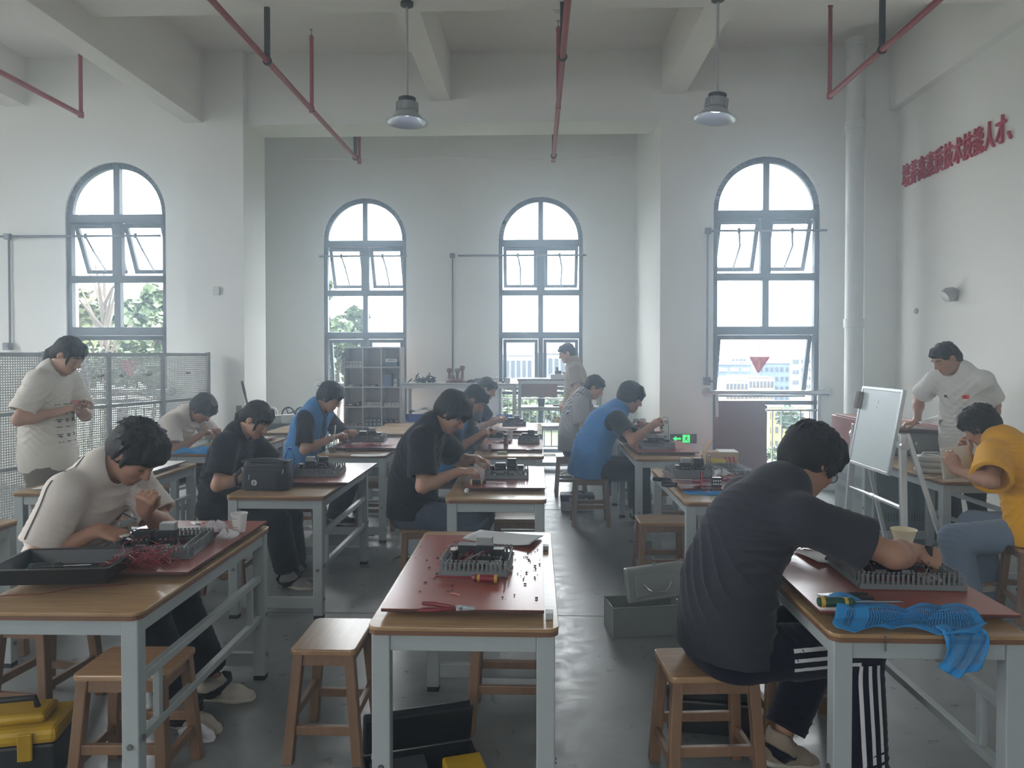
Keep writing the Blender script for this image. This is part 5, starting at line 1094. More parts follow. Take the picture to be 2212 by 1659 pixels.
# woman behind the bag
J = PP['bag'] = person('seated woman with low ponytail in black clothes behind the black bag', (-2.14, 4.77, .545), yaw=-8, s=.96, lean=(4, 12, 24), neck=42, head=(40, -4, 0), h=.0065, fem=True, loose=.03, sleeve=.78,
    hands={-1: nz(-1.84, 4.58, .83), 1: nz(-1.75, 4.82, .85)}, poles={-1: (-.2, -.5, -.9), 1: (-.35, .8, -.35)}, shirt_m=C_BLACK, trou_m=C_TROU, hair='pony', skin=M_SKIN2, feet={-1: nz(-1.70, 4.80, .085), 1: nz(-1.72, 4.98, .085)}, seed=8, leg_loose=.035, shoe_m=mat('grey_shoe', (140, 136, 128), .8, bump=.3))
for x, z in ((-.03, .03), (.045, .01)):
    p = J['sp'][2] + J['lt'] * x + J['dirs'][2] * z + J['dep'][2] * .2; ribbon(J, 'shirt', [p, p + J['dirs'][2] * -.018, p + J['dirs'][2] * -.036 + J['lt'] * .02], [-J['dep'][2]] * 3, .012, C_STRIPE, 'pin')
# boy bent over, left
PP['bent'] = person('boy in white t-shirt bent low over the left table with blue cloth', (-3.45, 6.48, .545), yaw=-12, s=1.02, lean=(10, 24, 44), neck=62, head=(54, 0, 0), h=.0075, loose=.028, sleeve=.74,
    hands={-1: nz(-3.05, 6.30, .86), 1: nz(-3.02, 6.6, .87)}, poles={-1: (-.5, -.6, -.5), 1: (-.35, .8, -.3)}, shirt_m=C_WHITE, trou_m=C_TROU, hair='mop', seed=9, feet={-1: nz(-2.95, 6.38, .085), 1: nz(-2.95, 6.62, .085)})
# boy with vest and glasses
J = PP['vestg'] = person('boy in blue vest and glasses assembling parts behind the iced coffee', (-2.13, 6.43, .545), yaw=-10, s=1.03, lean=(4, 12, 24), neck=40, head=(34, 0, 0), h=.007, loose=.02, sleeve=.86,
    hands={-1: nz(-1.80, 6.22, .86), 1: nz(-1.72, 6.5, .88)}, poles={-1: (-.2, -.5, -.9), 1: (-.35, .8, -.35)}, shirt_m=C_BLACK, trou_m=C_NAVY, hair='fringe', skin=M_SKIN2, glasses=True, vest=C_BLUE, seed=6, feet={-1: nz(-1.84, 6.3, .085), 1: nz(-1.84, 6.6, .085)}, shoe_m=M_SHOE_B)
p = J['sp'][1] + J['dirs'][1] * .1 + J['dep'][1] * .2 + J['lt'] * -.02
ribbon(J, 'shirt', [p + J['lt'] * .011 * math.cos(a) + J['dirs'][1] * .011 * math.sin(a) for a in np.linspace(.8, 6.0, 10)], [-J['dep'][1]] * 10, .005, C_STRIPE, 'chest_letter')
p = p - J['lt'] * .03; ribbon(J, 'shirt', [p + J['lt'] * .011 * math.cos(a) + J['dirs'][1] * .011 * math.sin(a) for a in np.linspace(0, 6.3, 12)], [-J['dep'][1]] * 12, .005, C_STRIPE, 'chest_letter')
# centre column
person('boy in black t-shirt and dark jeans working at the table with the clear cup', (-.83, 4.75, .55), yaw=-8, s=1.04, lean=(2, 12, 26), neck=40, head=(44, -3, 0), h=.006, loose=.03, sleeve=.78,
    hands={-1: nz(-.50, 4.58, .84), 1: nz(-.41, 4.88, .88)}, poles={-1: (-.3, -.45, -.9), 1: (-.35, .8, -.35)}, shirt_m=C_BLACK, trou_m=C_DJEAN, hair='mop', skin=M_SKIN2, seed=2, feet={-1: nz(-.50, 4.64, .085), 1: nz(-.50, 4.86, .085)},
    hdirs={-1: (.95, .1, .0), 1: (.7, -.45, -.1)}, hups={-1: (0, -.3, .95), 1: (.1, .3, .9)}, hcurl={-1: (28, 40, 25)}, leg_loose=.028)
person('boy in blue vest over black t-shirt holding up a black part', (-.85, 6.45, .545), yaw=-6, s=1.03, lean=(4, 14, 28), neck=44, head=(46, 0, 0), h=.0075, loose=.02, sleeve=.8,
    hands={-1: nz(-.52, 6.26, .87), 1: nz(-.46, 6.46, .87)}, poles={-1: (-.2, -.4, -.9), 1: (-.35, .8, -.35)}, shirt_m=C_BLACK, trou_m=C_NAVY, hair='short', vest=C_BLUE, seed=11, feet={-1: nz(-.34, 6.32, .085), 1: nz(-.34, 6.6, .085)}, hdirs={-1: (.8, 0, .5), 1: (.7, -.3, .5)}, hups={-1: (-.4, -.5, .7), 1: (-.4, .5, .7)}, hcurl={-1: (50, 60, 30), 1: (50, 60, 30)})
person('boy in black t-shirt at the farthest centre table', (-.78, 8.05, .545), yaw=-6, s=1.0, lean=(2, 10, 22), neck=36, head=(30, 0, 0), h=FAR, loose=.022, sleeve=.7,
    hands={-1: nz(-.47, 7.85, .86), 1: nz(-.42, 8.12, .87)}, poles={-1: (-.2, -.5, -.9), 1: (-.35, .8, -.35)}, shirt_m=C_BLACK, trou_m=C_SLATE, hair='short', skin=M_SKIN2, seed=14, feet={-1: nz(-.34, 7.9, .085), 1: nz(-.34, 8.2, .085)})
# standing at the back shelf
person('person in beige shirt standing by the back shelf, facing left', (.53, 9.28, .93), yaw=184, s=.985, lean=(0, 2, 8), neck=20, head=(22, 0, 0), h=FAR, sitting=False, loose=.03, sleeve=.75, hem=.02,
    hands={1: nz(.40, 9.1, .96), -1: nz(.38, 9.38, .98)}, poles={-1: (.3, .4, -.9), 1: (.3, -.4, -.9)}, shirt_m=C_BEIGE, trou_m=C_SLATE, hair='short', skin=M_SKIN2, seed=15)
# right column
J = PP['plaid'] = person('boy in grey t-shirt with plaid shoulder at the far right table', (.43, 8.08, .545), yaw=-6, s=1.04, lean=(0, 10, 22), neck=38, head=(32, 0, 0), h=FAR, loose=.034, sleeve=.74,
    hands={-1: nz(.74, 7.9, .86), 1: nz(.80, 8.15, .87)}, poles={-1: (-.3, -.4, -.9), 1: (-.35, .8, -.35)}, shirt_m=C_GREY, trou_m=C_TROU, hair='short', skin=M_SKIN2, seed=16, feet={-1: nz(.88, 7.95, .085), 1: nz(.9, 8.2, .085)}, shoe_m=M_SHOE_B)
mp_ = mat('plaid_check', (150, 150, 150), .85, var=0); n, l, b = nodes_of(mp_); tc = n.new('ShaderNodeTexCoord'); ck = n.new('ShaderNodeTexBrick'); ck.offset = 0
ck.inputs['Scale'].default_value = 1; ck.inputs['Brick Width'].default_value = .04; ck.inputs['Row Height'].default_value = .04; ck.inputs['Mortar Size'].default_value = .0045
ck.inputs['Color1'].default_value = (.07, .07, .08, 1); ck.inputs['Color2'].default_value = (.16, .16, .17, 1); ck.inputs['Mortar'].default_value = (.5, .5, .5, 1)
sx_ = n.new('ShaderNodeSeparateXYZ'); cx_ = n.new('ShaderNodeCombineXYZ'); sb_ = n.new('ShaderNodeMath'); sb_.operation = 'SUBTRACT'; l(tc.outputs['Object'], sx_.inputs[0]); l(sx_.outputs['Z'], sb_.inputs[0]); l(sx_.outputs['X'], sb_.inputs[1]); ad_ = n.new('ShaderNodeMath'); l(sx_.outputs['X'], ad_.inputs[0]); l(sx_.outputs['Y'], ad_.inputs[1]); l(ad_.outputs[0], cx_.inputs[0]); l(sb_.outputs[0], cx_.inputs[1]); l(cx_.outputs[0], ck.inputs['Vector']); l(ck.outputs[0], b.inputs['Base Color'])
sh = J['shirt'].data; vs = np.array([v.co[:] for v in sh.vertices]) + J['org']; vn = np.array([v.normal[:] for v in sh.vertices]); q = (vs - J['sp'][2]) @ J['dirs'][2]; hx = (vs - J['NB']) @ J['lt']
fs = np.array([p.vertices[:] for p in sh.polygons]); keep = ((q + .05 > 0) & (np.abs(hx) < .19) & ((vs - J['sp'][2]) @ J['dep'][2] < .14))[fs].all(1); fs = fs[keep]; us, inv = np.unique(fs, return_inverse=True)
np_obj('plaid_yoke', vs[us] + vn[us] * .006, inv.reshape(-1, 4), mp_, J['shirt'], J['org'])
J = PP['vestr'] = person('man in blue vest over black t-shirt screwing parts, seated at the right', (.50, 6.68, .545), yaw=4, s=1.07, lean=(12, 27, 42), neck=46, head=(26, 0, 0), h=.007, loose=.026, sleeve=.72,
    hands={-1: nz(1.06, 6.40, .97), 1: nz(.98, 6.80, .93)}, poles={-1: (.1, -.7, -.6), 1: (-.35, .8, -.35)}, shirt_m=C_BLACK, trou_m=C_TROU, hair='mop', vest=C_BLUE, seed=17, feet={-1: nz(.98, 6.5, .085), 1: nz(.98, 6.8, .085)}, hdirs={-1: (.55, .25, .2)}, hups={-1: (.2, -.7, .7)}, hcurl={-1: (55, 65, 40)}, leg_loose=.03, hem=.05)
for k in range(3):
    p = J['sp'][1] - J['dep'][1] * .3 + J['dirs'][1] * (.12 - k * .065) - J['lt'] * .02
    for st in (((-.02, .02), (.02, .02)), ((0, .03), (-.01, -.02)), ((-.022, 0), (.02, -.004)), ((.006, .01), (.022, -.022))): ribbon(J, 'vest', [p + J['lt'] * x + J['dirs'][1] * z for x, z in st], [J['dep'][1]] * 2, .006, mat('vest_print', (28, 50, 90), .8, var=0), 'vest_character')
# the teacher
J = PP['polo'] = person('standing man in white polo shirt leaning over the lectern', (3.53, 5.90, .93), yaw=214, s=1.0, lean=(6, 16, 30), neck=40, head=(34, -30, 0), h=.007, sitting=False, loose=.026, sleeve=.76, hem=.02,
    hands={-1: nz(3.2, 6.05, 1.04), 1: nz(3.76, 5.95, 1.0)}, poles={-1: (-.2, .4, -.8), 1: (.9, -.3, -.2)}, shirt_m=C_POLO, trou_m=C_TROU, hair='crop', seed=18, hdirs={-1: (-.8, .2, -.2)}, feet={-1: nz(3.5, 5.98, .085), 1: nz(3.6, 5.80, .085)}, shoe_m=M_SHOE_B)
bv = surf(J['shirt']); org = Vector(J['org'])
def patch(J, x, z, wd, hh, m, name):
    c = J['sp'][2] + J['lt'] * x + J['dirs'][2] * z + J['dep'][2] * .4
    pt = [bv.ray_cast(Vector(c + J['lt'] * a + J['dirs'][2] * b_) - org, Vector(-J['dep'][2]))[0] for a, b_ in ((-wd, -hh), (wd, -hh), (wd, hh), (-wd, hh))]
    MB().add([v + Vector(J['dep'][2]) * .004 for v in pt], [(0, 1, 2, 3)]).build(name, m, J['shirt'], fix=False)
patch(J, .075, .03, .022, .015, mat('red_flag_patch', (206, 44, 50), .7, var=0), 'flag_patch'); patch(J, .088, .038, .004, .004, mat('flag_star', (230, 190, 60), .7, var=0), 'flag_star')
patch(J, -.075, .03, .012, .010, C_PIPE, 'chest_logo'); patch(J, -.075, .014, .026, .0025, C_PIPE, 'logo_line')
cl = MB(); ax = unit(J['HC'] - J['NB']); ly = unit(J['l'] - ax * (J['l'] @ ax)); lx = np.cross(ly, ax)
cl.grid(lambda u, v: J['NB'] - J['org'] + ax * (.03 - .04 * v - .03 * math.cos(.4 + 5.5 * u)) + (lx * math.cos(.4 + 5.5 * u) + ly * math.sin(.4 + 5.5 * u)) * (.066 + .034 * v), 30, 4)
cl.build('polo_collar', C_POLO, J['shirt'], smooth=True, solid=.004)
# person in yellow
J = PP['yellow'] = person('person in yellow t-shirt and jeans seen from behind, reading a paper', (3.06, 4.36, .545), yaw=122, s=.98, lean=(10, 24, 38), neck=46, head=(40, 6, 0), h=.006, loose=.045, sleeve=.86,
    hands={-1: nz(2.86, 4.78, .93), 1: nz(2.60, 4.46, .885)}, poles={-1: (.2, .5, -.9), 1: (-.6, -.6, -.45)}, shirt_m=C_YELL, trou_m=C_JEAN, hair='curly', seed=19, feet={-1: nz(2.92, 4.62, .085), 1: nz(2.60, 4.32, .10)}, hdirs={1: (-.3, .3, .9), -1: (-.3, .2, .8)}, hups={1: (-.3, -.8, .2), -1: (-.3, .8, .2)}, leg_loose=.035, hem=.08)
# ---------------------------------------------------------------- things lying on the tables and the floor
ZT = THH + .0012
M_RBOARD = mat('red_work_board', (142, 76, 64), .22, var=.04, spec=.36); M_RBE = mat('red_board_edge', (78, 48, 42), .6)
M_DUCT = mat('grey_slotted_duct', (112, 116, 118), .5); M_KBLK = mat('black_contactor', (30, 32, 36), .4); M_KGRY = mat('grey_relay', (136, 138, 136), .5); M_KWHT = mat('white_terminal', (206, 206, 200), .5)
M_RAIL = mat('din_rail_steel', (186, 188, 188), .3, .8); M_RWIRE = mat('red_wire', (122, 28, 38), .4); M_BWIRE = mat('black_wire', (34, 32, 36), .4); M_CHROME = mat('chrome_tool', (170, 172, 176), .25, .95)
M_RGRIP = mat('red_tool_grip', (112, 24, 36), .4); M_BGRIP = mat('black_tool_grip', (28, 28, 30), .5); M_YGRIP = mat('yellow_tool_grip', (180, 148, 66), .5); M_GGRIP = mat('green_tool_grip', (34, 72, 58), .5)
M_PAPER = mat('paper', (222, 222, 220), .8, var=.01)
def board(x0, y0, x1, y1, label, rz=0, mt=None, lift=.016):
    cx, cy = (x0 + x1) / 2, (y0 + y1) / 2; t = empty('work_board', (cx, cy, ZT), R(rz), label, 'board', 'red wiring work boards'); w2, d2 = (x1 - x0) / 2, (y1 - y0) / 2
    for y in (-d2 + .06, d2 - .06): MB().bb((-w2 + .03, y - .02, 0), (w2 - .03, y + .02, lift)).build('batten', M_RBE, t)
    MB().bb((-w2, -d2, lift), (w2, d2, lift + .009)).build('board_core', M_RBE, t); MB().bb((-w2, -d2, lift + .009), (w2, d2, lift + .011)).build('board_face', mt or M_RBOARD, t)
    return ZT + lift + .0125
def kit(x, y, z, rz, w_, d_, label, seed, h=.05, empty_=False):
    rg = random.Random(seed); t = empty('wiring_kit', (x, y, z), R(rz), label, 'wiring kit', 'slotted duct wiring kits'); dw = .032
    def duct(p, q):
        p, q = V(*p), V(*q); L_ = (q - p).length; u = (q - p).normalized(); n_ = V(-u.y, u.x, 0); m = MB()
        m.bar(p + V(0, 0, .002), q + V(0, 0, .002), dw, .004, (0, 0, 1)) if 0 else m.box((p + q) / 2 + V(0, 0, .002), (L_ if abs(u.x) > .5 else dw, dw if abs(u.x) > .5 else L_, .004))
        nt = max(6, int(L_ / .0165))
        for s in (-1, 1):
            o = n_ * s * dw / 2
            m.bar(p + o + V(0, 0, .009), q + o + V(0, 0, .009), .018, .0022, n_) if 0 else m.box((p + q) / 2 + o + V(0, 0, .01), (L_ if abs(u.x) > .5 else .0022, .0022 if abs(u.x) > .5 else L_, .018))
            for i in range(nt):
                c = p + u * (i + .5) * L_ / nt + o; dz = .0072; m.box(c + V(0, 0, .019 + (h - .019) / 2), (dz if abs(u.x) > .5 else .0022, .0022 if abs(u.x) > .5 else dz, h - .019))
                if i % 1 == 0: m.box(c + V(0, 0, h - .0015), (dz + .0035 if abs(u.x) > .5 else .004, .004 if abs(u.x) > .5 else dz + .0035, .004))
        m.build('slotted_duct', M_DUCT, t)
    w2, d2 = w_ / 2 - dw / 2, d_ / 2 - dw / 2
    duct((-w_ / 2, -d2, 0), (w_ / 2, -d2, 0)); duct((-w_ / 2, d2, 0), (w_ / 2, d2, 0)); duct((-w2, -d2 + dw / 2, 0), (-w2, d2 - dw / 2, 0)); duct((w2, -d2 + dw / 2, 0), (w2, d2 - dw / 2, 0))
    MB().bb((-w2 + .02, -.018, 0), (w2 - .02, .018, .007)).build('mounting_rail', M_RAIL, t)
    if empty_: return t
    def contactor(x_, y_, big, top):
        a, b_, c_ = (.068, .085, .078) if big else (.045, .07, .062)
        o = MB().bb((x_ - a / 2, y_ - b_ / 2, .007), (x_ + a / 2, y_ + b_ / 2, .007 + c_ * .55)).bb((x_ - a / 2, y_ - b_ * .3, .007), (x_ + a / 2, y_ + b_ * .3, .007 + c_)).build('contactor', M_KBLK, t, bevel=.002)
        if top: MB().bb((x_ - a * .45, y_ - b_ * .26, .007 + c_), (x_ + a * .45, y_ + b_ * .26, .007 + c_ + .03)).build('contact_block', top, o, bevel=.002)
        sc = MB()
        for i in range(3):
            for s in (-1, 1): sc.cyl((x_ - a * .3 + i * a * .3, y_ + s * b_ * .4, .007 + c_ * .55), (x_ - a * .3 + i * a * .3, y_ + s * b_ * .4, .012 + c_ * .55), .004, n=8)
        sc.build('terminal_screw', M_RAIL, o); MB().bb((x_ - a * .3, y_ - b_ * .5 - .001, .02), (x_ + a * .3, y_ - b_ * .5, .034)).build('rating_label', M_KGRY, o)
    s_ = w_ / .32
    contactor(-.05 * s_, .0, True, rg.choice((M_KGRY, None))); contactor(.035 * s_, .0, True, rg.choice((M_KBLK, M_KGRY)))
    if rg.random() < .6: contactor(.1 * s_, .005, False, None)
    kx = -.112 * s_; MB().lathe([(.017, .007), (.017, .05), (.012, .054), (.015, .056), (.015, .064)], 16, (kx, -.01, 0)).build('relay_base', M_KBLK, t); MB().lathe([(.0155, 0), (.0155, .006), (.001, .007)], 16, (kx, -.01, .064)).build('relay_cap', M_KWHT, t)
    tb = MB()
    for i in range(6): tb.bb((.06 * s_ + i * .009, -d2 + .03, .003), (.068 * s_ + i * .009, -d2 + .065, .028)).bb((.062 * s_ + i * .009, -d2 + .038, .028), (.066 * s_ + i * .009, -d2 + .058, .034))
    tb.build('terminal_block', M_KWHT, t)
    for i in range(9):
        p, q = V(rg.uniform(-w2 + .03, w2 - .03), rg.uniform(-.03, .03), rg.uniform(.03, .06)), V(rg.uniform(-w2, w2), rg.choice((-1, 1)) * (d2 - .005), .02); mid = (p + q) / 2 + V(rg.uniform(-.02, .02), 0, rg.uniform(.01, .035))
        MB().tube([p, p * .6 + mid * .4 + V(0, 0, .015), mid, q * .7 + mid * .3, q], .0019, 6).build('wire', rg.choice((M_RWIRE, M_BWIRE, M_KGRY)), t, smooth=True)
    return t
def pliers(x, y, z, rz, label, grip=None, opn=14, s=1.0):
    t = empty('pliers', (x, y, z + .007), R(rz), label, 'pliers')
    for k in (-1, 1):
        a = R(opn) * k; P_ = lambda r_, o=0: V(-r_ * math.cos(a) * s, (r_ * math.sin(a) + o * k) * s, 0)
        MB().tube([P_(.012), P_(.05, .004), P_(.09, .006), P_(.125, .0)], [.005, .0065, .007, .0055], 8).build('grip', grip or M_RGRIP, t, smooth=True)
        MB().add([(.0, k * .001, -.004), (.012, k * .012, -.004), (.05 * s, k * .007, -.002), (.052 * s, k * .004, -.002), (.0, k * .001, .005), (.012, k * .012, .005), (.05 * s, k * .007, .003), (.052 * s, k * .004, .003)], [(0, 1, 2, 3), (4, 7, 6, 5), (0, 4, 5, 1), (1, 5, 6, 2), (2, 6, 7, 3), (3, 7, 4, 0)]).build('jaw', M_CHROME, t)
    MB().lathe([(.0125, -.005), (.0125, .006)], 16).build('pivot', M_CHROME, t); return t
def screwdriver(x, y, z, rz, label, hm, ring, sm, hl=.1, sl=.1, r_=.014):
    t = empty('screwdriver', (x, y, z + r_), R(rz), label, 'screwdriver'); m = Matrix.Rotation(R(90), 4, 'Y')
    MB(m).lathe([(.001, -hl), (r_ * .8, -hl + .004), (r_, -hl * .75), (r_ * .95, -hl * .4), (r_ * .72, -hl * .22), (r_ * .95, -hl * .1), (r_ * .6, 0)], 14).build('handle', hm, t, smooth=True)
    if ring:
        for a, b_ in ((-hl * .93, -hl * .82), (-hl * .30, -hl * .2)): MB(m).lathe([(r_ * .99 if a < -hl * .5 else r_ * .8, a), (r_ * 1.04 if a < -hl * .5 else r_ * .86, b_)], 14, cap=False).build('grip_band', ring, t, smooth=True)
    MB(m).lathe([(.004, 0), (.0035, sl * .9), (.0012, sl)], 10).build('shaft', sm, t, smooth=True); return t
def tangle(x, y, z, label, m, n, r_, seed, spread=1.0, hh=.06, rw=.0016):
    rg = random.Random(seed); b_ = MB()
    for k in range(n):
        c = V(rg.gauss(0, r_ * .4) * spread, rg.gauss(0, r_ * .3), rw + rg.uniform(0, hh * .4)); a0, rr, tl = rg.uniform(0, 6.28), r_ * rg.uniform(.35, .9), rg.uniform(.2, 1) * hh
        b_.tube([c + V(rr * math.cos(a0 + q_) * spread, rr * .7 * math.sin(a0 + q_), abs(tl * math.sin(q_ * .9 + k))) for q_ in np.linspace(0, rg.uniform(2.2, 5.5), 11)], rw, 5)
    o = b_.build('wire_tangle', m, smooth=True); o.location = (x, y, z); return tag(o, label, 'wire', kind='stuff')
def sheet(x, y, z, rz, w_, d_, label, m=None, curl=.012, name='paper_sheet', seed=1):
    o = MB().grid(lambda u, v: ((u - .5) * w_, (v - .5) * d_, .0012 + curl * (u - .5) ** 2 * 4 * (.5 + .5 * math.sin(v * 3 + seed)) + curl * .5 * max(0, v - .8)), 14, 10).build(name, m or M_PAPER, smooth=True, solid=.0012); o.location = (x, y, z); o.rotation_euler = (0, 0, R(rz)); return tag(o, label, 'paper')
def on(px, py, z=ZT): p = atZ(px, py, z); return p.x, p.y
def cup(x, y, z, label, m, r0, r1, h, name='paper_cup', cat='cup'):
    t = empty(name, (x, y, z), label=label, cat=cat); MB().lathe([(.001, .003), (r0 * .95, .003), (r0, 0), (r1, h), (r1 + .0025, h + .001), (r1 + .0025, h - .003)], 28, cap=False).build('cup_wall', m, t, smooth=True); return t
# front left table
ZB = board(-1.875, 2.62, -1.32, 3.44, 'red work board on the front left table, behind the black tray', .8)
x, y = on(338, 1190, ZB); kit(x, y + .02, ZB, 8, .36, .32, 'wiring kit under the hands of the boy in white with dark piping', 5)
x, y = on(415, 1148, ZB); sheet(x, y, ZB, 20, .24, .18, 'white paper behind the wiring kit on the front left table')
x, y = on(430, 1140, ZB); pliers(x, y, ZB + .012, 150, 'pink red wire stripper behind the kit on the front left table', mat('pink_red_grip', (196, 40, 72), .4), 12, 1.1)
x, y = on(517, 1148, ZB); t = cup(x, y, ZB, 'small printed paper cup on the front left table', M_PAPER, .026, .036, .085); a_ = R(-110)
pm = MB()
for dz, wd, hh in ((.066, 1.1, .004), (.026, .95, .003), (.014, 1.3, .0015)):
    for i in range(7):
        q_ = a_ + (i - 3) * wd / 7; rr = .026 + .010 * dz / .085 + .0012; pm.bar((rr * math.cos(q_ - wd / 18), rr * math.sin(q_ - wd / 18), dz), (rr * math.cos(q_ + wd / 18), rr * math.sin(q_ + wd / 18), dz), hh, .001, (0, 0, 1))
pm.build('cup_print', mat('cup_print_ink', (130, 92, 84), .8, var=0), t)
def bag(x, y, z, label, w_, seed):
    rg = random.Random(seed); ph = [rg.uniform(0, 6) for _ in range(6)]
    def fn(u, v): a = u * 6.283; r_ = w_ * (.25 + .75 * math.sin(v * 3.0)) * (1 + .25 * math.sin(a * 3 + ph[0]) + .18 * math.sin(a * 7 + ph[1] + v * 5)); return (r_ * math.cos(a), r_ * .7 * math.sin(a), .002 + (1 - v) * w_ * .8 * (1 + .3 * math.sin(a * 4 + ph[2])))
    o = MB().grid(fn, 40, 10).build('plastic_bag', mat('clear_film', (220, 222, 226), .2, alpha=.55, var=0), fix=False); o.location = (x, y, z); return tag(o, label, 'bag')
x, y = on(462, 1150, ZB); bag(x, y, ZB, 'crumpled clear plastic bag by the paper cup on the front left table', .055, 2); x, y = on(490, 1165, ZB); bag(x, y, ZB, 'smaller clear plastic bag in front of the paper cup', .045, 4)
t = empty('parts_tray', (*on(145, 1240, ZB), ZB), R(7), 'black plastic tray on the near corner of the front left table', 'tray'); M_TRAY = mat('black_tray', (26, 27, 29), .35)
W2, D2 = .21, .14; tr = MB()
for (x0, y0, z0), (x1, y1, z1) in (((-W2, -D2, .0), (W2, D2, .006)),): tr.bb((x0 * .88, y0 * .86, z0), (x1 * .88, y1 * .86, z1))
pr = [(-W2 * .88, -D2 * .86), (W2 * .88, -D2 * .86), (W2 * .88, D2 * .86), (-W2 * .88, D2 * .86)]; po = [(-W2, -D2), (W2, -D2), (W2, D2), (-W2, D2)]
for i in range(4): j = (i + 1) % 4; tr.add([(*pr[i], .0), (*pr[j], .0), (*po[j], .06), (*po[i], .06), (pr[i][0] * .98, pr[i][1] * .97, .005), (pr[j][0] * .98, pr[j][1] * .97, .005), (po[j][0] * .98, po[j][1] * .97, .06), (po[i][0] * .98, po[i][1] * .97, .06)], [(0, 1, 2, 3), (4, 7, 6, 5), (3, 2, 6, 7)])
tr.build('tray_shell', M_TRAY, t)
for i in range(4): j = (i + 1) % 4; MB().bar((*po[i], .059), (*po[j], .059), .014, .005).build('tray_rim', M_TRAY, t, bevel=.002)
t2 = screwdriver(t.location.x - .03, t.location.y + .02, ZB + .008, 12, 'dark screwdriver lying inside the black tray', M_BGRIP, M_GGRIP, M_CHROME, .12, .1, .016)
x, y = on(312, 1232, ZB); tangle(x, y, ZB, 'tangle of red wires beside the black tray on the front left table', M_RWIRE, 36, .075, 8, 1.25, .075)
x, y = on(250, 1262); b_ = MB(); b_.tube([(x - .36, y - .20, ZT + .002), (x - .36, y - .17, ZT + .002), (x - .31, y - .135, ZT + .002), (x - .2, y - .12, ZT + .002), (x - .12, y - .05, ZT + .002), (x + .05, y - .0, ZT + .002)], .0016, 6); tag(b_.build('loose_wire', M_RWIRE, smooth=True), 'single dark red wire snaking over the bare near end of the front left table', 'wire')
# front centre table
ZC0 = board(-.50, 2.265, .028, 3.20, 'red work board on the empty front centre table', 0)
x, y = on(1032, 1222, ZC0); kit(x, y, ZC0, -3, .255, .27, 'wiring kit on the empty front centre table', 11)
x, y = on(1020, 1257, ZC0); screwdriver(x, y, ZC0, 173, 'red and yellow screwdriver in front of the kit on the empty front centre table', M_RGRIP, M_YGRIP, M_RGRIP, .1, .14, .015)
x, y = on(992, 1318, ZC0); pliers(x, y, ZC0, -3, 'red handled cutting pliers at the near end of the empty front centre table', None, 14, 1.05)
x, y = on(1088, 1166, ZC0); sheet(x, y, ZC0 + .004, -18, .31, .2, 'grey white folded paper at the far end of the empty front centre table', mat('grey_card', (176, 176, 176), .7), .014)
for px, py, lb in ((1177, 1188, 'small grey clip block at the far right edge of the front centre board'), (1184, 1335, 'small grey clip block at the near right edge of the front centre board')):
    x, y = on(px, py); o = MB().bb((-.012, -.018, 0), (.012, .018, .022)).build('clip_block', M_LAMP, bevel=.002); o.location = (x + .004, y, ZT); tag(o, lb, 'clip')
rg = random.Random(6); sc = MB()
for k in range(90):
    left = k < 40; x = rg.gauss(-.33, .07) if left else rg.uniform(-.12, .02); y = rg.gauss(2.72, .16) if left else rg.uniform(2.35, 3.0); s_ = rg.uniform(.0015, .0045)
    sc.box((x, y, ZC0 + s_ * .5), (s_ * rg.uniform(1, 3), s_ * 1.3, s_), Matrix.Rotation(rg.uniform(0, 3), 3, 'Z'))
tag(sc.build('wire_scraps', mat('scrap_dark', (70, 40, 38), .6)), 'tiny dark wire scraps scattered over the front centre board', 'scraps', kind='stuff')
for k, (px, py, a_, lb) in enumerate(((985, 1170, 35, 'pinkish wire offcut nearest the paper on the front centre board'), (973, 1181, 0, 'short pinkish wire offcut at the far left of the front centre board'), (983, 1285, -25, 'red wire offcut between screwdriver and cutting pliers'), (957, 1215, 20, 'pinkish wire offcut left of the front centre kit'))):
    x, y = on(px, py, ZC0); o = MB().tube([(-.022, 0, .002), (-.008, .004, .003), (.008, .003, .002), (.022, -.002, .002)], .0022, 6).build('wire_offcut', mat('pink_wire', (176, 110, 104), .5), smooth=True); o.location = (x, y, ZC0); o.rotation_euler = (0, 0, R(a_)); tag(o, lb, 'wire')
# front right table
ZD0 = board(.92, 2.28, 1.54, 3.14, 'red work board on the front right table, overhanging its right side', -1)
x, y = on(1925, 1243, ZD0); kit(x, y, ZD0, -2, .36, .33, 'large wiring kit under the arm of the man in dark grey', 21, .052)
x, y = on(1800, 1291, ZD0); pliers(x - .0, y, ZD0, 180, 'black handled pliers left of the kit on the front right table', M_BGRIP, 10, 1.0)
x, y = on(1845, 1314, ZD0); screwdriver(x + .0, y, ZD0 + .004, 2, 'black and green screwdriver lying on the blue mesh cloth', M_GGRIP, M_YGRIP, M_CHROME, .12, .16, .017)
x, y = on(1795, 1205, ZD0); sheet(x + .02, y + .02, ZD0, 10, .26, .2, 'white paper behind the arm of the man in dark grey')
x, y = on(1965, 1185, ZD0); cup(x, y + .05, ZD0, 'cream bowl shaped cup behind the hand of the man in dark grey', mat('cream_cup', (214, 204, 172), .5), .03, .05, .07)
x, y = on(1800, 1190, ZD0); tangle(1.12, 3.02, ZD0, 'red wires at the far end of the front right table', M_RWIRE, 10, .1, 31, 1.2, .02)
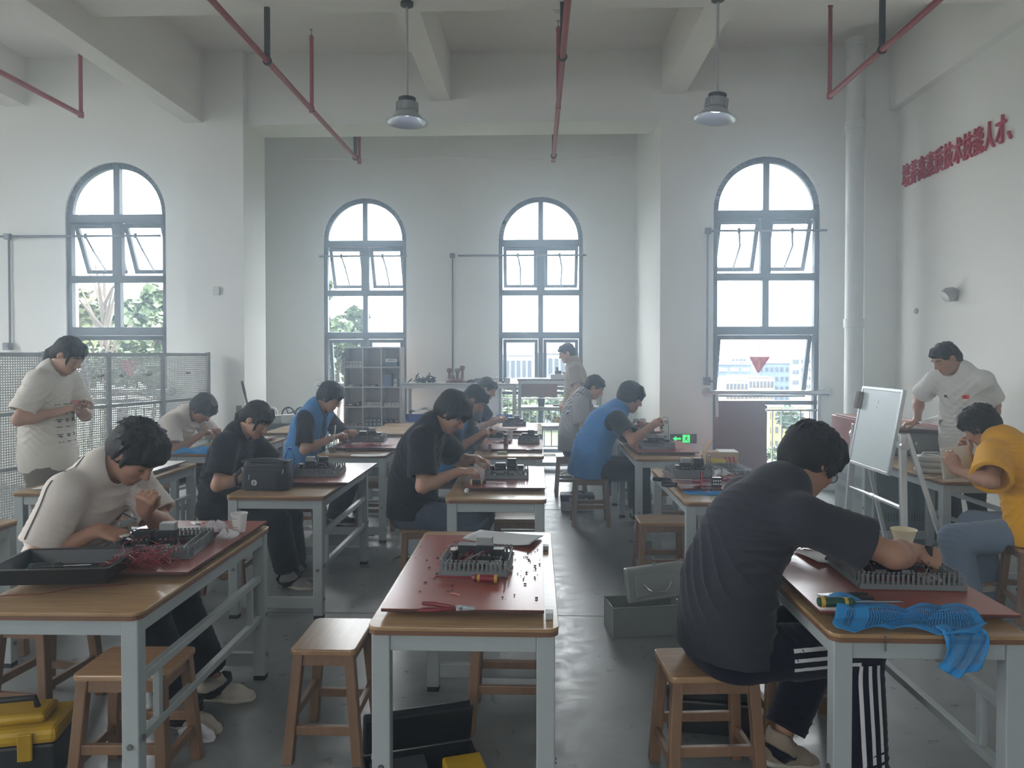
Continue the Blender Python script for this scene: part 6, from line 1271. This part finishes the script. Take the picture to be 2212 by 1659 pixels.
# blue mesh cloth, draped over the near edge
M_MESH = mat('blue_mesh_cloth', (44, 128, 188), .8, var=.06); n, l, b = nodes_of(M_MESH); tc = n.new('ShaderNodeTexCoord'); vo = n.new('ShaderNodeTexVoronoi'); vo.inputs['Scale'].default_value = 95; vo.inputs['Randomness'].default_value = 0; mr = n.new('ShaderNodeMath'); mr.operation = 'GREATER_THAN'; mr.inputs[1].default_value = .38
l(tc.outputs['UV'], vo.inputs['Vector']); l(vo.outputs['Distance'], mr.inputs[0]); l(mr.outputs[0], b.inputs['Alpha'])
M_BCLOTH = mat('blue_cloth', (44, 130, 190), .8, var=.06)
def drape(cx, cy, z, fn, name, label, mats, nu=60, nv=36, solid_edge=True):
    vs, fs, mi = [], [], []
    for i in range(nu + 1):
        for j in range(nv + 1): vs.append(fn(i / nu, j / nv))
    for i in range(nu):
        for j in range(nv): fs.append((i * (nv + 1) + j, (i + 1) * (nv + 1) + j, (i + 1) * (nv + 1) + j + 1, i * (nv + 1) + j + 1)); e = min(i, nu - 1 - i) < nu * .06 or min(j, nv - 1 - j) < nv * .12 or (nu * .1 < i < nu * .2); mi.append(1 if e else 0)
    me = bpy.data.meshes.new(name); me.from_pydata(vs, [], fs); uv = me.uv_layers.new(name='UVMap')
    for p in me.polygons:
        p.use_smooth = True; p.material_index = mi[p.index]
        for li in p.loop_indices: v = me.loops[li].vertex_index; uv.data[li].uv = ((v // (nv + 1)) / nu * .62, (v % (nv + 1)) / nv * .36)
    for m in mats: me.materials.append(m)
    o = bpy.data.objects.new(name, me); COL.objects.link(o); o.location = (cx, cy, z); s_ = o.modifiers.new('thick', 'SOLIDIFY'); s_.thickness = .0016; return tag(o, label, 'cloth')
ye = 2.17
def dr(u, v):
    x = .945 + u * .43 + .03 * math.sin(v * 5); y = 2.345 - .155 * v - .03 * u + .02 * math.sin(u * 9 + v * 4)
    bump_ = .014 * abs(math.sin(u * 11 + v * 5)) + .022 * max(0, math.sin(u * 5 + 1 + v * 2)) * (1 - v)
    z = .7795 + bump_
    if y < 2.28: z = .756 + bump_ * .9 + .02 * max(0, (y - 2.25) / .03)
    return (x, y, z)
def dr2(u, v):
    d = v * .165; top = .04; x = 1.225 + u * .13 + .03 * math.sin(v * 3 + u * 2) * v - v * .01
    w_ = .012 * math.sin(u * 9 + v * 3)
    if d < top: return (x, ye + .035 - d, .762 + .006 * math.sin(u * 7) + .003)
    return (x + (u - .5) * .03 * v, ye - .008 - abs(w_) * 1.2 - .01 * v, .758 - (d - top) * (1 - .25 * abs(u - .5) * 2) + .0)
cm = drape(0, 0, 0, dr, 'mesh_cloth', 'blue mesh cloth bunched over the near edge of the front right table', [M_MESH, M_BCLOTH])
c2 = drape(0, 0, 0, dr2, 'hanging_flap', None, [M_MESH, M_BCLOTH], 30, 30); c2.parent = cm; del c2['category']
zp = MB().box((1.055, ye - .012, .72), (.006, .004, .03)).box((1.055, ye - .012, .742), (.004, .004, .02)).build('zip_pull', M_CHROME, cm)
# second left table: bag, bottle, kit
ZA2 = board(-1.74, 4.50, -1.20, 5.32, 'red work board beside the black bag')
x, y = on(688, 1022, ZA2); kit(x, y, ZA2, 6, .33, .30, 'wiring kit between the black bag and the glossy board end', 33)
M_BAG = mat('black_nylon', (24, 26, 34), .6, bump=.15, bscale=300)
x, y = on(570, 1060); t = empty('shoulder_bag', (x, y + .06, ZT), R(-3), 'black shoulder bag standing on the second left table', 'bag')
MB().grid(lambda u, v: ((lambda a, e: ((.155 - .012 * (v - .4) ** 2 * 4) * math.copysign(abs(math.cos(a)) ** .4, math.cos(a)), (.07 - .03 * max(0, v - .75) * 2) * math.copysign(abs(math.sin(a)) ** .5, math.sin(a)), .001 + .175 * v + .008 * math.sin(a * 5) * v))(u * 6.2832, 0)), 48, 14).build('bag_body', M_BAG, t, smooth=True)
MB().grid(lambda u, v: (-.15 + .3 * u, -.045 + .09 * v, .176 + .016 * math.sin(u * 3.14) * math.sin(v * 3.14)), 20, 8).build('bag_flap', M_BAG, t, smooth=True, solid=.012)
MB().bb((-.12, -.088, .012), (.10, -.066, .125)).build('front_pocket', M_BAG, t, bevel=.015); MB().tube([(-.13, -.06, .15), (0, -.075, .157), (.13, -.06, .15)], .004, 6).build('zip_seam', mat('zip_tape', (44, 46, 54), .5), t)
for q_, z in ((-.075, .105), (-.125, .15), (.135, .14)): MB().tube([(q_, -.092 if z < .12 else -.076, z), (q_ - .002, -.096 if z < .12 else -.08, z - .03)], .003, 6).build('zip_puller', M_CHROME, t)
MB().lathe([(.001, .0), (.019, .0), (.019, .004), (.001, .004)], 20, m=Matrix.Translation((-.045, -.089, .055)) @ Matrix.Rotation(R(90), 4, 'X')).build('round_badge', M_CHROME, t); MB().bar((-.06, -.0945, .055), (-.03, -.0945, .055), .003, .002).bar((-.045, -.0945, .04), (-.045, -.0945, .07), .003, .002).build('badge_mark', M_BAG, t)
MB().tube([(-.16, 0, .13), (-.2, -.02, .08), (-.19, -.03, .02), (-.15, -.03, .012)], .012, 8).build('strap', M_BAG, t, smooth=True)
x, y = on(624, 1040); t = empty('water_bottle', (x, y + .02, ZT + .026), label='clear plastic water bottle with blue cap right of the black bag', cat='bottle')
MB().lathe([(.001, 0), (.03, .002), (.032, .02), (.032, .12), (.027, .15), (.013, .175), (.013, .185)], 20, cap=False).build('bottle_wall', glass('bottle_plastic', (250, 253, 254), .12), t, smooth=True); MB().lathe([(.015, .183), (.016, .2), (.001, .201)], 18).build('cap', mat('blue_cap', (44, 72, 170), .4), t); MB().lathe([(.0325, .03), (.0325, .09)], 20, cap=False).build('label_band', mat('blue_band', (60, 84, 170), .4, alpha=.6, var=0), t)
# third left table: iced coffee etc
ZA3 = board(-1.80, 6.18, -1.19, 6.92, 'glossy work board behind the iced coffee')
x, y = on(796, 950, ZA3); kit(x, y, ZA3, 5, .33, .28, 'wiring kit in front of the boy in blue vest and glasses', 41)
x, y = on(718, 978); t = cup(x, y, ZT, 'iced coffee in a clear plastic cup with straw', glass('cup_plastic', (250, 253, 254), .12), .030, .045, .125, 'iced_drink'); MB().lathe([(.001, .004), (.029, .004), (.034, .045), (.001, .045)], 20).build('coffee', mat('coffee_liquid', (112, 98, 74), .2, alpha=.8), t, smooth=True)
MB().lathe([(.047, .122), (.047, .13), (.04, .145), (.02, .15)], 24, cap=False).build('lid', glass('cup_plastic'), t, smooth=True); MB().cyl((.005, 0, .02), (.03, 0, .24), .005).build('straw', M_PVC, t)
ic = MB()
for k in range(6): ic.box((rg.uniform(-.018, .018), rg.uniform(-.018, .018), .05 + k * .008), (.022, .022, .02), Matrix.Rotation(k, 3, 'X'))
ic.build('ice_cube', glass('cup_plastic'), t)
x, y = on(754, 976); cup(x, y, ZT, 'short clear tumbler beside the iced coffee', glass('tumbler_glass', (250, 253, 254), .14), .028, .034, .075, 'clear_tumbler')
x, y = on(790, 966, ZA3); tangle(x, y - .02, ZA3, 'heap of red wires in front of the kit behind the iced coffee', M_RWIRE, 34, .11, 51, 1.5, .03)
x, y = on(785, 984); sheet(x + .05, y, ZT, 4, .3, .12, 'white paper at the near edge of the table with iced coffee', curl=.006)
# centre tables
ZC1 = board(-.44, 4.36, .06, 5.2, 'dark edged work board under the hands of the boy in black, by the clear cup')
x, y = on(1092, 1028, ZC1); kit(x + .01, y + .03, ZC1, 0, .29, .30, 'wiring kit in front of the boy in black at the centre table', 61)
x, y = on(1008, 1068); t = cup(x, y, ZT, 'clear plastic cup holding a pale ball on the centre table', glass('cup_plastic', (250, 253, 254), .12), .026, .034, .085, 'clear_cup'); o = MB().lathe([(.001, -.015), (.011, -.011), (.015, 0), (.011, .011), (.001, .015)], 16).build('pale_ball', M_PVC, smooth=True); o.location = (x, y, ZT + .023); tag(o, 'pale crumpled ball lying inside the clear plastic cup', 'ball')
x, y = on(1050, 1047, ZC1); screwdriver(x, y, ZC1, -4, 'black and yellow screwdriver beside the clear plastic cup', M_BGRIP, M_YGRIP, M_CHROME, .11, .13, .016)
ZC2 = board(-.47, 6.15, .06, 6.85, 'reddish work board beside the black pencil case')
x, y = on(1142, 955, ZC2); kit(x, y, ZC2, 0, .2, .22, 'wiring kit right of the black pencil case', 71)
x, y = on(1063, 948, ZC2); o = MB().grid(lambda u, v: ((u - .5) * .24, .03 * math.cos(v * 6.283) * (1 - (2 * u - 1) ** 8), .034 + .032 * math.sin(v * 6.283) * (1 - (2 * u - 1) ** 8)), 20, 14).build('pencil_case', M_BAG, smooth=True); o.location = (x, y + .06, ZC2); tag(o, 'long black pencil case on the second centre table', 'pencil case')
x, y = on(1100, 950, ZC2); cup(x, y + .08, ZC2, 'white cup behind the black motor on the second centre table', M_PVC, .028, .034, .08, 'white_cup')
for px, py, z, r_, h, lb in ((1093, 962, ZC2, .022, .10, 'black cylindrical motor in front of the white cup'), (1058, 977, ZT, .017, .07, 'small dark bottle at the near edge of the second centre table')):
    x, y = on(px, py, z); t = empty('small_bottle', (x, y, z), label=lb, cat='bottle'); MB().lathe([(r_, 0), (r_, h * .6), (r_ * .5, h * .75), (r_ * .5, h * .8)], 14).build('bottle_wall', mat('brown_bottle', (74, 56, 50), .3), t, smooth=True); MB().lathe([(r_ * .8, h * .78), (r_ * .8, h), (.001, h)], 14).build('cap', M_BGRIP, t)
x, y = on(1075, 957, ZC2); pliers(x, y, ZC2, 180, 'red handled pliers in front of the pencil case', None, 8); x, y = on(1140, 974, ZC2); pliers(x, y, ZC2, 20, 'small red clippers below the kit on the second centre table', None, 12, .6)
x, y = on(1085, 980); o = MB().bb((-.04, -.015, 0), (.04, .015, .02)).build('eraser_block', mat('pale_green_block', (150, 160, 130), .6), bevel=.004); o.location = (x, y, ZT); tag(o, 'pale green block at the near edge of the second centre table', 'block')
x, y = on(1125, 976); sheet(x + .03, y + .02, ZT, -8, .28, .1, 'grey card under the small red clippers', mat('grey_card'
 , (176, 176, 176), .7), .004)
ZC3 = board(-.42, 7.64, .02, 8.4, 'pinkish work board on the farthest centre table', 0, mat('pale_red_board', (150, 104, 92), .3))
x, y = on(1111, 918, ZC3); kit(x, y, ZC3, 0, .27, .24, 'wiring kit on the farthest centre table', 81); x, y = on(1090, 928, ZC3); pliers(x, y, ZC3, 178, 'red handled pliers on the farthest centre table', None, 10, 1.1)
# things held
def held(px, py, Y, label, m, d_, rz=0): p = atY(px, py, Y); o = MB().box((0, 0, 0), d_).build('small_part', m, bevel=.003); o.location = p; o.rotation_euler = (0, 0, R(rz)); return tag(o, label, 'part')
def grab(J, q, off): w_ = J['WR'][q]; e_ = unit(w_ - J['EL'][q]); return w_ + e_ * .11 + A3(off)
for key, q, off, lb, m, d_ in (('stand', 1, (0, 0, -.005), 'small reddish part held by the standing woman', mat('reddish_part', (150, 92, 84), .5), (.05, .03, .03)),):
    p = grab(PP[key], q, off); o = MB().box((0, 0, 0), d_).build('held_part', m, bevel=.003); o.location = p; tag(o, lb, 'part'); MB().tube([(.02, 0, 0), (.06, -.01, .01), (.1, 0, -.01), (.09, .02, -.04), (.04, .02, -.04)], .0015, 6).build('dangling_wire', M_BWIRE, o, smooth=True)
o = MB().box((0, 0, .02), (.035, .045, .09)).box((0, 0, .065), (.03, .06, .02)).build('held_contactor', M_KBLK, bevel=.003); o.location = atY(1030, 938, 6.38); tag(o, 'black part held up by the boy in blue vest at the centre', 'part')
p = PP['vestr']['WR'][-1]; t = empty('screwdriver', (p[0] + .075, p[1] + .02, p[2] - .02), label='upright screwdriver held by the man in blue vest at the right', cat='screwdriver'); MB().cyl((0, 0, -.02), (0, 0, .05), .012).build('handle', M_BGRIP, t, smooth=True); MB().cyl((0, 0, -.13), (0, 0, -.02), .0035).build('shaft', M_CHROME, t, smooth=True)
pw = PP['bent']['WR'][-1] + unit(PP['bent']['WR'][-1] - PP['bent']['EL'][-1]) * .1; x, y = pw[0] + .06, pw[1]; o = MB().cyl((0, 0, 0), (-.1, .02, .11), .005).build('pencil', M_YGRIP); o.location = (x, y, pw[2] - .06); tag(o, 'yellow pencil held by the boy bent low at the left', 'pencil')
p = PP['grey']['WR'][-1]; o = MB().cyl((0, 0, -.055), (0, 0, .03), .013).cyl((0, 0, -.09), (0, 0, -.055), .004).build('held_tool', M_BGRIP); o.location = (p[0] + .06, p[1] + .0, p[2] - .005); tag(o, 'short black tool held over the kit by the man in dark grey', 'tool')
p = PP['piping']['WR'][-1]; o = MB().tube([(0, 0, 0), (.04, 0, -.012), (.06, 0, -.02)], [.004, .005, .002], 8).tube([(.06, 0, -.02), (.08, .01, -.05), (.075, 0, -.09)], .0015, 6).build('wire_ferrule', M_PVC, smooth=True); o.location = (p[0] + .10, p[1] - .02, p[2] - .02); tag(o, 'pale wire end pinched by the boy in white with dark piping', 'wire')
# right column tables
ZD1 = board(.90, 4.37, 1.42, 5.07, 'red work board on the right table behind the man in dark grey')
x, y = on(1500, 1028, ZD1); kit(x, y + .05, ZD1, 4, .32, .28, 'wiring kit with black contactors left of the glass bottle', 91); x, y = on(1588, 1030, ZD1); kit(x, y + .12, ZD1, 4, .20, .34, 'empty slotted kit right of the glass bottle', 92, empty_=True)
x, y = on(1525, 1068); t = empty('glass_bottle', (x, y, ZT + .02), label='tall clear glass bottle with an upturned tumbler on the blue cloth', cat='bottle'); gb = glass('bottle_glass', (250, 253, 254), .15)
MB().lathe([(.001, .002), (.033, .002), (.036, .01), (.036, .12), (.03, .145), (.016, .165), (.016, .19)], 22, cap=False).build('bottle_wall', gb, t, smooth=True); MB().lathe([(.029, .14), (.027, .22), (.001, .222)], 20, cap=False).build('upturned_tumbler', gb, t, smooth=True)
MB().lathe([(.001, .004), (.034, .004), (.034, .10), (.001, .10)], 20).build('water', glass('bottle_water', (250, 253, 254), .05), t, smooth=True)
MB().grid(lambda u, v: (-.0365 * math.cos(-.9 + u * 1.3 + .3), -.0365 * math.sin(.5 + u * 1.2), .04 + v * .08), 8, 4).build('red_sticker', mat('red_sticker', (184, 50, 66), .5, alpha=.8), t); 
def fold(cx, cy, z, w_, d_, h_, seed): return lambda u, v: (cx + (u - .5) * w_ + .012 * math.sin(v * 7 + seed), cy + (v - .5) * d_ + .01 * math.sin(u * 8 + seed), z + h_ * (1 - (2 * u - 1) ** 6) * (1 - (2 * v - 1) ** 6) * (.7 + .3 * math.sin(u * 9 + v * 6 + seed)))
x, y = on(1538, 1066); drape(0, 0, 0, fold(x, y + .02, ZT + .002, .32, .14, .016, 1), 'folded_cloth', 'blue mesh cloth folded under the glass bottle', [M_BCLOTH, M_BCLOTH], 30, 16)
x, y = on(1450, 1041, ZD1); screwdriver(x, y, ZD1, -8, 'black screwdriver nearest the left edge of the right table behind the man in dark grey', M_BGRIP, None, M_CHROME, .12, .14, .015)
x, y = on(1462, 1053, ZD1); screwdriver(x, y - .02, ZD1, -22, 'fat handled dark screwdriver pointing at the glass bottle', M_BGRIP, None, M_CHROME, .1, .1, .02)
x, y = on(1492, 1042, ZD1); pliers(x, y, ZD1, 185, 'red handled pliers left of the glass bottle', None, 14); x, y = on(1495, 1052, ZD1); pliers(x - .01, y - .03, ZD1, 200, 'second red handled pliers, nearer than the first, left of the glass bottle', None, 10)
x, y = on(1544, 1050, ZD1); o = MB().bb((-.03, -.02, 0), (.03, .02, .055)).build('terminal_stack', M_KBLK, bevel=.003); tw = MB()
for i in range(4):
    for j in range(2): tw.box((-.021 + i * .014, -.0208, .016 + j * .02), (.008, .002, .010))
tw.build('terminal_slot', M_KWHT, o); o.location = (x + .01, y, ZD1); tag(o, 'black terminal block with white slots right of the glass bottle', 'block')
x, y = on(1580, 1045, ZD1); tangle(x + .02, y + .02, ZD1, 'heap of red wires right of the glass bottle', M_RWIRE, 40, .09, 95, 1.3, .04)
x, y = on(1560, 1035, ZD1); bag(x, y + .02, ZD1, 'clear plastic bag between the bottle and the red wires', .06, 7)
x, y = on(1548, 1018, ZT); t = empty('carton', (x + .02, 5.17, ZT + .0), R(-3), 'open cardboard carton with red and yellow print behind the glass bottle', 'carton'); M_CARD = mat('cardboard', (168, 142, 116), .8); cw2, cd2, ch = .115, .07, .15
MB().bb((-cw2, -cd2, 0), (cw2, cd2, ch)).build('carton_body', M_CARD, t)
for q_ in range(3): MB().add([(.03 + q_ * .028, -cd2 - .001, .02), (.048 + q_ * .028, -cd2 - .001, .02), (.03 + q_ * .028, -cd2 - .001, .12), (.014 + q_ * .028, -cd2 - .001, .12)], [(0, 1, 2, 3)]).build('red_band', mat('carton_red', (158, 66, 58), .7), t, fix=False)
MB().add([(-.09, -cd2 - .0012, .06), (.02, -cd2 - .0012, .05), (.03, -cd2 - .0012, .1), (-.09, -cd2 - .0012, .11)], [(0, 1, 2, 3)]).build('yellow_band', mat('carton_yellow', (196, 172, 84), .7), t, fix=False)
MB().add([(-cw2, -cd2, ch), (-cw2, cd2, ch), (-cw2 + .05, cd2, ch + .09), (-cw2 + .05, -cd2, ch + .09)], [(0, 1, 2, 3)]).build('flap', M_CARD, t, solid=.003); MB().add([(-.02, -cd2, ch + .002), (cw2, -cd2, ch + .002), (cw2, cd2, ch + .004), (-.02, cd2, ch + .004)], [(0, 1, 2, 3)]).build('flap', M_PAPER, t, solid=.003)
ZD2 = board(.86, 6.0, 1.38, 6.8, 'red work board under the elbow of the man in blue vest')
x, y = on(1418, 966, ZD2); kit(x, y, ZD2, 0, .29, .26, 'wiring kit being screwed by the man in blue vest', 101)
x, y = on(1440, 962, ZD2); t = empty('flask', (x + .02, 6.62, ZD2), label='clear water flask with grey loop lid right of the man in blue vest', cat='bottle')
MB().lathe([(.001, .002), (.033, .002), (.033, .17), (.03, .18)], 20, cap=False).build('flask_wall', glass('bottle_plastic'), t, smooth=True); MB().lathe([(.034, .18), (.034, .215), (.001, .216)], 20).build('lid', M_LAMP, t); MB().tube([(.03 * math.cos(q_), 0, .21 + .03 * math.sin(q_)) for q_ in np.linspace(0, 3.14, 10)], .005, 6).build('loop_handle', M_LAMP, t, smooth=True); MB().lathe([(.001, .004), (.031, .004), (.031, .1), (.001, .1)], 18).build('water', glass('bottle_water'), t)
x, y = on(1440, 976, ZD2); tangle(x, y, ZD2, 'thin red wires in front of the kit of the man in blue vest', M_RWIRE, 8, .08, 103, 1.6, .012)
ZD3 = board(.86, 7.62, 1.38, 8.3, 'work board on the farthest right table')
x, y = on(1400, 938, ZD3); kit(1.15, 7.85, ZD3, 0, .28, .24, 'wiring kit on the farthest right table, behind the arms of the man in blue vest', 107)
# left tables
x, y = on(60, 1060); sheet(-3.0, 4.5, ZT, 4, .36, .3, 'white sheet on the near end of the left table by the standing woman', curl=.002)
x, y = on(92, 1052); o = MB().bb((-.05, -.03, 0), (.05, .03, .03)).bb((-.03, -.03, .03), (.05, .03, .045)).build('dark_block', mat('dark_red_block', (62, 42, 46), .5), bevel=.003); o.location = (-2.96, 4.52, ZT + .004); tag(o, 'dark reddish block on the white sheet at the left', 'block')
board(-3.18, 4.85, -2.70, 5.38, 'pale glossy board at the far end of the left table', 0, mat('pale_board', (196, 190, 186), .3))
x, y = on(203, 1000); t = empty('red_bottle', (-3.19, 5.2, ZT + .03), label='red lidded bottle at the far left table, in front of the partition', cat='bottle'); MB().lathe([(.04, 0), (.04, .08), (.03, .1)], 18).build('bottle_wall', mat('crimson_bottle', (176, 36, 66), .4), t, smooth=True); MB().lathe([(.03, .1), (.03, .14), (.001, .142)], 18).build('lid', mat('crimson_bottle', (176, 36, 66), .4), t)
x, y = on(408, 980); drape(0, 0, 0, fold(x + .03, y + .07, ZT + .002, .34, .18, .05, 4), 'folded_cloth', 'blue cloth bundle on the left table of the bent boy', [M_BCLOTH, M_BCLOTH], 30, 16)
board(-2.98, 6.25, -2.6, 7.05, 'board with papers at the far end of the table with blue cloth', 0, mat('pale_red_board', (150, 104, 92), .3)); sheet(-2.72, 6.78, ZT + .029, 8, .2, .26, 'white paper beside the seated woman, on the far end of the table with blue cloth')
# right side table
for k, (z, r_) in enumerate(((0, .085), (.042, .08), (.084, .078))):
    t = empty('tape_reel', (*on(2010, 1020), ZT + z), label='white tape reel on the side table by the lectern, ' + ('bottom', 'middle', 'topmost')[k] + ' of the stack', cat='reel', group='stacked white tape reels')
    MB().tube([(r_ * math.cos(q_), r_ * math.sin(q_), .02) for q_ in np.linspace(0, 6.28, 25)[:-1]], .02, 8, closed=True).build('tape_ring', M_REEL, t, smooth=True)
    if k == 2: MB().tube([(-.07, 0, .03), (-.05, 0, .06), (.05, 0, .06), (.07, 0, .03)], .006, 6).build('strap', M_REEL, t, smooth=True)
x, y = on(1975, 1035); o = MB().cyl((-.06, 0, .005), (.06, 0, .005), .004).build('pale_stick', M_PVC); o.location = (x + .1, y + .02, ZT); tag(o, 'thin pale stick on the side table in front of the tape reels', 'stick')
p = PP['yellow']; w_ = p['WR'][1] + unit(p['WR'][1] - p['EL'][1]) * .09
o = MB().grid(lambda u, v: (-.02 + .26 * u, .004 * math.sin(u * 3), -.11 + .2 * v + .01 * u), 10, 8).build('held_paper', M_PAPER, smooth=True, solid=.001); o.location = (w_[0] + .02, w_[1] + .04, w_[2] + .02); o.rotation_euler = (R(-8), 0, R(20)); tag(o, 'white paper held up by the person in yellow', 'paper')
w_ = PP['polo']['WR'][-1]; o = MB().grid(lambda u, v: (.3 * u, .2 * v, .06 * u * u + .01 * math.sin(v * 3)), 12, 8).build('lifted_paper', M_PAPER, smooth=True, solid=.001); o.location = (w_[0] - .02, w_[1] - .1, w_[2] - .01); o.rotation_euler = (0, R(-8), R(-10)); tag(o, 'large white paper lifted by the man in polo shirt', 'paper')
# ---------------------------------------------------------------- toolboxes on the floor
M_TBOX = mat('grey_steel_toolbox', (150, 155, 152), .3, .5, var=.05)
x, y = on(1400, 1325, 0); x0, y0 = on(1322, 1312, 0)
t = empty('steel_toolbox', (.44, 3.98, 0), R(10), 'open grey steel toolbox in the right aisle', 'toolbox'); w_, d_, h_ = .41, .20, .17
b_ = MB()
for a, c in (((0, 0, 0), (w_, d_, .004)), ((0, 0, 0), (w_, .004, h_)), ((0, d_ - .004, 0), (w_, d_, h_)), ((0, 0, 0), (.004, d_, h_)), ((w_ - .004, 0, 0), (w_, d_, h_))): b_.bb(a, c)
b_.build('box_shell', M_TBOX, t); MB().tube([(0, 0, h_), (w_, 0, h_), (w_, d_, h_), (0, d_, h_)], .005, 8, closed=True).build('rolled_rim', M_TBOX, t, smooth=True)
lm = Matrix.Translation((.10, .035, h_ + .004)) @ Matrix.Rotation(R(-5), 4, 'Y') @ Matrix.Rotation(R(-8), 4, 'X')
ld = MB(lm).bb((0, 0, 0), (.36, .05, .20)).build('lid', M_TBOX, t, bevel=.012); MB(lm).bb((.05, -.006, .03), (.32, .002, .15)).build('lid_panel', M_TBOX, t, bevel=.005)
MB(lm).tube([(.10, -.008, .10), (.12, -.03, .075), (.15, -.035, .055), (.21, -.035, .055), (.24, -.03, .075), (.26, -.008, .10)], .007, 8).build('carry_handle', M_STEEL, t, smooth=True); MB(lm).box((.18, .02, .207), (.02, .02, .012)).build('latch', M_STEEL, t)
x, y = on(1212, 1105, 0); t = empty('black_toolbox', (x, y, 0), 0, 'closed dark toolbox on the floor beyond the blue vest man\'s stool', 'toolbox'); M_TBK = mat('toolbox_black', (40, 44, 50), .45)
MB().bb((0, 0, 0), (.34, .18, .10)).build('box_shell', M_LAMP, t, bevel=.008); MB().bb((-.005, -.005, .10), (.345, .185, .17)).build('lid', M_TBK, t, bevel=.012); MB().bb((.08, -.01, .09), (.11, 0, .14)).build('latch', M_STEEL, t); MB().bb((.24, -.01, .09), (.27, 0, .14)).build('latch', M_STEEL, t); MB().tube([(.1, .09, .17), (.12, .09, .19), (.22, .09, .19), (.24, .09, .17)], .009, 8).build('carry_handle', M_TBK, t, smooth=True)
M_TY = mat('toolbox_yellow', (184, 148, 20), .45); M_TB2 = mat('toolbox_dark', (22, 24, 28), .45)
t = empty('yellow_toolbox', (-2.2, 2.46, 0), R(14), 'yellow and black toolbox on the floor at the lower left', 'toolbox')
MB().bb((0, 0, 0), (.42, .22, .15)).build('box_shell', M_TB2, t, bevel=.012); MB().bb((-.008, -.008, .15), (.428, .228, .21)).build('lid', M_TY, t, bevel=.02); MB().bb((.05, .04, .21), (.37, .18, .245)).build('lid_top', M_TY, t, bevel=.015)
MB().tube([(.1, .11, .24), (.11, .11, .28), (.31, .11, .28), (.32, .11, .24)], .012, 8).build('carry_handle', M_TB2, t, smooth=True)
for q_ in (.08, .30): MB().bb((q_, -.02, .10), (q_ + .05, -.006, .2)).build('latch', M_TY, t, bevel=.004)
t = empty('yellow_toolbox', (-.56, 2.32, 0), R(18), 'open black toolbox with yellow trim under the front centre table', 'toolbox'); w_, d_, h_ = .40, .2, .15; b_ = MB()
for a, c in (((0, 0, 0), (w_, d_, .005)), ((0, 0, 0), (w_, .006, h_)), ((0, d_ - .006, 0), (w_, d_, h_)), ((0, 0, 0), (.006, d_, h_)), ((w_ - .006, 0, 0), (w_, d_, h_))): b_.bb(a, c)
b_.build('box_shell', M_TB2, t); MB(Matrix.Translation((0, d_, h_)) @ Matrix.Rotation(R(18), 4, 'X')).bb((0, 0, 0), (w_, .04, .16)).build('lid', M_TB2, t, bevel=.01); MB().bb((w_ - .13, -.012, h_ - .03), (w_ + .01, d_ * .5, h_ + .012)).build('latch', M_TY, t, bevel=.008); MB().bb((.02, .02, .08), (w_ * .55, d_ - .02, .14)).build('inner_tray', mat('tray_grey', (70, 72, 76), .5), t, bevel=.006)
t = empty('black_toolbox', (.56, 3.0, 0), R(-8), 'black toolbox on the floor behind the stool of the man in dark grey', 'toolbox'); MB().bb((0, 0, 0), (.34, .2, .14)).build('box_shell', M_TB2, t, bevel=.01); MB().bb((-.005, -.005, .14), (.345, .205, .2)).build('lid', M_TB2, t, bevel=.014); MB().tube([(.1, .1, .2), (.11, .1, .23), (.23, .1, .23), (.24, .1, .2)], .01, 8).build('carry_handle', M_TB2, t, smooth=True)
x, y = on(290, 1545, 0); bag(-1.40, 2.86, .0, 'crumpled clear film on the floor under the front left table', .07, 9)
for px, py, lb, pts in ((745, 1156, 'black cable end on the floor by the leg of the table with iced coffee', ((0, 0), (.06, .04), (.14, .02), (.2, -.02), (.27, -.03))), (850, 1218, 'thin black wire on the floor left of the front centre table', ((0, 0), (-.02, .1), (.02, .2), (.08, .24)))):
    x, y = on(px, py, 0); tag(MB().tube([(x + a, y + c, .006) for a, c in pts], .004, 6).build('floor_cable', M_BWIRE, smooth=True), lb, 'cable')
